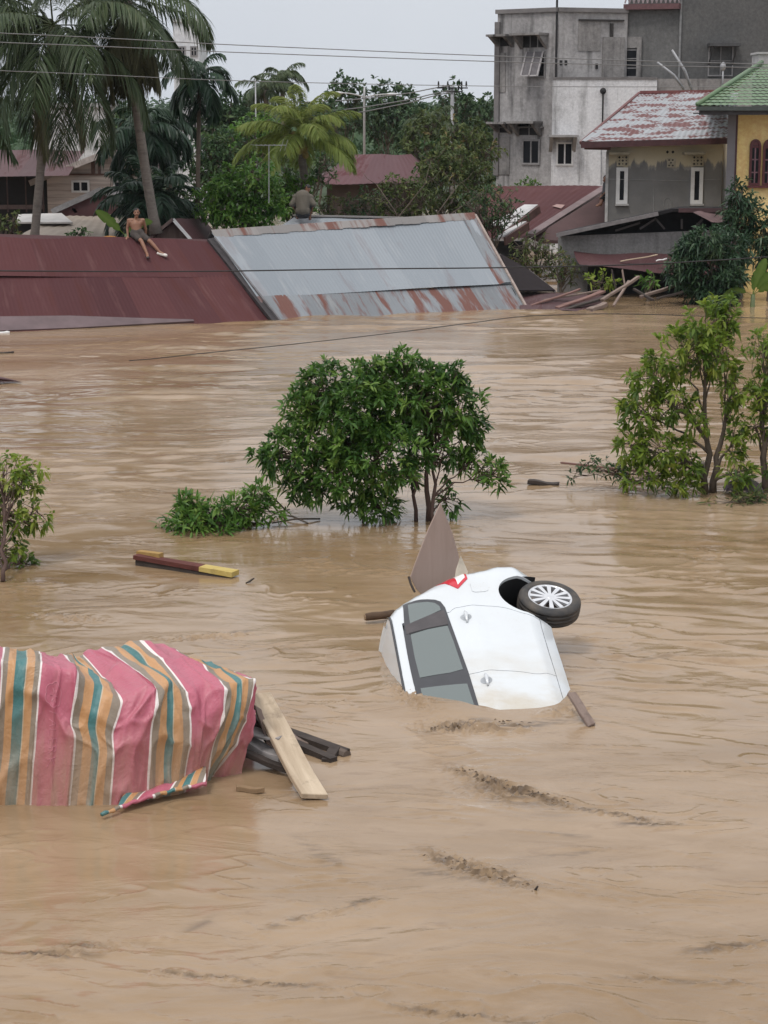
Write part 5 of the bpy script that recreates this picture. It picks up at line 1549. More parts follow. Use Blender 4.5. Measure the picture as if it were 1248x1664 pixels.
# hut
HT = thing('wooden_hut', 'small wooden hut with a maroon roof and white verge right of the seated man', 'hut', Q(285, 392, 58), 'houses on the left bank')
a = Q(281, 356, 58.5); bL = Q(232, 396, 58.5); bR = Q(316, 396, 58.5)
off_ = Q(332, 355, 61.5) - Q(281, 356, 58.5); 
mb = MB(); sheet(mb, a, a + off_, bR + off_ + Vector((0, 0, 0)), bR, seed=31, wave=.16, nv=5); sheet(mb, a + off_, a, bL, bL + off_, seed=32, wave=.16, nv=5); mb.build('roof', M['maroon_dull'], HT, True)
mb = MB(); mb.poly([a + Vector((0, .35, -.08)), bL + Vector((.15, .35, 0)), bR + Vector((-.1, .35, 0))], .06, up=(0, -1, 0)); mb.build('gable', wood_mat('hut_boards', (.10, .07, .06), (.19, .14, .12), scale=.5, axis=2), HT)
mb = MB(); mb.beam(a + Vector((0, -.02, 0)), bR + Vector((0, -.02, 0)), .05, .09); mb.build('verge_strip', M['frame_white'], HT)
mb = MB(); mb.beam(a + Vector((0, -.02, 0)), bL + Vector((0, -.02, 0)), .05, .09); mb.build('verge_strip', plain('brown_strip', (.13, .09, .08), .8), HT)
# hip-roofed house in the middle
H5 = thing('hip_roof_house', 'house with a maroon hipped roof among the trees in the middle', 'house', Q(620, 300, 82), 'houses behind the flooded roofs')
a, b_ = Q(572, 252, 84), Q(668, 250, 84)
c, d_ = Q(712, 298, 78), Q(505, 298, 78)
mb = MB(); sheet(mb, a, b_, c, d_, seed=35, wave=.2, amp=.006, nv=8)
mb.build('roof', roof_mat('hip_maroon', (.070, .020, .024), (.088, .026, .030), (.07, .03, .02), (.10, .05, .05), .02, 1.1, 2.5, .6), H5, True)
mb = MB(); mb.poly([b_, c, Vector((c.x + .3, 90, c.z))], .04); mb.poly([a, Vector((d_.x, 90, d_.z)), d_], .04); mb.build('roof', M['maroon_dull'], H5)
mb = MB(); mb.box(d_.x + .6, 78.8, -1, c.x - .6, 88, d_.z - .05); mb.build('wall', plain('brown_wall', (.10, .075, .065), .9, 0, .3, 1), H5)
# white block far behind the palms
TW = thing('white_tower_block', 'pale tall building far behind the left palms', 'building', Q(250, 300, 118), 'houses behind the flooded roofs')
f11 = facade_px(284, 118, 326, 118)
_, zt = f11.uz(300, 36)
mb = MB(); f11.box(mb, 0, f11.len, -1, zt, -5, 0); mb.build('wall', wall_mat('distant_white', (.52, .53, .55), (.4, .4, .42), (.60, .60, .61), .2, .5, .2), TW)
mb = MB(); f11.box(mb, -.1, f11.len + .1, zt + .003, zt + .2, -5.1, .1); mb.build('roof_cap', plain('pale_cap', (.5, .5, .5), .8), TW)
for k in range(4):
    window(f11, TW, 290, 75 + 40 * k, 302, 92 + 40 * k, M['frame_grey'], .08, 1)
    window(f11, TW, 309, 75 + 40 * k, 321, 92 + 40 * k, M['frame_grey'], .08, 1)
f12 = facade_px(52, 110, 168, 110)
TW2 = thing('pale_building', 'pale low building glimpsed between the left palm fronds', 'building', f12.pt(2, 0, -2), 'houses behind the flooded roofs')
_, zt = f12.uz(100, 175)
mb = MB(); f12.box(mb, 0, f12.len, -1, zt, -5, 0); mb.build('wall', wall_mat('distant_pale', (.45, .46, .46), (.3, .3, .3), (.52, .52, .53), .3, .5, .3), TW2)
mb = MB(); f12.box(mb, -.2, f12.len + .2, zt + .003, zt + .25, -5.2, .2); mb.build('roof_cap', plain('grey_cap', (.3, .3, .3), .8), TW2)
window(f12, TW2, 70, 195, 88, 215, M['frame_grey'], .08, 1); window(f12, TW2, 120, 195, 138, 215, M['frame_grey'], .08, 1)

# ------------------------------------------------------------------ lamps, poles, wires
LP = thing('street_lamp', 'double armed street lamp rising behind the maroon hipped roof', 'street lamp', Q(592, 260, 108))
base = Q(592, 262, 108); top = Q(592, 158, 108)
mb = MB(); mb.tube([Vector((base.x, 108, -.5)), Vector((base.x, 108, top.z)), Vector((base.x + .02, 108, Q(592, 141, 108).z))], [.085, .06, .05], 8); mb.build('pole', plain('galvanised', (.40, .40, .40), .5, .3, .1), LP, True)
for s, xe, ye in ((-1, 552, 151), (1, 634, 153)):
    p2 = Q(xe, ye, 108)
    mb = MB(); pts = []
    for i in range(9):
        t = i / 8
        pts.append(Vector((top.x + (p2.x - top.x) * t, 108, top.z + (p2.z - top.z) * (1 - (1 - t) ** 2.2))))
    mb.tube(pts, .036, 6); ar = mb.build('arm', plain('galvanised_arm', (.42, .42, .42), .5, .3, .1), LP, True)
    mb = MB(); mb.ball(p2 + Vector((s * .12, 0, .0)), .16, 8, (2.2, .9, .5)); mb.build('lamp_head', plain('lamp_head', (.5, .5, .5), .5), ar, True)
def pole(name, label, cat, px, pyt, Y, r0, r1, arms=()):
    t = Q(px, pyt, Y)
    rt = thing(name, label, cat, Vector((t.x, Y, 0)), 'poles beyond the roofs')
    mb = MB(); mb.tube([Vector((t.x, Y, -1)), t], [r0, r1], 8); mb.build('shaft', M['grey_metal'], rt, True)
    for (pz, wd) in arms:
        z = Q(px, pz, Y).z
        mb = MB(); mb.beam((t.x - wd, Y - .1, z), (t.x + wd, Y - .1, z), .06, .06); a = mb.build('cross_arm', M['dark'], rt)
        for q in (-.9, -.3, .6, .9):
            mb = MB(); mb.tube([(t.x + wd * q, Y - .1, z + .05), (t.x + wd * q, Y - .1, z + .14), (t.x + wd * q, Y - .1, z + .32)], [.02, .05, .03], 8); mb.build('insulator', M['black'], a)
    return rt
pole('utility_pole', 'grey utility pole with dark insulators left of the concrete building', 'utility pole', 735, 140, 98, .11, .085, ((143, .75), (149, .5)))
pole('mast', 'slim pale mast in front of the distant coconut palm', 'mast', 415, 128, 92, .06, .03)
mb = MB()
t = Q(437, 236, 59.5)
mb.tube([Q(437, 330, 59.5), t], [.016, .012], 6)
an = thing('tv_antenna', 'television antenna on a thin pole above the bright green bush', 'antenna', Q(437, 330, 59.5))
mb.build('antenna_pole', M['grey_metal'], an)
mb = MB(); mb.tube([t + Vector((-.4, 0, .0)), t + Vector((.5, .3, 0))], .008, 5)
for k in range(8):
    p = t + Vector((-.4 + .9 * k / 7, .3 * k / 7, 0)); L = .30 - .02 * k
    mb.tube([p + Vector((-L * .3, 0, -L)), p + Vector((L * .3, 0, L))] if k > 5 else [p + Vector((-.12, -L, .02)), p + Vector((.12, L, -.02))], .006, 4)
mb.build('antenna_rods', M['grey_metal'], an)
M['wire_pale'] = plain('aged_wire', (.17, .17, .17), .6, 0, .1)
def wire(pts, Y0, Y1, rad, label, mat=None, group='cables strung across the view', name='power_cable'):
    xs = [p[0] for p in pts]
    P_ = []
    for k in range(41):
        x = xs[0] + (xs[-1] - xs[0]) * k / 40
        j = max(i for i in range(len(xs)) if xs[i] <= x + 1e-6); j = min(j, len(xs) - 2)
        g_ = lambda i: pts[max(0, min(len(pts) - 1, i))]
        t = (x - xs[j]) / (xs[j + 1] - xs[j])
        y = catmull(*[Vector((g_(j + q)[0], g_(j + q)[1], 0)) for q in (-1, 0, 1, 2)], t).y
        Y = Y0 + (Y1 - Y0) * k / 40
        P_.append(Q(x, y, Y))
    mb = MB(); mb.tube(P_, rad, 5); o = mb.build(name, mat or M['cable'], None, True)
    return tag(o, label, 'cable', group)
wire([(-140, 46), (0, 54), (380, 73), (805, 91), (1248, 104), (1400, 107)], 46, 52, .011, 'uppermost thin power cable across the sky', M['wire_pale'])
wire([(-140, 62), (0, 69), (380, 85), (805, 100), (1248, 110), (1400, 112)], 46, 52, .011, 'second thin power cable across the sky, just below the uppermost', M['wire_pale'])
wire([(-140, 108), (0, 115), (380, 131), (805, 140), (1248, 141), (1400, 140)], 46, 52, .009, 'lowest thin power cable across the sky, grazing the distant treetops', M['wire_pale'])
wire([(-140, 437), (0, 440), (300, 441), (600, 437), (805, 435), (1000, 431), (1140, 424), (1400, 408)], 44.5, 50, .017, 'thick dark cable hanging in front of the maroon and silver roofs')
wire([(210, 586), (330, 574), (450, 562), (560, 550), (680, 536), (780, 523), (850, 514), (1000, 510), (1250, 517)], 40.5, 48.0, .009, 'dark cable sagging low over the water in front of the roofs')
for k, (ya, yb, yc) in enumerate(((163, 152, 139), (178, 163, 147), (186, 168, 150))):
    wire([(440, ya + 4), (560, ya), (660, yb), (735, yc)], 104, 97.5, .028, ['top', 'middle', 'lower'][k] + ' distant cable running from the utility pole past the street lamp', M['wire_pale'], 'cables to the utility pole')
# ------------------------------------------------------------------ plants
def norm(a): return a / (np.linalg.norm(a, axis=-1, keepdims=True) + 1e-9)
def leaf_arrays(P, D, L, Wd, droop, rg):
    """lance-shaped leaves: two quads and a tip, bending under their weight"""
    N = len(P)
    D = norm(D)
    up = np.tile([0, 0, 1.0], (N, 1)) + rg.normal(0, .45, (N, 3))
    S = norm(np.cross(D, up))
    Nn = np.cross(S, D)
    V = np.zeros((N, 7, 3))
    ts = (0.0, .30, .68)
    ws = (.10, 1.0, .80)
    for i, (t, wd) in enumerate(zip(ts, ws)):
        c = P + D * (L * t)[:, None] + np.array([0, 0, -1.0]) * (droop * L * t * t)[:, None]
        V[:, 2 * i] = c - S * (Wd * wd / 2)[:, None] + Nn * (Wd * wd * .16)[:, None]
        V[:, 2 * i + 1] = c + S * (Wd * wd / 2)[:, None] + Nn * (Wd * wd * .16)[:, None]
    V[:, 6] = P + D * L[:, None] + np.array([0, 0, -1.0]) * (droop * L)[:, None]
    b = (np.arange(N) * 7)[:, None]
    F4 = np.concatenate([b + np.array([0, 1, 3, 2]), b + np.array([2, 3, 5, 4])])
    F3 = b + np.array([4, 5, 6])
    return V.reshape(-1, 3), F4, F3
def merge(parts):
    V, F4, F3, T = [], [], [], []
    n = 0
    for v, f4, f3, t in parts:
        V.append(v); F4.append(f4 + n); F3.append(f3 + n); T.append(t); n += len(v)
    return np.concatenate(V), np.concatenate(F4), np.concatenate(F3), np.concatenate(T)

M['bark'] = wood_mat('bark', (.075, .058, .045), (.15, .12, .095), axis=2)
M['bark_red'] = wood_mat('reddish_bark', (.060, .036, .030), (.115, .075, .062), axis=2)
M['bark_pale'] = wood_mat('pale_bark', (.14, .12, .10), (.25, .22, .19), axis=2)
M['leaf_main'] = leaf_mat('glossy_dark_leaf', [(0, (.028, .075, .016)), (.42, (.064, .142, .026)), (.70, (.115, .215, .038)), (1, (.18, .28, .06))], .36, .38)
M['leaf_fresh'] = leaf_mat('fresh_leaf', [(0, (.070, .130, .024)), (.4, (.16, .245, .034)), (.7, (.26, .33, .05)), (1, (.34, .37, .09))], .5, .45)
M['leaf_bright'] = leaf_mat('bright_green_leaf', [(0, (.042, .110, .022)), (.5, (.098, .205, .034)), (1, (.19, .29, .06))], .4, .42)
M['leaf_olive'] = leaf_mat('olive_leaf', [(0, (.050, .076, .026)), (.5, (.098, .13, .042)), (.85, (.15, .17, .055)), (1, (.20, .15, .065))], .36, .6)
M['leaf_dark'] = leaf_mat('dark_leaf', [(0, (.027, .063, .026)), (.5, (.056, .108, .040)), (1, (.105, .16, .055))], .34, .5)
M['leaf_mango'] = leaf_mat('mango_leaf', [(0, (.022, .052, .028)), (.5, (.042, .085, .042)), (1, (.080, .13, .062))], .28, .4)
M['leaf_far'] = leaf_mat('distant_leaf', [(0, (.030, .066, .030)), (.5, (.056, .102, .044)), (1, (.095, .145, .06))], .3, .6)
M['frond'] = leaf_mat('palm_leaf', [(0, (.032, .056, .028)), (.5, (.064, .094, .042)), (1, (.115, .14, .065))], .34, .40)
M['frond_dry'] = leaf_mat('drying_palm_leaf', [(0, (.085, .085, .045)), (.5, (.135, .135, .070)), (1, (.19, .17, .09))], .3, .6)
M['frond_yellow'] = leaf_mat('yellow_palm_leaf', [(0, (.115, .165, .034)), (.5, (.20, .255, .056)), (1, (.32, .33, .10))], .46, .5)
M['frond_areca'] = leaf_mat('areca_leaf', [(0, (.014, .036, .022)), (.5, (.026, .056, .032)), (1, (.050, .085, .042))], .22, .4)
M['banana'] = leaf_mat('banana_leaf', [(0, (.060, .115, .020)), (.5, (.095, .165, .028)), (1, (.15, .22, .05))], .4, .4)

def crown_points(blobs, dens, rg, inner=.45):
    P, O, C = [], [], []
    for (c, r) in blobs:
        n = int(dens * (r[0] * r[1] + r[1] * r[2] + r[0] * r[2]) / 3)
        u = norm(rg.normal(size=(n, 3)))
        # an uneven skin: the radius varies with direction
        wob = 1 + .22 * np.sin(u[:, 0] * 5 + c[0] * 7) * np.sin(u[:, 2] * 6 + c[2] * 5) + .16 * np.sin(u[:, 1] * 11 + u[:, 2] * 9)
        q = (inner + (1 - inner) * rg.random(n) ** .55) * wob
        P.append(np.array(c) + u * np.array(r) * q[:, None]); O.append(u); C.append(np.tile(c, (n, 1)))
    return np.concatenate(P), np.concatenate(O), np.concatenate(C)
def tree(name, label, cat, group, base, blobs, leaf, mat, bark, dens=260, per=9, trunk_r=.05, forks=None, seed=1, droop=.35, upw=.25, twig=True, twig_r=.004, inner=.45, cut=None, spread=.9, stems=None, twigs_max=500, young=.12):
    """tapered stems, a limb into every bough, a twig to every whorl of leaves"""
    rg = np.random.default_rng(seed)
    blobs = [(np.array(c, float), np.array(r, float)) for c, r in blobs]
    rt = thing(name, label, cat, Vector(base), group)
    P, O, C = crown_points(blobs, dens, rg, inner)
    if cut is not None:
        k = P[:, 2] > cut
        P, O, C = P[k], O[k], C[k]
    n = len(P)
    L0, W0 = leaf
    pp = np.repeat(P, per, 0); oo = np.repeat(O, per, 0)
    D = oo * .55 + norm(rg.normal(size=pp.shape)) * spread + np.array([0, 0, upw])
    Ls = L0 * rg.uniform(.6, 1.2, len(pp)); Ws = W0 * rg.uniform(.75, 1.2, len(pp))
    pp = pp + norm(D) * .01 + rg.normal(0, L0 * .12, pp.shape)
    V, F4, F3 = leaf_arrays(pp, D, Ls, Ws, droop * rg.uniform(.3, 1.5, len(pp)), rg)
    # leaf age: whole shoots of young pale leaves among older dark ones
    shoot = np.clip(rg.normal(.38, .17, n) + (rg.random(n) < young) * .4 + .12 * np.sin(P[:, 0] * 3 / max(.3, blobs[0][1][0]) + P[:, 2] * 4), 0, 1)
    t = np.clip(np.repeat(shoot, per) + rg.normal(0, .09, len(pp)), 0, 1)
    npmesh('crown', V, F4, F3, mat, rt, np.repeat(t, 7))
    mb = MB()
    base = Vector(base)
    sts = stems or [(base, trunk_r)]
    mains = {}
    for bi, (c, r) in enumerate(blobs):
        c = Vector(c); si = min(range(len(sts)), key=lambda k: (sts[k][0] - c).length + (0 if len(sts) == 1 else abs(sts[k][0].x - c.x)))
        st, tr = sts[si]
        fk = st.lerp(c, .3)
        if stems: fk = st.lerp(c, .28) + Vector((0, 0, .1 * (c.z - st.z)))
        if si in mains:                      # later limbs leave the main stem part of the way up
            ms = mains[si]
            zt_ = st.z + max(.12, .5 * (c.z - st.z))
            k_ = min(range(len(ms)), key=lambda i: abs(ms[i].z - zt_))
            k_ = min(k_, 6)
            tr = tr * (1 - .8 * k_ / 8) * .55
            st = ms[k_]
            fk = st.lerp(c, .45) + Vector((0, 0, .12 * (c - st).length))
        pts, rad = [], []
        for i in range(9):
            u = i / 8
            q = (st * (1 - u) ** 2 + fk * 2 * u * (1 - u) + c * u * u)
            q = q + Vector(rg.normal(0, 1, 3)) * (.02 * (c - st).length * math.sin(math.pi * u))
            pts.append(q); rad.append(tr * (1 - .80 * u))
        if si not in mains: mains[si] = pts
        mb.tube(pts, rad, 7)
        if twig:
            idx = [i for i in range(n) if np.allclose(C[i], np.array(c))]
            rg.shuffle(idx)
            for i in idx[:max(6, twigs_max // len(blobs))]:
                p = Vector(P[i]); s_ = pts[5].lerp(c, rg.random()); m_ = s_.lerp(p, .5) + Vector(rg.normal(0, 1, 3)) * .05 * (p - s_).length
                mb.tube([s_, m_, p], [twig_r * 1.8, twig_r * 1.3, twig_r * .6], 4, False)
    mb.build('trunk', bark, rt, True)
    return rt
def B(px, py, rx, ry, Y, dy=0.0, rd=None):
    """a bough: centre and half-sizes read off the survey, depth half-size rd"""
    m_ = PXM(Y)
    c = Q(px, py, Y + dy)
    r = (rx / m_, (rd if rd is not None else (rx + ry) / 2 / m_), ry / m_)
    return (tuple(c), r)

# big bushy tree in mid stream
Y = 26.2
stems = [(G(696, 848), .042), (G(704, 852), .032), (G(676, 848), .030), (G(590, 850), .016)]
bl = [B(585, 665, 95, 75, Y), B(655, 640, 80, 62, Y, .1), B(710, 655, 60, 54, Y, 0), B(540, 700, 78, 72, Y), B(475, 735, 62, 45, Y, -.1), B(618, 735, 84, 66, Y, -.35), B(728, 712, 56, 52, Y, .1), B(660, 770, 26, 24, Y, .25),
      B(550, 775, 72, 50, Y, -.25), B(612, 822, 46, 28, Y, -.3), B(520, 628, 40, 42, Y), B(620, 615, 45, 36, Y, .2), B(690, 612, 32, 26, Y), B(752, 668, 32, 38, Y), B(770, 748, 30, 22, Y), B(802, 772, 20, 30, Y, -.1), B(728, 808, 16, 24, Y, -.1), B(600, 596, 16, 14, Y), B(742, 612, 22, 20, Y), B(440, 740, 24, 20, Y), B(515, 604, 14, 12, Y), B(772, 695, 22, 20, Y), B(490, 790, 40, 24, Y, -.1), B(655, 590, 24, 20, Y), B(495, 660, 34, 40, Y)]
tree('bushy_tree', 'big round dark green tree standing in mid stream behind the white car', 'tree', None, G(690, 848), bl, (.145, .037), M['leaf_main'], M['bark_red'], dens=560, per=9, stems=stems, seed=11, droop=.35, upw=.35, cut=.0, twig_r=.005, inner=.42, spread=.85, young=.22)
# right-hand tree
Y = 28.0
st = [(G(1146, 802), .055), (G(1158, 800), .06)]
bl = [B(1150, 522, 38, 36, Y), B(1105, 570, 50, 36, Y), B(1160, 578, 48, 38, Y), B(1062, 612, 36, 36, Y), B(1040, 668, 36, 36, Y), B(1092, 655, 38, 30, Y, -.2), B(1192, 625, 24, 38, Y), B(1022, 722, 26, 32, Y), B(1068, 728, 38, 32, Y, -.2), B(1112, 745, 30, 34, Y, -.2), B(1195, 715, 17, 34, Y, -.1), B(1045, 775, 34, 18, Y, -.1), B(1105, 788, 34, 16, Y, -.2), B(1200, 768, 24, 30, Y, -.2), B(1178, 512, 20, 18, Y), B(1132, 690, 20, 18, Y, -.1), B(1172, 492, 20, 18, Y)]
tree('young_tree', 'tall light green young tree standing in the flood at the right with its stem showing', 'tree', 'young trees at the right edge', G(1150, 802), bl, (.145, .042), M['leaf_fresh'], M['bark'], dens=430, per=10, stems=st, seed=12, droop=.3, upw=.25, cut=.0, inner=.66, twig_r=.0045)
st = [(G(1243, 800), .06)]
bl = [B(1240, 560, 30, 30, Y), B(1275, 580, 45, 42, Y), B(1232, 640, 26, 34, Y), B(1270, 660, 40, 50, Y), B(1228, 690, 26, 24, Y), B(1290, 740, 45, 50, Y)]
tree('young_tree', 'sparse tree cut by the right frame edge with a forked grey stem', 'tree', 'young trees at the right edge', G(1243, 800), bl, (.12, .036), M['leaf_fresh'], M['bark'], dens=360, per=10, stems=st, seed=13, droop=.35, upw=.25, cut=.0, inner=.6)
bl = [B(985, 765, 42, 18, 28.2), B(1020, 770, 40, 18, 28.2), B(955, 750, 20, 16, 28.2), B(930, 775, 16, 10, 28.2)]
tree('fallen_branch', 'dull brown leafy branch lying in the water left of the tall young tree', 'branch', 'drifting branches', G(1040, 785), bl, (.09, .03), M['leaf_dark'], M['bark_red'], dens=330, per=6, trunk_r=.03, seed=14, droop=.3, cut=.0)
plank(G(912, 752, .16), G(1060, 768, .10), .035, .03, W_red, 'long thin reddish stick lying through the fallen branch', 'drifting branches', 'stick', 'stick')
bl = [B(1190, 815, 60, 7, 27.3, 0, .25), B(1235, 808, 40, 8, 27.4, 0, .25)]
tree('floating_leaves', 'raft of yellow green leaf debris floating before the right trees', 'debris', 'drifting branches', G(1200, 816), bl, (.16, .03), M['leaf_olive'], M['bark'], dens=500, per=5, trunk_r=.012, seed=15, droop=.1, upw=-.1, cut=.0)
mb = MB(); c = G(1215, 800, .07)
mb.grid(lambda u, v: c + Vector(((u - .5) * .55, (v - .5) * .35 + .35, .17 * math.sin(math.pi * u) ** .6 * math.sin(math.pi * v) ** .5 + .02 * math.sin(u * 17 + v * 9) - .03)), 20, 14)
o = mb.build('cloth_bundle', plain('dusky_purple_cloth', (.085, .062, .075), .9, 0, .3, 8), None, True); tag(o, 'dusky purple bundle caught between the two right trees', 'bundle', 'drifting scraps')
mb = MB(); mb.tube([G(1142, 806, -.3), Q(1142, 752, 27.75)], [.032, .030], 8); o = mb.build('stake', M['bark_pale'], None, True); tag(o, 'straight grey stake at the foot of the tall young tree', 'stake', 'drifting scraps')
# left shrub
Y = 23.4
bl = [B(5, 770, 45, 32, Y), B(48, 760, 30, 16, Y), B(15, 830, 40, 40, Y), B(62, 830, 24, 34, Y), B(0, 895, 45, 42, Y), B(38, 915, 20, 28, Y), B(45, 785, 24, 26, Y), B(-40, 820, 40, 80, Y)]
tree('shrub', 'light green shrub cut by the left frame edge', 'shrub', None, G(5, 945), bl, (.105, .04), M['leaf_fresh'], M['bark_red'], dens=430, per=7, trunk_r=.03, seed=16, droop=.45, upw=.05, cut=.0, inner=.55)
# floating clump left of the big tree
Y = 25.6
bl = [B(308, 842, 38, 26, Y), B(350, 836, 42, 29, Y), B(395, 828, 33, 32, Y), B(420, 805, 22, 20, Y), B(335, 852, 66, 18, Y, -.2), B(440, 830, 18, 12, Y), B(300, 822, 26, 18, Y)]
tree('leafy_branch', 'fallen leafy branch heaped on the water left of the big round tree', 'branch', 'drifting branches', G(430, 852), bl, (.17, .034), M['leaf_bright'], M['bark_red'], dens=620, per=8, trunk_r=.025, seed=17, droop=.3, upw=.35, cut=-.05, inner=.5, young=.3)
for k, (a, b_) in enumerate((((418, 790), (465, 830)), ((430, 845), (470, 828)), ((442, 850), (520, 843)), ((452, 836), (500, 850)))):
    mb = MB(); p0, p1 = G(a[0], 845, .02) , G(b_[0], 848, .02)
    p0 = Q(a[0], a[1], 25.8) if k == 0 else G(a[0], a[1], .03); p1 = G(b_[0], b_[1], .02)
    mb.tube([p0, p0.lerp(p1, .5) + Vector((0, 0, .03)), p1], [.010, .014, .012], 5)
    o = mb.build('bare_twig', M['bark'], None, True)
    tag(o, ['bare twig arching down from the fallen leafy branch', 'bare twig lying flat just right of the fallen leafy branch', 'long bare twig floating towards the foot of the big round tree', 'short bare twig crossing the long one on the water'][k], 'twig', 'bare twigs beside the fallen branch')

# ---- bank vegetation
def bush(label, px, py, rx, ry, Y, mat, seed, group='bushes and trees on the banks', name='bush', cat='bush', leaf=(.16, .06), dens=70, per=6, lumps=6, droop=.3, inner=.5, bark='bark', young=.12, trunk_to=None, cutz=-.2):
    rg = random.Random(seed)
    bl = [B(px, py, rx * .62, ry * .66, Y)]
    for k in range(lumps):
        a = 2 * math.pi * k / lumps + rg.uniform(-.3, .3)
        q = rg.uniform(.42, .72)
        bl.append(B(px + rx * q * math.cos(a), py - ry * q * math.sin(a), rx * rg.uniform(.28, .48), ry * rg.uniform(.28, .48), Y, rg.uniform(-.4, .4) * rx / PXM(Y)))
    b0 = Q(px, py, Y)
    base = (b0.x + rg.uniform(-.2, .2), Y, -.4 if trunk_to is None else trunk_to)
    return tree(name, label, cat, group, base, bl, leaf, M[mat], M[bark], dens=dens, per=per, trunk_r=.09 if ry < 80 else .16, seed=seed, droop=droop, upw=.2, inner=inner, twig_r=.012, twigs_max=120, young=young, cut=cutz)
bush('bright green rounded bush behind the join of the maroon and silver roofs', 396, 322, 80, 64, 60.5, 'leaf_bright', 101, leaf=(.18, .075), dens=230, per=7, lumps=10, inner=.6)
bush('bright green bushy shoulder just left of the crouching person', 476, 318, 44, 44, 66.5, 'leaf_bright', 102, leaf=(.18, .075), dens=210, per=7)
bush('green shrub between the crouching person and the brown thicket', 545, 338, 44, 32, 67.5, 'leaf_olive', 103, leaf=(.15, .05), dens=130)
bush('olive bush before the wall of the maroon hip roofed house', 600, 335, 46, 34, 67, 'leaf_dark', 104, leaf=(.16, .06), dens=120)
bush('brownish thicket with bare twigs behind the silver ridge', 655, 325, 62, 48, 66.5, 'leaf_olive', 105, leaf=(.16, .065), dens=150, inner=.45)
bush('tall olive tree behind the right end of the silver ridge', 730, 300, 72, 72, 68, 'leaf_olive', 106, name='tree', cat='tree', leaf=(.18, .07), dens=150, lumps=10, inner=.5)
bush('dark drooping tree touching the end of the silver roof', 800, 340, 56, 50, 63.5, 'leaf_dark', 107, name='tree', cat='tree', leaf=(.15, .05), dens=110, inner=.35)
bush('yellow green tree crown left of the concrete building', 760, 235, 52, 46, 76, 'leaf_olive', 108, name='tree', cat='tree', leaf=(.22, .085), dens=95, lumps=8)
bush('mid green tree crown right of the maroon hipped roof', 690, 222, 50, 42, 86, 'leaf_olive', 109, name='tree', cat='tree', leaf=(.24, .10), dens=85, lumps=8)
bush('small bright bush growing at the foot of the concrete building', 858, 303, 30, 13, 76.5, 'leaf_bright', 110, leaf=(.16, .06), dens=130)
bush('olive tree before the maroon roofs, left of the grey shed', 872, 420, 52, 48, 61.0, 'leaf_olive', 111, name='tree', cat='tree', leaf=(.15, .045), dens=130, lumps=8, inner=.4, young=.3)
bush('brown green bush leaning on the left end of the grey shed', 918, 438, 34, 26, 60.4, 'leaf_olive', 112, leaf=(.14, .045), dens=130, inner=.4)
bush('low light green bush left of the slanting pole', 972, 456, 32, 16, 59.0, 'leaf_fresh', 113, leaf=(.22, .07), dens=120, lumps=5)
bush('small light green seedling right of the slanting pole', 1056, 456, 20, 16, 58.8, 'leaf_bright', 114, leaf=(.26, .08), dens=120, lumps=4)
bush('dark mango tree with drooping leaves in front of the grey shed', 1157, 432, 66, 60, 57.6, 'leaf_mango', 115, name='mango_tree', cat='tree', leaf=(.26, .058), dens=270, per=9, lumps=12, droop=.5, inner=.6)
bush('dark mango crown in front of the yellow house wall', 1205, 350, 34, 58, 59.5, 'leaf_mango', 116, name='mango_tree', cat='tree', leaf=(.26, .06), dens=190, per=8, lumps=8, droop=.5, inner=.5)
bush('dark mango bough at the right edge above the banana plant', 1255, 390, 36, 55, 59.0, 'leaf_mango', 117, name='mango_tree', cat='tree', leaf=(.26, .06), dens=190, per=8, lumps=7, droop=.5, inner=.5)
bush('flowering light green bush at the left edge behind the maroon roof', 10, 368, 30, 26, 56, 'leaf_olive', 118, leaf=(.14, .06), dens=150, young=.35)
bush('small dark bush between the palm stem and the seated man', 127, 380, 24, 13, 55.6, 'leaf_dark', 119, leaf=(.16, .07), dens=140)
bush('dark forest tree right of the areca palm', 365, 210, 58, 62, 92, 'leaf_far', 120, name='tree', cat='tree', leaf=(.26, .12), dens=85, lumps=9)
bush('dark green tree behind the bright bush and left of the yellow palm', 350, 265, 56, 52, 80, 'leaf_dark', 121, name='tree', cat='tree', leaf=(.24, .10), dens=110, lumps=9)
bush('mid green tree just left of the yellow palm crown', 410, 225, 48, 46, 84, 'leaf_bright', 122, name='tree', cat='tree', leaf=(.22, .10), dens=95, lumps=8, young=.05)
bush('tall dark tree with a ragged top left of the street lamp', 560, 170, 42, 56, 116, 'leaf_far', 123, name='tree', cat='tree', leaf=(.34, .15), dens=46, lumps=9)
bush('broad dark tree behind the street lamp', 632, 182, 62, 56, 118, 'leaf_far', 124, name='tree', cat='tree', leaf=(.34, .15), dens=46, lumps=10)
bush('dark tree between the street lamp and the utility pole', 680, 215, 46, 52, 114, 'leaf_far', 125, name='tree', cat='tree', leaf=(.34, .15), dens=44, lumps=8)
bush('dark tree behind the utility pole', 742, 184, 42, 56, 110, 'leaf_far', 126, name='tree', cat='tree', leaf=(.32, .14), dens=44, lumps=8)
bush('dark tree wedged against the left side of the concrete building', 790, 200, 36, 44, 108, 'leaf_far', 127, name='tree', cat='tree', leaf=(.32, .14), dens=44, lumps=8)
bush('low dark tree under the yellow palm', 500, 265, 60, 46, 74, 'leaf_dark', 128, name='tree', cat='tree', leaf=(.2, .08), dens=80, lumps=8)
bush('dark tree filling the gap below the left palm heads', 205, 215, 46, 56, 84, 'leaf_dark', 129, name='tree', cat='tree', leaf=(.24, .1), dens=55, lumps=8)
bush('dark undergrowth at the foot of the leaning palm', 292, 330, 44, 44, 63.5, 'leaf_dark', 130, leaf=(.22, .08), dens=110, lumps=7)
bush('dark thicket right of the wooden house', 222, 320, 36, 48, 64, 'leaf_dark', 131, leaf=(.24, .08), dens=110, lumps=7)
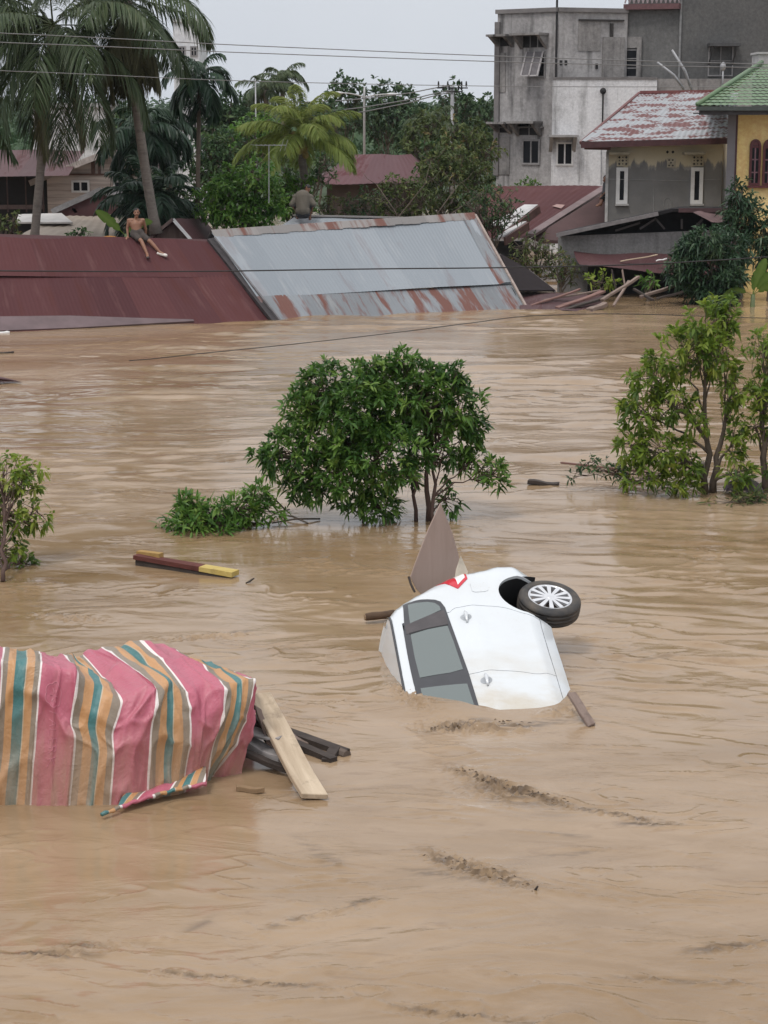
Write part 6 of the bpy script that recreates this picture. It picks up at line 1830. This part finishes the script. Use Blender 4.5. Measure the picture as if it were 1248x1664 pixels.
bush('pale green tree on the skyline behind the yellow palm', 525, 200, 40, 40, 100, 'leaf_far', 132, name='tree', cat='tree', leaf=(.3, .13), dens=46, lumps=8)
bush('dark skyline tree left of the distant coconut palm', 400, 180, 36, 30, 112, 'leaf_far', 133, name='tree', cat='tree', leaf=(.32, .14), dens=46, lumps=7)
bush('dark tree under the maroon hipped roof at its right', 715, 262, 46, 42, 77, 'leaf_dark', 134, name='tree', cat='tree', leaf=(.2, .08), dens=80, lumps=8)
# wooded hillside beyond
rg = np.random.default_rng(300)
N = 76000
yy = 130 + 620 * rg.random(N) ** 1.4
xx = (rg.random(N) * 2 - 1) * (.40 * yy + 24)
zz0 = -1.2 + 1.6 + sstep(230, 900, yy) * (9 + 5 * perlin(xx / 130, yy / 200, 80))
hump = 3.2 + 2.8 * perlin(xx / 9, yy / 14, 301) + 1.5 * perlin(xx / 3.5, yy / 5, 302)
zz = zz0 + np.clip(hump, .6, None) * rg.uniform(.25, 1.0, N) ** .5
Pn = np.stack([xx, yy, zz], -1)
s_ = (yy / 100) ** .6
V, F4, F3 = leaf_arrays(Pn, norm(rg.normal(size=(N, 3))) + np.array([0, -.2, .1]), .62 * s_ * rg.uniform(.6, 1.3, N), .36 * s_ * rg.uniform(.7, 1.2, N), np.full(N, .2), rg)
npmesh('distant_forest', V, F4, F3, M['leaf_far'], None, np.repeat(np.clip(.42 + .35 * perlin(xx / 7, yy / 9, 303) + rg.normal(0, .12, N), 0, 1), 7), kind='stuff')

# ---- palms
def frond_mesh(p0, az, el, L, rg, nleaf=46, leafL=.62, leafW=.045, sag=.85, hang=.75, mat=None, parent=None, stalk=.016, name='frond', tint=.45):
    p0 = np.array(p0, float)
    h = np.array([math.cos(az), math.sin(az), 0])
    n = 14
    rach = []
    for i in range(n + 1):
        t = i / n
        e = el - sag * t * t * 1.9 - sag * .25 * t
        rach.append((t, e))
    pts = [p0]
    for i in range(n):
        e = rach[i][1]
        pts.append(pts[-1] + (h * math.cos(e) + np.array([0, 0, math.sin(e)])) * (L / n))
    pts = np.array(pts)
    tt = np.linspace(.14, .995, nleaf)
    f = tt * n; i = np.minimum(f.astype(int), n - 1); r = (f - i)[:, None]
    C = pts[i] * (1 - r) + pts[i + 1] * r
    T = norm(pts[i + 1] - pts[i])
    side = np.cross(h, [0, 0, 1.0])
    out = []
    for s in (-1, 1):
        m = len(C)
        prof = np.sin(np.pi * np.clip(tt * .86 + .13, 0, 1)) ** .6
        LL = leafL * prof * rg.uniform(.85, 1.1, m)
        D = T * (.75 + .5 * tt[:, None]) + side * s * 1.0 + np.array([0, 0, .12]) + rg.normal(0, .10, (m, 3))
        V, F4, F3 = leaf_arrays(C, D, LL, np.full(m, leafW), hang * rg.uniform(.75, 1.3, m), rg)
        t_ = np.clip(tint + rg.normal(0, .13, m), 0, 1)
        out.append((V, F4, F3, np.repeat(t_, 7)))
    # midrib as a four-sided strip
    mr = []
    k = len(pts)
    rad = stalk * (1 - .85 * np.linspace(0, 1, k))
    upv = np.array([0, 0, 1.0])
    Vr = np.zeros((k, 4, 3))
    for j in range(k):
        Vr[j, 0] = pts[j] - side * rad[j]; Vr[j, 1] = pts[j] + upv * rad[j] * .7; Vr[j, 2] = pts[j] + side * rad[j]; Vr[j, 3] = pts[j] - upv * rad[j] * .7
    Fr = []
    for j in range(k - 1):
        for q in range(4): Fr.append((j * 4 + q, j * 4 + (q + 1) % 4, (j + 1) * 4 + (q + 1) % 4, (j + 1) * 4 + q))
    out.append((Vr.reshape(-1, 3), np.array(Fr), np.zeros((0, 3), int), np.full(k * 4, min(1, tint + .35))))
    V, F4, F3, T_ = merge(out)
    return npmesh(name, V, F4, F3, mat, parent, T_)
def palm(name, label, group, foot, head, nf, L, mat, bark, r0, r1, seed, sag=(.6, 1.0), el=(-.6, 1.25), bend=0.0, leafL=.62, leafW=.05, hang=.8, nleaf=46, dry=0, azs=None, fruit=None, dryL=1.0):
    rg = np.random.default_rng(seed)
    foot, head = Vector(foot), Vector(head)
    rt = thing(name, label, 'palm tree', foot, group)
    mb = MB()
    pts = []
    for i in range(15):
        t = i / 14
        pts.append(foot.lerp(head, t) + Vector((bend * math.sin(math.pi * t), 0, 0)))
    mb.tube(pts, [(r0 + (r1 - r0) * (i / 14) ** .7) * (1 + .04 * (i % 2)) + (.05 if i == 0 else 0) for i in range(15)], 10)
    mb.build('trunk', bark, rt, True)
    ga = 2.39996
    for k in range(nf):
        t = (k + .5) / nf
        az = ga * k + rg.uniform(-.2, .2) if azs is None else azs[k]
        e = el[1] + (el[0] - el[1]) * t ** .8 + rg.uniform(-.1, .1)
        frond_mesh(head + Vector((0, 0, .05)), az, e, L * rg.uniform(.85, 1.08) * (1 - .15 * (1 - t)), rg, nleaf, leafL, leafW, sag[0] + (sag[1] - sag[0]) * rg.random(), hang, mat, rt, .02 * L / 3, tint=.3 + .35 * (1 - t))
    for k in range(dry):
        az = ga * (k + 3.3) + rg.uniform(-.3, .3)
        frond_mesh(head - Vector((0, 0, .1)), az, -1.0 - rg.random() * .35, L * dryL * rg.uniform(.75, 1.0), rg, nleaf, leafL * .8, leafW, .25, .9, M['frond_dry'], rt, .02 * L / 3, tint=.4)
    if fruit:
        mb = MB()
        for (dx, dy, dz, r) in fruit: mb.ball(head + Vector((dx, dy, dz)), r, 8, (1, 1, 1.2))
        mb.build('coconut', plain('coconut_husk', (.26, .19, .06), .6, 0, .35, 4), rt, True)
    return rt
gpl = 'palms behind the flooded roofs'
M['palm_bark'] = wood_mat('palm_bark', (.13, .11, .095), (.22, .19, .165), (.07, .06, .05), axis=0)
ph = Q(86, 44, 57.5)
palm('coconut_palm', 'full dark coconut palm at the far left with a pale stem', gpl, Q(55, 400, 57.5), ph, 24, 4.3, M['frond'], M['palm_bark'], .125, .11, 401, sag=(.45, .85), el=(-1.0, 1.0), leafL=.85, leafW=.04, hang=.8, nleaf=84, dry=3)
palm('coconut_palm', 'coconut palm whose head hangs in from the upper left corner', gpl, Q(-60, 420, 59.5), Q(-35, -20, 59.5), 22, 4.8, M['frond'], M['palm_bark'], .13, .11, 402, sag=(.45, .85), el=(-1.0, 1.0), leafL=.85, leafW=.042, hang=.8, nleaf=72)
palm('coconut_palm', 'leaning coconut palm with drying brown skirt right of the far left palm', gpl, Q(254, 380, 58.5), Q(208, 2, 58.5), 15, 3.5, M['frond'], M['palm_bark'], .15, .125, 403, sag=(.4, .8), el=(-.75, 1.0), bend=-.12, leafL=.8, leafW=.042, hang=.8, nleaf=80, dry=17, dryL=.80)
palm('areca_palm', 'slim dark areca palm with a compact drooping head', gpl, Q(321, 340, 62.5), Q(324, 128, 62.5), 16, 1.55, M['frond_areca'], M['bark'], .075, .06, 404, sag=(.7, 1.2), el=(-1.0, 1.5), leafL=.50, leafW=.06, hang=.8, nleaf=36)
mbn = bpy.data.objects
palm('coconut_palm', 'short yellow green coconut palm with fruit in the middle of the view', gpl, Q(500, 330, 67), Q(486, 222, 67), 22, 2.5, M['frond_yellow'], M['palm_bark'], .15, .12, 405, sag=(.42, .85), el=(-.30, 1.5), leafL=.66, leafW=.034, hang=.65, nleaf=110,
     fruit=[(-.05, -.3, -.15, .13), (.1, -.32, -.28, .13), (-.15, -.28, .02, .14), (.18, -.25, -.42, .12), (.02, -.33, -.45, .12), (.22, -.2, -.6, .11), (-.1, -.25, -.3, .12)])
palm('coconut_palm', 'distant coconut palm on the skyline, nearer the pale mast', gpl, Q(436, 260, 104), Q(432, 146, 104), 15, 1.9, M['frond'], M['palm_bark'], .15, .12, 406, sag=(.6, .9), el=(-.5, 1.2), leafL=.6, leafW=.07, nleaf=34)
palm('coconut_palm', 'distant coconut palm on the skyline, the taller right one of the pair', gpl, Q(464, 260, 107), Q(458, 128, 107), 15, 1.7, M['frond'], M['palm_bark'], .15, .12, 407, sag=(.6, .9), el=(-.5, 1.2), leafL=.55, leafW=.07, nleaf=34)
palm('nipah_palm', 'dense dark palm clump at the foot of the leaning coconut palm', gpl, Q(248, 385, 61.5), Q(246, 330, 61.5), 24, 2.2, M['frond_areca'], M['bark'], .14, .12, 408, sag=(.55, .95), el=(-.35, 1.4), leafL=.65, leafW=.07, hang=.6, nleaf=40)
palm('nipah_palm', 'dark palm with broad fronds below the heads of the tall palms', gpl, Q(236, 385, 64), Q(228, 215, 64), 18, 2.0, M['frond_areca'], M['bark'], .12, .10, 409, sag=(.7, 1.1), el=(-.6, 1.3), leafL=.6, leafW=.07, hang=.8, nleaf=38)
palm('nipah_palm', 'dark palm between the leaning palm and the areca stem', gpl, Q(280, 385, 66), Q(268, 205, 66), 16, 1.5, M['frond_areca'], M['bark'], .12, .10, 410, sag=(.7, 1.1), el=(-.7, 1.3), leafL=.55, leafW=.07, hang=.8, nleaf=36)
palm('nipah_palm', 'small palm in the gap under the pale hills beside the utility pole', gpl, Q(700, 260, 95), Q(702, 205, 95), 12, 1.6, M['frond'], M['bark'], .12, .1, 411, sag=(.5, .9), el=(-.3, 1.3), leafL=.55, leafW=.07, nleaf=30)
# banana plants
def banana(label, foot, leaves, seed):
    rg = np.random.default_rng(seed)
    rt = thing('banana_plant', label, 'banana plant', Vector(foot), 'banana plants')
    foot = Vector(foot)
    mb = MB(); mb.tube([foot + Vector((0, 0, -.5)), foot + Vector((.02, 0, .35))], [.09, .06], 8); mb.build('stem', M['leaf_dark'] if False else plain('banana_stem', (.10, .13, .05), .6), rt, True)
    for (tip, wd, bow) in leaves:
        tip = Vector(tip); a = foot + Vector((0, 0, .3))
        axis = tip - a
        sd = axis.cross(Vector((0, 1, .15))).normalized()
        V, T = [], []
        n = 26
        for i in range(n + 1):
            t = i / n
            c = a.lerp(tip, t) + Vector((0, 0, bow * 4 * t * (1 - t)))
            lf = max(0, (t - .22) / .78)
            w_ = wd * (math.sin(math.pi * min(1, lf * .93 + .05)) ** .55 if t > .22 else .08)
            jag = 1 - (.28 if (i % 5 == 0 and rg.random() < .7 and t > .3) else 0)
            for s in (-1, 0, 1):
                V.append(tuple(c + sd * s * w_ * jag + Vector((0, -.02, .10 * w_ * abs(s))) ))
                T.append(.85 if s == 0 else .45 + .1 * rg.normal())
        idx = np.arange((n + 1) * 3).reshape(n + 1, 3)
        F = np.stack([idx[:-1, :-1], idx[:-1, 1:], idx[1:, 1:], idx[1:, :-1]], -1).reshape(-1, 4)
        npmesh('banana_leaf', np.array(V), F, None, M['banana'], rt, np.clip(np.array(T), 0, 1))
f = Q(205, 400, 56.6)
banana('banana plant with one raised leaf just left of the seated man', f, [(Q(156, 342, 56.6), .15, .02), (Q(248, 360, 57), .13, .1), (Q(224, 370, 57.2), .12, .1)], 501)
f = Q(1222, 498, 57.0)
banana('banana plant with upright and spreading leaves at the right water edge', f, [(Q(1244, 420, 57), .15, .05), (Q(1262, 440, 57), .13, .1), (Q(1168, 489, 56.8), .11, .22), (Q(1270, 470, 56.6), .14, .15), (Q(1228, 440, 57.2), .10, .05)], 502)
mb = MB(); mb.grid(lambda u, v: Q(158 + 40 * u, 388 - 5 * math.sin(math.pi * u) * (1 - v) + 2 * v, 56.2 - .3 * v), 10, 3); o = mb.build('orange_tarp', plain('orange_sheet', (.36, .16, .035), .7, 0, .2, 4), None, True); tag(o, 'strip of orange sheet peeping over the maroon ridge left of the seated man', 'sheet')
# bare twiggy branches in the brown thicket
for k, (pts) in enumerate((((620, 385), (650, 350), (690, 300), (700, 262)), ((660, 385), (640, 340), (612, 300)), ((705, 385), (712, 345), (745, 300)), ((690, 385), (730, 350), (775, 318)))):
    mb = MB(); P_ = [Q(x, y, 65.5 + .2 * k) for x, y in pts]; mb.tube(P_, [.04, .026, .016, .008][:len(P_)], 5)
    for i in range(1, len(P_)):
        for s in (-1, 1):
            e_ = P_[i] + Vector((s * .5, .1, .45)); mb.tube([P_[i], P_[i].lerp(e_, .5) + Vector((s * .06, 0, -.03)), e_], [.014, .010, .005], 4)
    o = mb.build('bare_branch', M['bark'], None, True)
    tag(o, ['tall pale bare branch rising before the maroon hipped roof', 'bare branch leaning left before the dark house wall', 'bare branch in the middle of the brown thicket', 'bare branch leaning right above the silver ridge'][k], 'branch', 'bare branches behind the silver ridge')

# ------------------------------------------------------------------ people
skin = Mat('brown_skin', .55); skin.color((.235, .115, .070)); skin.set('Subsurface Weight', .05)
hair = plain('black_hair', (.012, .010, .009), .6)
def fused(mb, name, mat, parent, voxel, sm=3):
    o = mb.build(name, mat, parent, True)
    r = o.modifiers.new('skin', 'REMESH'); r.mode = 'VOXEL'; r.voxel_size = voxel; r.use_smooth_shade = True
    s = o.modifiers.new('soften', 'SMOOTH'); s.factor = .5; s.iterations = sm
    return o
def hand(mb, wrist, d, side, up, s=1.0):
    """palm, four bent fingers of different lengths and a thumb leaving the side of the palm"""
    wrist, d, side, up = Vector(wrist), Vector(d).normalized(), Vector(side).normalized(), Vector(up).normalized()
    pm = wrist + d * .085 * s
    for k in (-1.5, -.5, .5, 1.5):
        mb.capsule(wrist + side * .010 * k * s, pm + side * .019 * k * s, .017 * s, .0125 * s, 8)
        ln = (.062, .078, .072, .055)[int(k + 1.5)] * s
        a = pm + side * .020 * k * s
        b = a + (d * .9 + side * .08 * k - up * .15).normalized() * ln * .55
        c = b + (d * .75 - up * .6).normalized() * ln * .5
        mb.capsule(a, b, .0098 * s, .009 * s, 7); mb.capsule(b, c, .009 * s, .0075 * s, 7)
    a = wrist + d * .03 * s - side * .03 * s
    b = a + (d * .6 - side * .75).normalized() * .042 * s
    mb.capsule(a, b, .013 * s, .011 * s, 7); mb.capsule(b, b + (d * .9 - side * .25).normalized() * .03 * s, .011 * s, .009 * s, 7)
def foot_(mb, ankle, d, s=1.0):
    ankle, d = Vector(ankle), Vector(d).normalized()
    mb.capsule(ankle, ankle + d * .16 * s + Vector((0, 0, -.045)), .042 * s, .036 * s, 10)
    mb.capsule(ankle - d * .04, ankle + Vector((0, 0, -.05)), .035 * s, .036 * s, 8)
    sd = d.cross(Vector((0, 0, 1))).normalized()
    for k in range(5):
        a = ankle + d * .15 * s + Vector((0, 0, -.05)) + sd * (.03 - .015 * k)
        mb.capsule(a, a + d * (.05 - .006 * k), .012, .010, 7)
def head_(mb, c, face, up, s=1.0):
    c, face, up = Vector(c), Vector(face).normalized(), Vector(up).normalized()
    sd = up.cross(face).normalized()
    mb.ball(c + up * .015, .095 * s, 14, (.84, .98, 1.12))
    mb.capsule(c - up * .02 + face * .02, c - up * .085 + face * .045, .070 * s, .040 * s, 10)       # jaw and chin
    mb.capsule(c + face * .088 + up * .012, c + face * .104 - up * .022, .011, .016, 7)                 # nose
    for q in (-1, 1):
        mb.capsule(c + sd * .079 * q + up * .012, c + sd * .083 * q - up * .022 - face * .004, .017, .011, 7)   # ears
        mb.capsule(c + sd * .03 * q + face * .076 - up * .03, c + sd * .045 * q + face * .06 - up * .045, .026, .02, 8)  # cheeks
    mb.capsule(c + face * .083 - up * .053 - sd * .02, c + face * .083 - up * .053 + sd * .02, .010, .010, 6)    # lips
    return sd
def eyes(c, face, sd, up, parent):
    mb = MB()
    c, face, up = Vector(c), Vector(face).normalized(), Vector(up).normalized()
    for q in (-1, 1):
        mb.ball(c + face * .083 + sd * .032 * q + up * .012, .011, 8)
    mb.build('eyes', plain('dark_eyes', (.03, .022, .02), .2), parent)
    mb = MB()
    for q in (-1, 1):
        mb.capsule(c + face * .090 + sd * .018 * q + up * .034, c + face * .078 + sd * .05 * q + up * .036, .006, .004, 6)
    mb.build('eyebrows', hair, parent)
def hair_cap(c, face, up, parent, s=1.0, mat=None):
    c, face, up = Vector(c), Vector(face).normalized(), Vector(up).normalized()
    sd = up.cross(face).normalized()
    mb = MB()
    rg = random.Random(3)
    for k in range(90):
        a = rg.uniform(0, 2 * math.pi); e = rg.uniform(.10, 1.5)
        d = (face * math.cos(a) + sd * math.sin(a)) * math.cos(e) + up * math.sin(e)
        if d.dot(face) > .55 and d.dot(up) < .62: continue
        p = c + up * .018 + (face * d.dot(face) * .097 + sd * d.dot(sd) * .084 + up * d.dot(up) * .108) * s
        mb.ball(p, .020 * s, 6)
    return fused(mb, 'hair', mat or hair, parent, .011, 2)

# the shirtless man on the ridge
def on_roof(px, py, lift): return RP(px, py, pl1) + nrm1 * lift
hipc = on_roof(222, 389, .12)
hips = hipc + Vector((0, -.02, .06))
man = thing('person', 'shirtless person in dark shorts sitting on the maroon roof ridge with legs stretched out', 'person', on_roof(222, 390, .02), 'people stranded on the roofs')
chest = Q(221, 365, hips.y + .05); neck = Q(221, 355, hips.y + .03); hd = Q(222, 346, hips.y + .00)
mb = MB()
shL, shR = Q(209.5, 358, hips.y + .03), Q(232.5, 358, hips.y + .03)
mb.capsule(hips, chest, .125, .150, 14)
mb.capsule(chest + Vector((-.07, 0, 0)), shL + Vector((.05, 0, -.05)), .12, .075, 12); mb.capsule(chest + Vector((.07, 0, 0)), shR + Vector((-.05, 0, -.05)), .12, .075, 12)
mb.capsule(shL, shR, .058, .058, 10); mb.capsule(neck - Vector((0, 0, .05)), hd - Vector((0, 0, .03)), .056, .05, 10)
mb.capsule(hips + Vector((-.06, 0, -.02)), hips + Vector((.06, 0, -.02)), .125, .125, 12)
face = Vector((.15, -1, -.05))
sd = head_(mb, hd, face, (0, 0, 1))
haL, haR = on_roof(207.5, 388, .06), on_roof(236, 388, .06)
elL = shL.lerp(haL, .52) + Vector((-.035, .03, 0)); elR = shR.lerp(haR, .52) + Vector((.035, .03, 0))
for s_, e_, h_, q in ((shL, elL, haL, -1), (shR, elR, haR, 1)):
    mb.capsule(s_, e_, .052, .040, 10); mb.capsule(e_, h_ + Vector((0, 0, .03)), .040, .027, 10)
    hand(mb, h_ + Vector((0, 0, .01)), Vector((.35 * q, -.7, -.35)), Vector((q, .3, 0)), nrm1)
knL, knR = on_roof(228, 401, .20), on_roof(243, 402, .19)
fL, fR = on_roof(238, 416, .085), on_roof(259, 414, .085)
for s_, k_, f_ in ((hips + Vector((-.08, -.03, -.02)), knL, fL), (hips + Vector((.09, -.03, -.02)), knR, fR)):
    mb.capsule(s_, k_, .082, .056, 12); mb.capsule(k_, k_.lerp(f_, .35), .054, .055, 10); mb.capsule(k_.lerp(f_, .35), f_, .055, .034, 10)
foot_(mb, fL, Vector((.25, -1, -.15))); foot_(mb, fR, Vector((.9, -.5, -.1)))
body_o = fused(mb, 'body', skin.m, man, .0085, 3)
eyes(hd, face, sd, (0, 0, 1), man); hair_cap(hd, face, (0, 0, 1), man)
mb = MB()
mb.capsule(hips + Vector((-.05, 0, .02)), hips + Vector((.05, 0, .02)), .142, .142, 14)
mb.capsule(hips + Vector((-.08, -.03, -.01)), (hips + Vector((-.08, -.03, -.02))).lerp(knL, .62), .112, .090, 12)
mb.capsule(hips + Vector((.09, -.03, -.01)), (hips + Vector((.09, -.03, -.02))).lerp(knR, .62), .112, .090, 12)
fused(mb, 'shorts', plain('dark_shorts', (.055, .045, .040), .9, 0, .3, 9), man, .011, 2)
mb = MB(); d_ = Vector((.9, -.5, -.1)).normalized(); mb.capsule(fR - d_ * .05 + Vector((0, 0, -.035)), fR + d_ * .20 + Vector((0, 0, -.06)), .050, .048, 10); fused(mb, 'shoe', plain('white_shoe', (.66, .62, .58), .6), man, .011, 2)
mb = MB(); d_ = Vector((.25, -1, -.15)).normalized(); mb.capsule(fL - d_ * .05 + Vector((0, 0, -.045)), fL + d_ * .18 + Vector((0, 0, -.075)), .046, .044, 10); fused(mb, 'shoe', plain('dark_shoe', (.05, .035, .035), .7), man, .011, 2)

# the person crouching with the back to us on the pale zinc roof
Yp = 62.9
c0 = Q(492, 349, Yp)
cr_ = thing('person', 'person crouching with the back turned in a grey brown shirt on the pale zinc roof', 'person', c0, 'people stranded on the roofs')
seat_ = Q(492, 344, Yp); up_b = Q(492, 321, Yp + .22); nk = Q(497, 314, Yp + .32); hd2 = Q(500, 307, Yp + .40)
m_ = 1 / PXM(Yp)
sL, sR = Q(481, 321, Yp + .2), Q(504, 321, Yp + .2)
eLb, eRb = Q(474, 332, Yp + .08), Q(510, 332, Yp + .08)
hL, hR = Q(481, 343, Yp + .35), Q(506, 343, Yp + .35)
mb = MB()
mb.capsule(seat_, up_b, .15, .19, 14); mb.capsule(nk - Vector((0, 0, .06)), hd2, .055, .05, 10)
head_(mb, hd2, (.2, 1, -.2), (0, .2, 1))
for s_, e_, h_, q in ((sL, eLb, hL, -1), (sR, eRb, hR, 1)):
    mb.capsule(s_, e_, .052, .042, 10); mb.capsule(e_, h_, .042, .03, 10); hand(mb, h_, (0, .8, -.5), (q, 0, 0), (0, .5, 1))
for q in (-1, 1):
    kn = seat_ + Vector((.24 * q, .42, .18)); ft = seat_ + Vector((.20 * q, .62, -.22))
    mb.capsule(seat_ + Vector((.08 * q, 0, -.03)), kn, .085, .06, 10); mb.capsule(kn, ft, .056, .036, 10); foot_(mb, ft, (0.1 * q, 1, -.2))
fused(mb, 'body', skin.m, cr_, .012, 3)
mb = MB()
mb.capsule(seat_ + Vector((0, .0, .06)), up_b + Vector((0, -.04, -.02)), .20, .27, 14); mb.capsule(sL, sR, .12, .12, 12)
mb.capsule(sL.lerp(up_b, .3), eLb, .13, .09, 10); mb.capsule(sR.lerp(up_b, .3), eRb, .13, .09, 10)
mb.capsule(seat_ + Vector((-.08, 0, .03)), seat_ + Vector((.08, 0, .03)), .16, .16, 10)
shirt = Mat('grey_brown_shirt', .9); fq = shirt.noise(shirt.map(shirt.coord(), (9, 9, 5)), 1.0, 6, .6, .5); shirt.color(shirt.mix(fq, (.080, .070, .054), (.135, .115, .092))); shirt.bump(fq, .5, .02)
fused(mb, 'shirt', shirt.m, cr_, .014, 2)
mb = MB()
mb.capsule(seat_ + Vector((-.08, .02, -.07)), seat_ + Vector((.08, .02, -.07)), .15, .15, 10)
for q in (-1, 1): mb.capsule(seat_ + Vector((.09 * q, .02, -.05)), seat_ + Vector((.24 * q, .42, .16)), .105, .08, 10)
fused(mb, 'trousers', plain('dark_trousers', (.022, .022, .025), .9), cr_, .014, 2)
hair_cap(hd2, (.2, 1, -.2), (0, .2, 1), cr_, 1.08)

# the dark figure half hidden at the corner of the plaster house
Yp = 66.6
c0 = Q(981, 325, Yp)
p3 = thing('person', 'dark clothed person sitting half hidden by the corner of the plaster house', 'person', c0, 'people stranded on the roofs')
hipp = Q(983, 321, Yp); shp = Q(985.5, 300, Yp); hd3 = Q(984.2, 291, Yp)
mb = MB()
mb.capsule(hipp, shp, .09, .10, 12); mb.capsule(shp, hd3, .05, .05, 10)
head_(mb, hd3, (-.8, -.6, -.2), (0, 0, 1), .95)
for q in (-1, 1):
    kn = hipp + Vector((-.10, -.08 + .16 * q, -.02)); ft = hipp + Vector((-.16, -.14 + .16 * q, -.20))
    mb.capsule(hipp, kn, .07, .055, 10); mb.capsule(kn, ft, .05, .034, 10); foot_(mb, ft, (-.8, -.6, -.1), .9)
    el_ = shp + Vector((-.04, .16 * q, -.24)); hh = hipp + Vector((-.12, .10 * q, .05))
    mb.capsule(shp + Vector((0, .14 * q, -.03)), el_, .045, .036, 10); mb.capsule(el_, hh, .036, .026, 10); hand(mb, hh, (-.5, -.5, -.5), (0, 1, 0), (0, 0, 1), .9)
fused(mb, 'body', skin.m, p3, .012, 3)
mb = MB(); mb.capsule(hipp, shp, .115, .125, 12)
for q in (-1, 1): mb.capsule(shp + Vector((0, .12 * q, -.03)), shp + Vector((-.03, .16 * q, -.2)), .062, .055, 10)
fused(mb, 'shirt', plain('grey_shirt', (.10, .10, .105), .9), p3, .014, 2)
mb = MB(); mb.capsule(hipp + Vector((0, 0, -.02)), hipp + Vector((0, 0, .10)), .125, .12, 12)
for q in (-1, 1): mb.capsule(hipp, hipp + Vector((-.10, -.08 + .16 * q, -.02)), .09, .07, 10)
fused(mb, 'trousers', plain('black_trousers', (.014, .012, .013), .9), p3, .014, 2)
hair_cap(hd3, (-.8, -.6, -.2), (0, 0, 1), p3)
# ------------------------------------------------------------------ damp air over the flood
mb = MB(); mb.box(-430, -60, -6, 430, 880, 40)
hz = mb.build('haze', None, None, False, 'stuff')
hm = bpy.data.materials.new('haze'); hm.use_nodes = True
hn = hm.node_tree.nodes; hn.remove(hn['Principled BSDF'])
pv = hn.new('ShaderNodeVolumePrincipled')
pv.inputs['Color'].default_value = (.80, .86, .92, 1)
pv.inputs['Density'].default_value = 0.00013
pv.inputs['Anisotropy'].default_value = 0.2
hm.node_tree.links.new(pv.outputs[0], [q for q in hn if q.type == 'OUTPUT_MATERIAL'][0].inputs['Volume'])
hz.data.materials.append(hm)
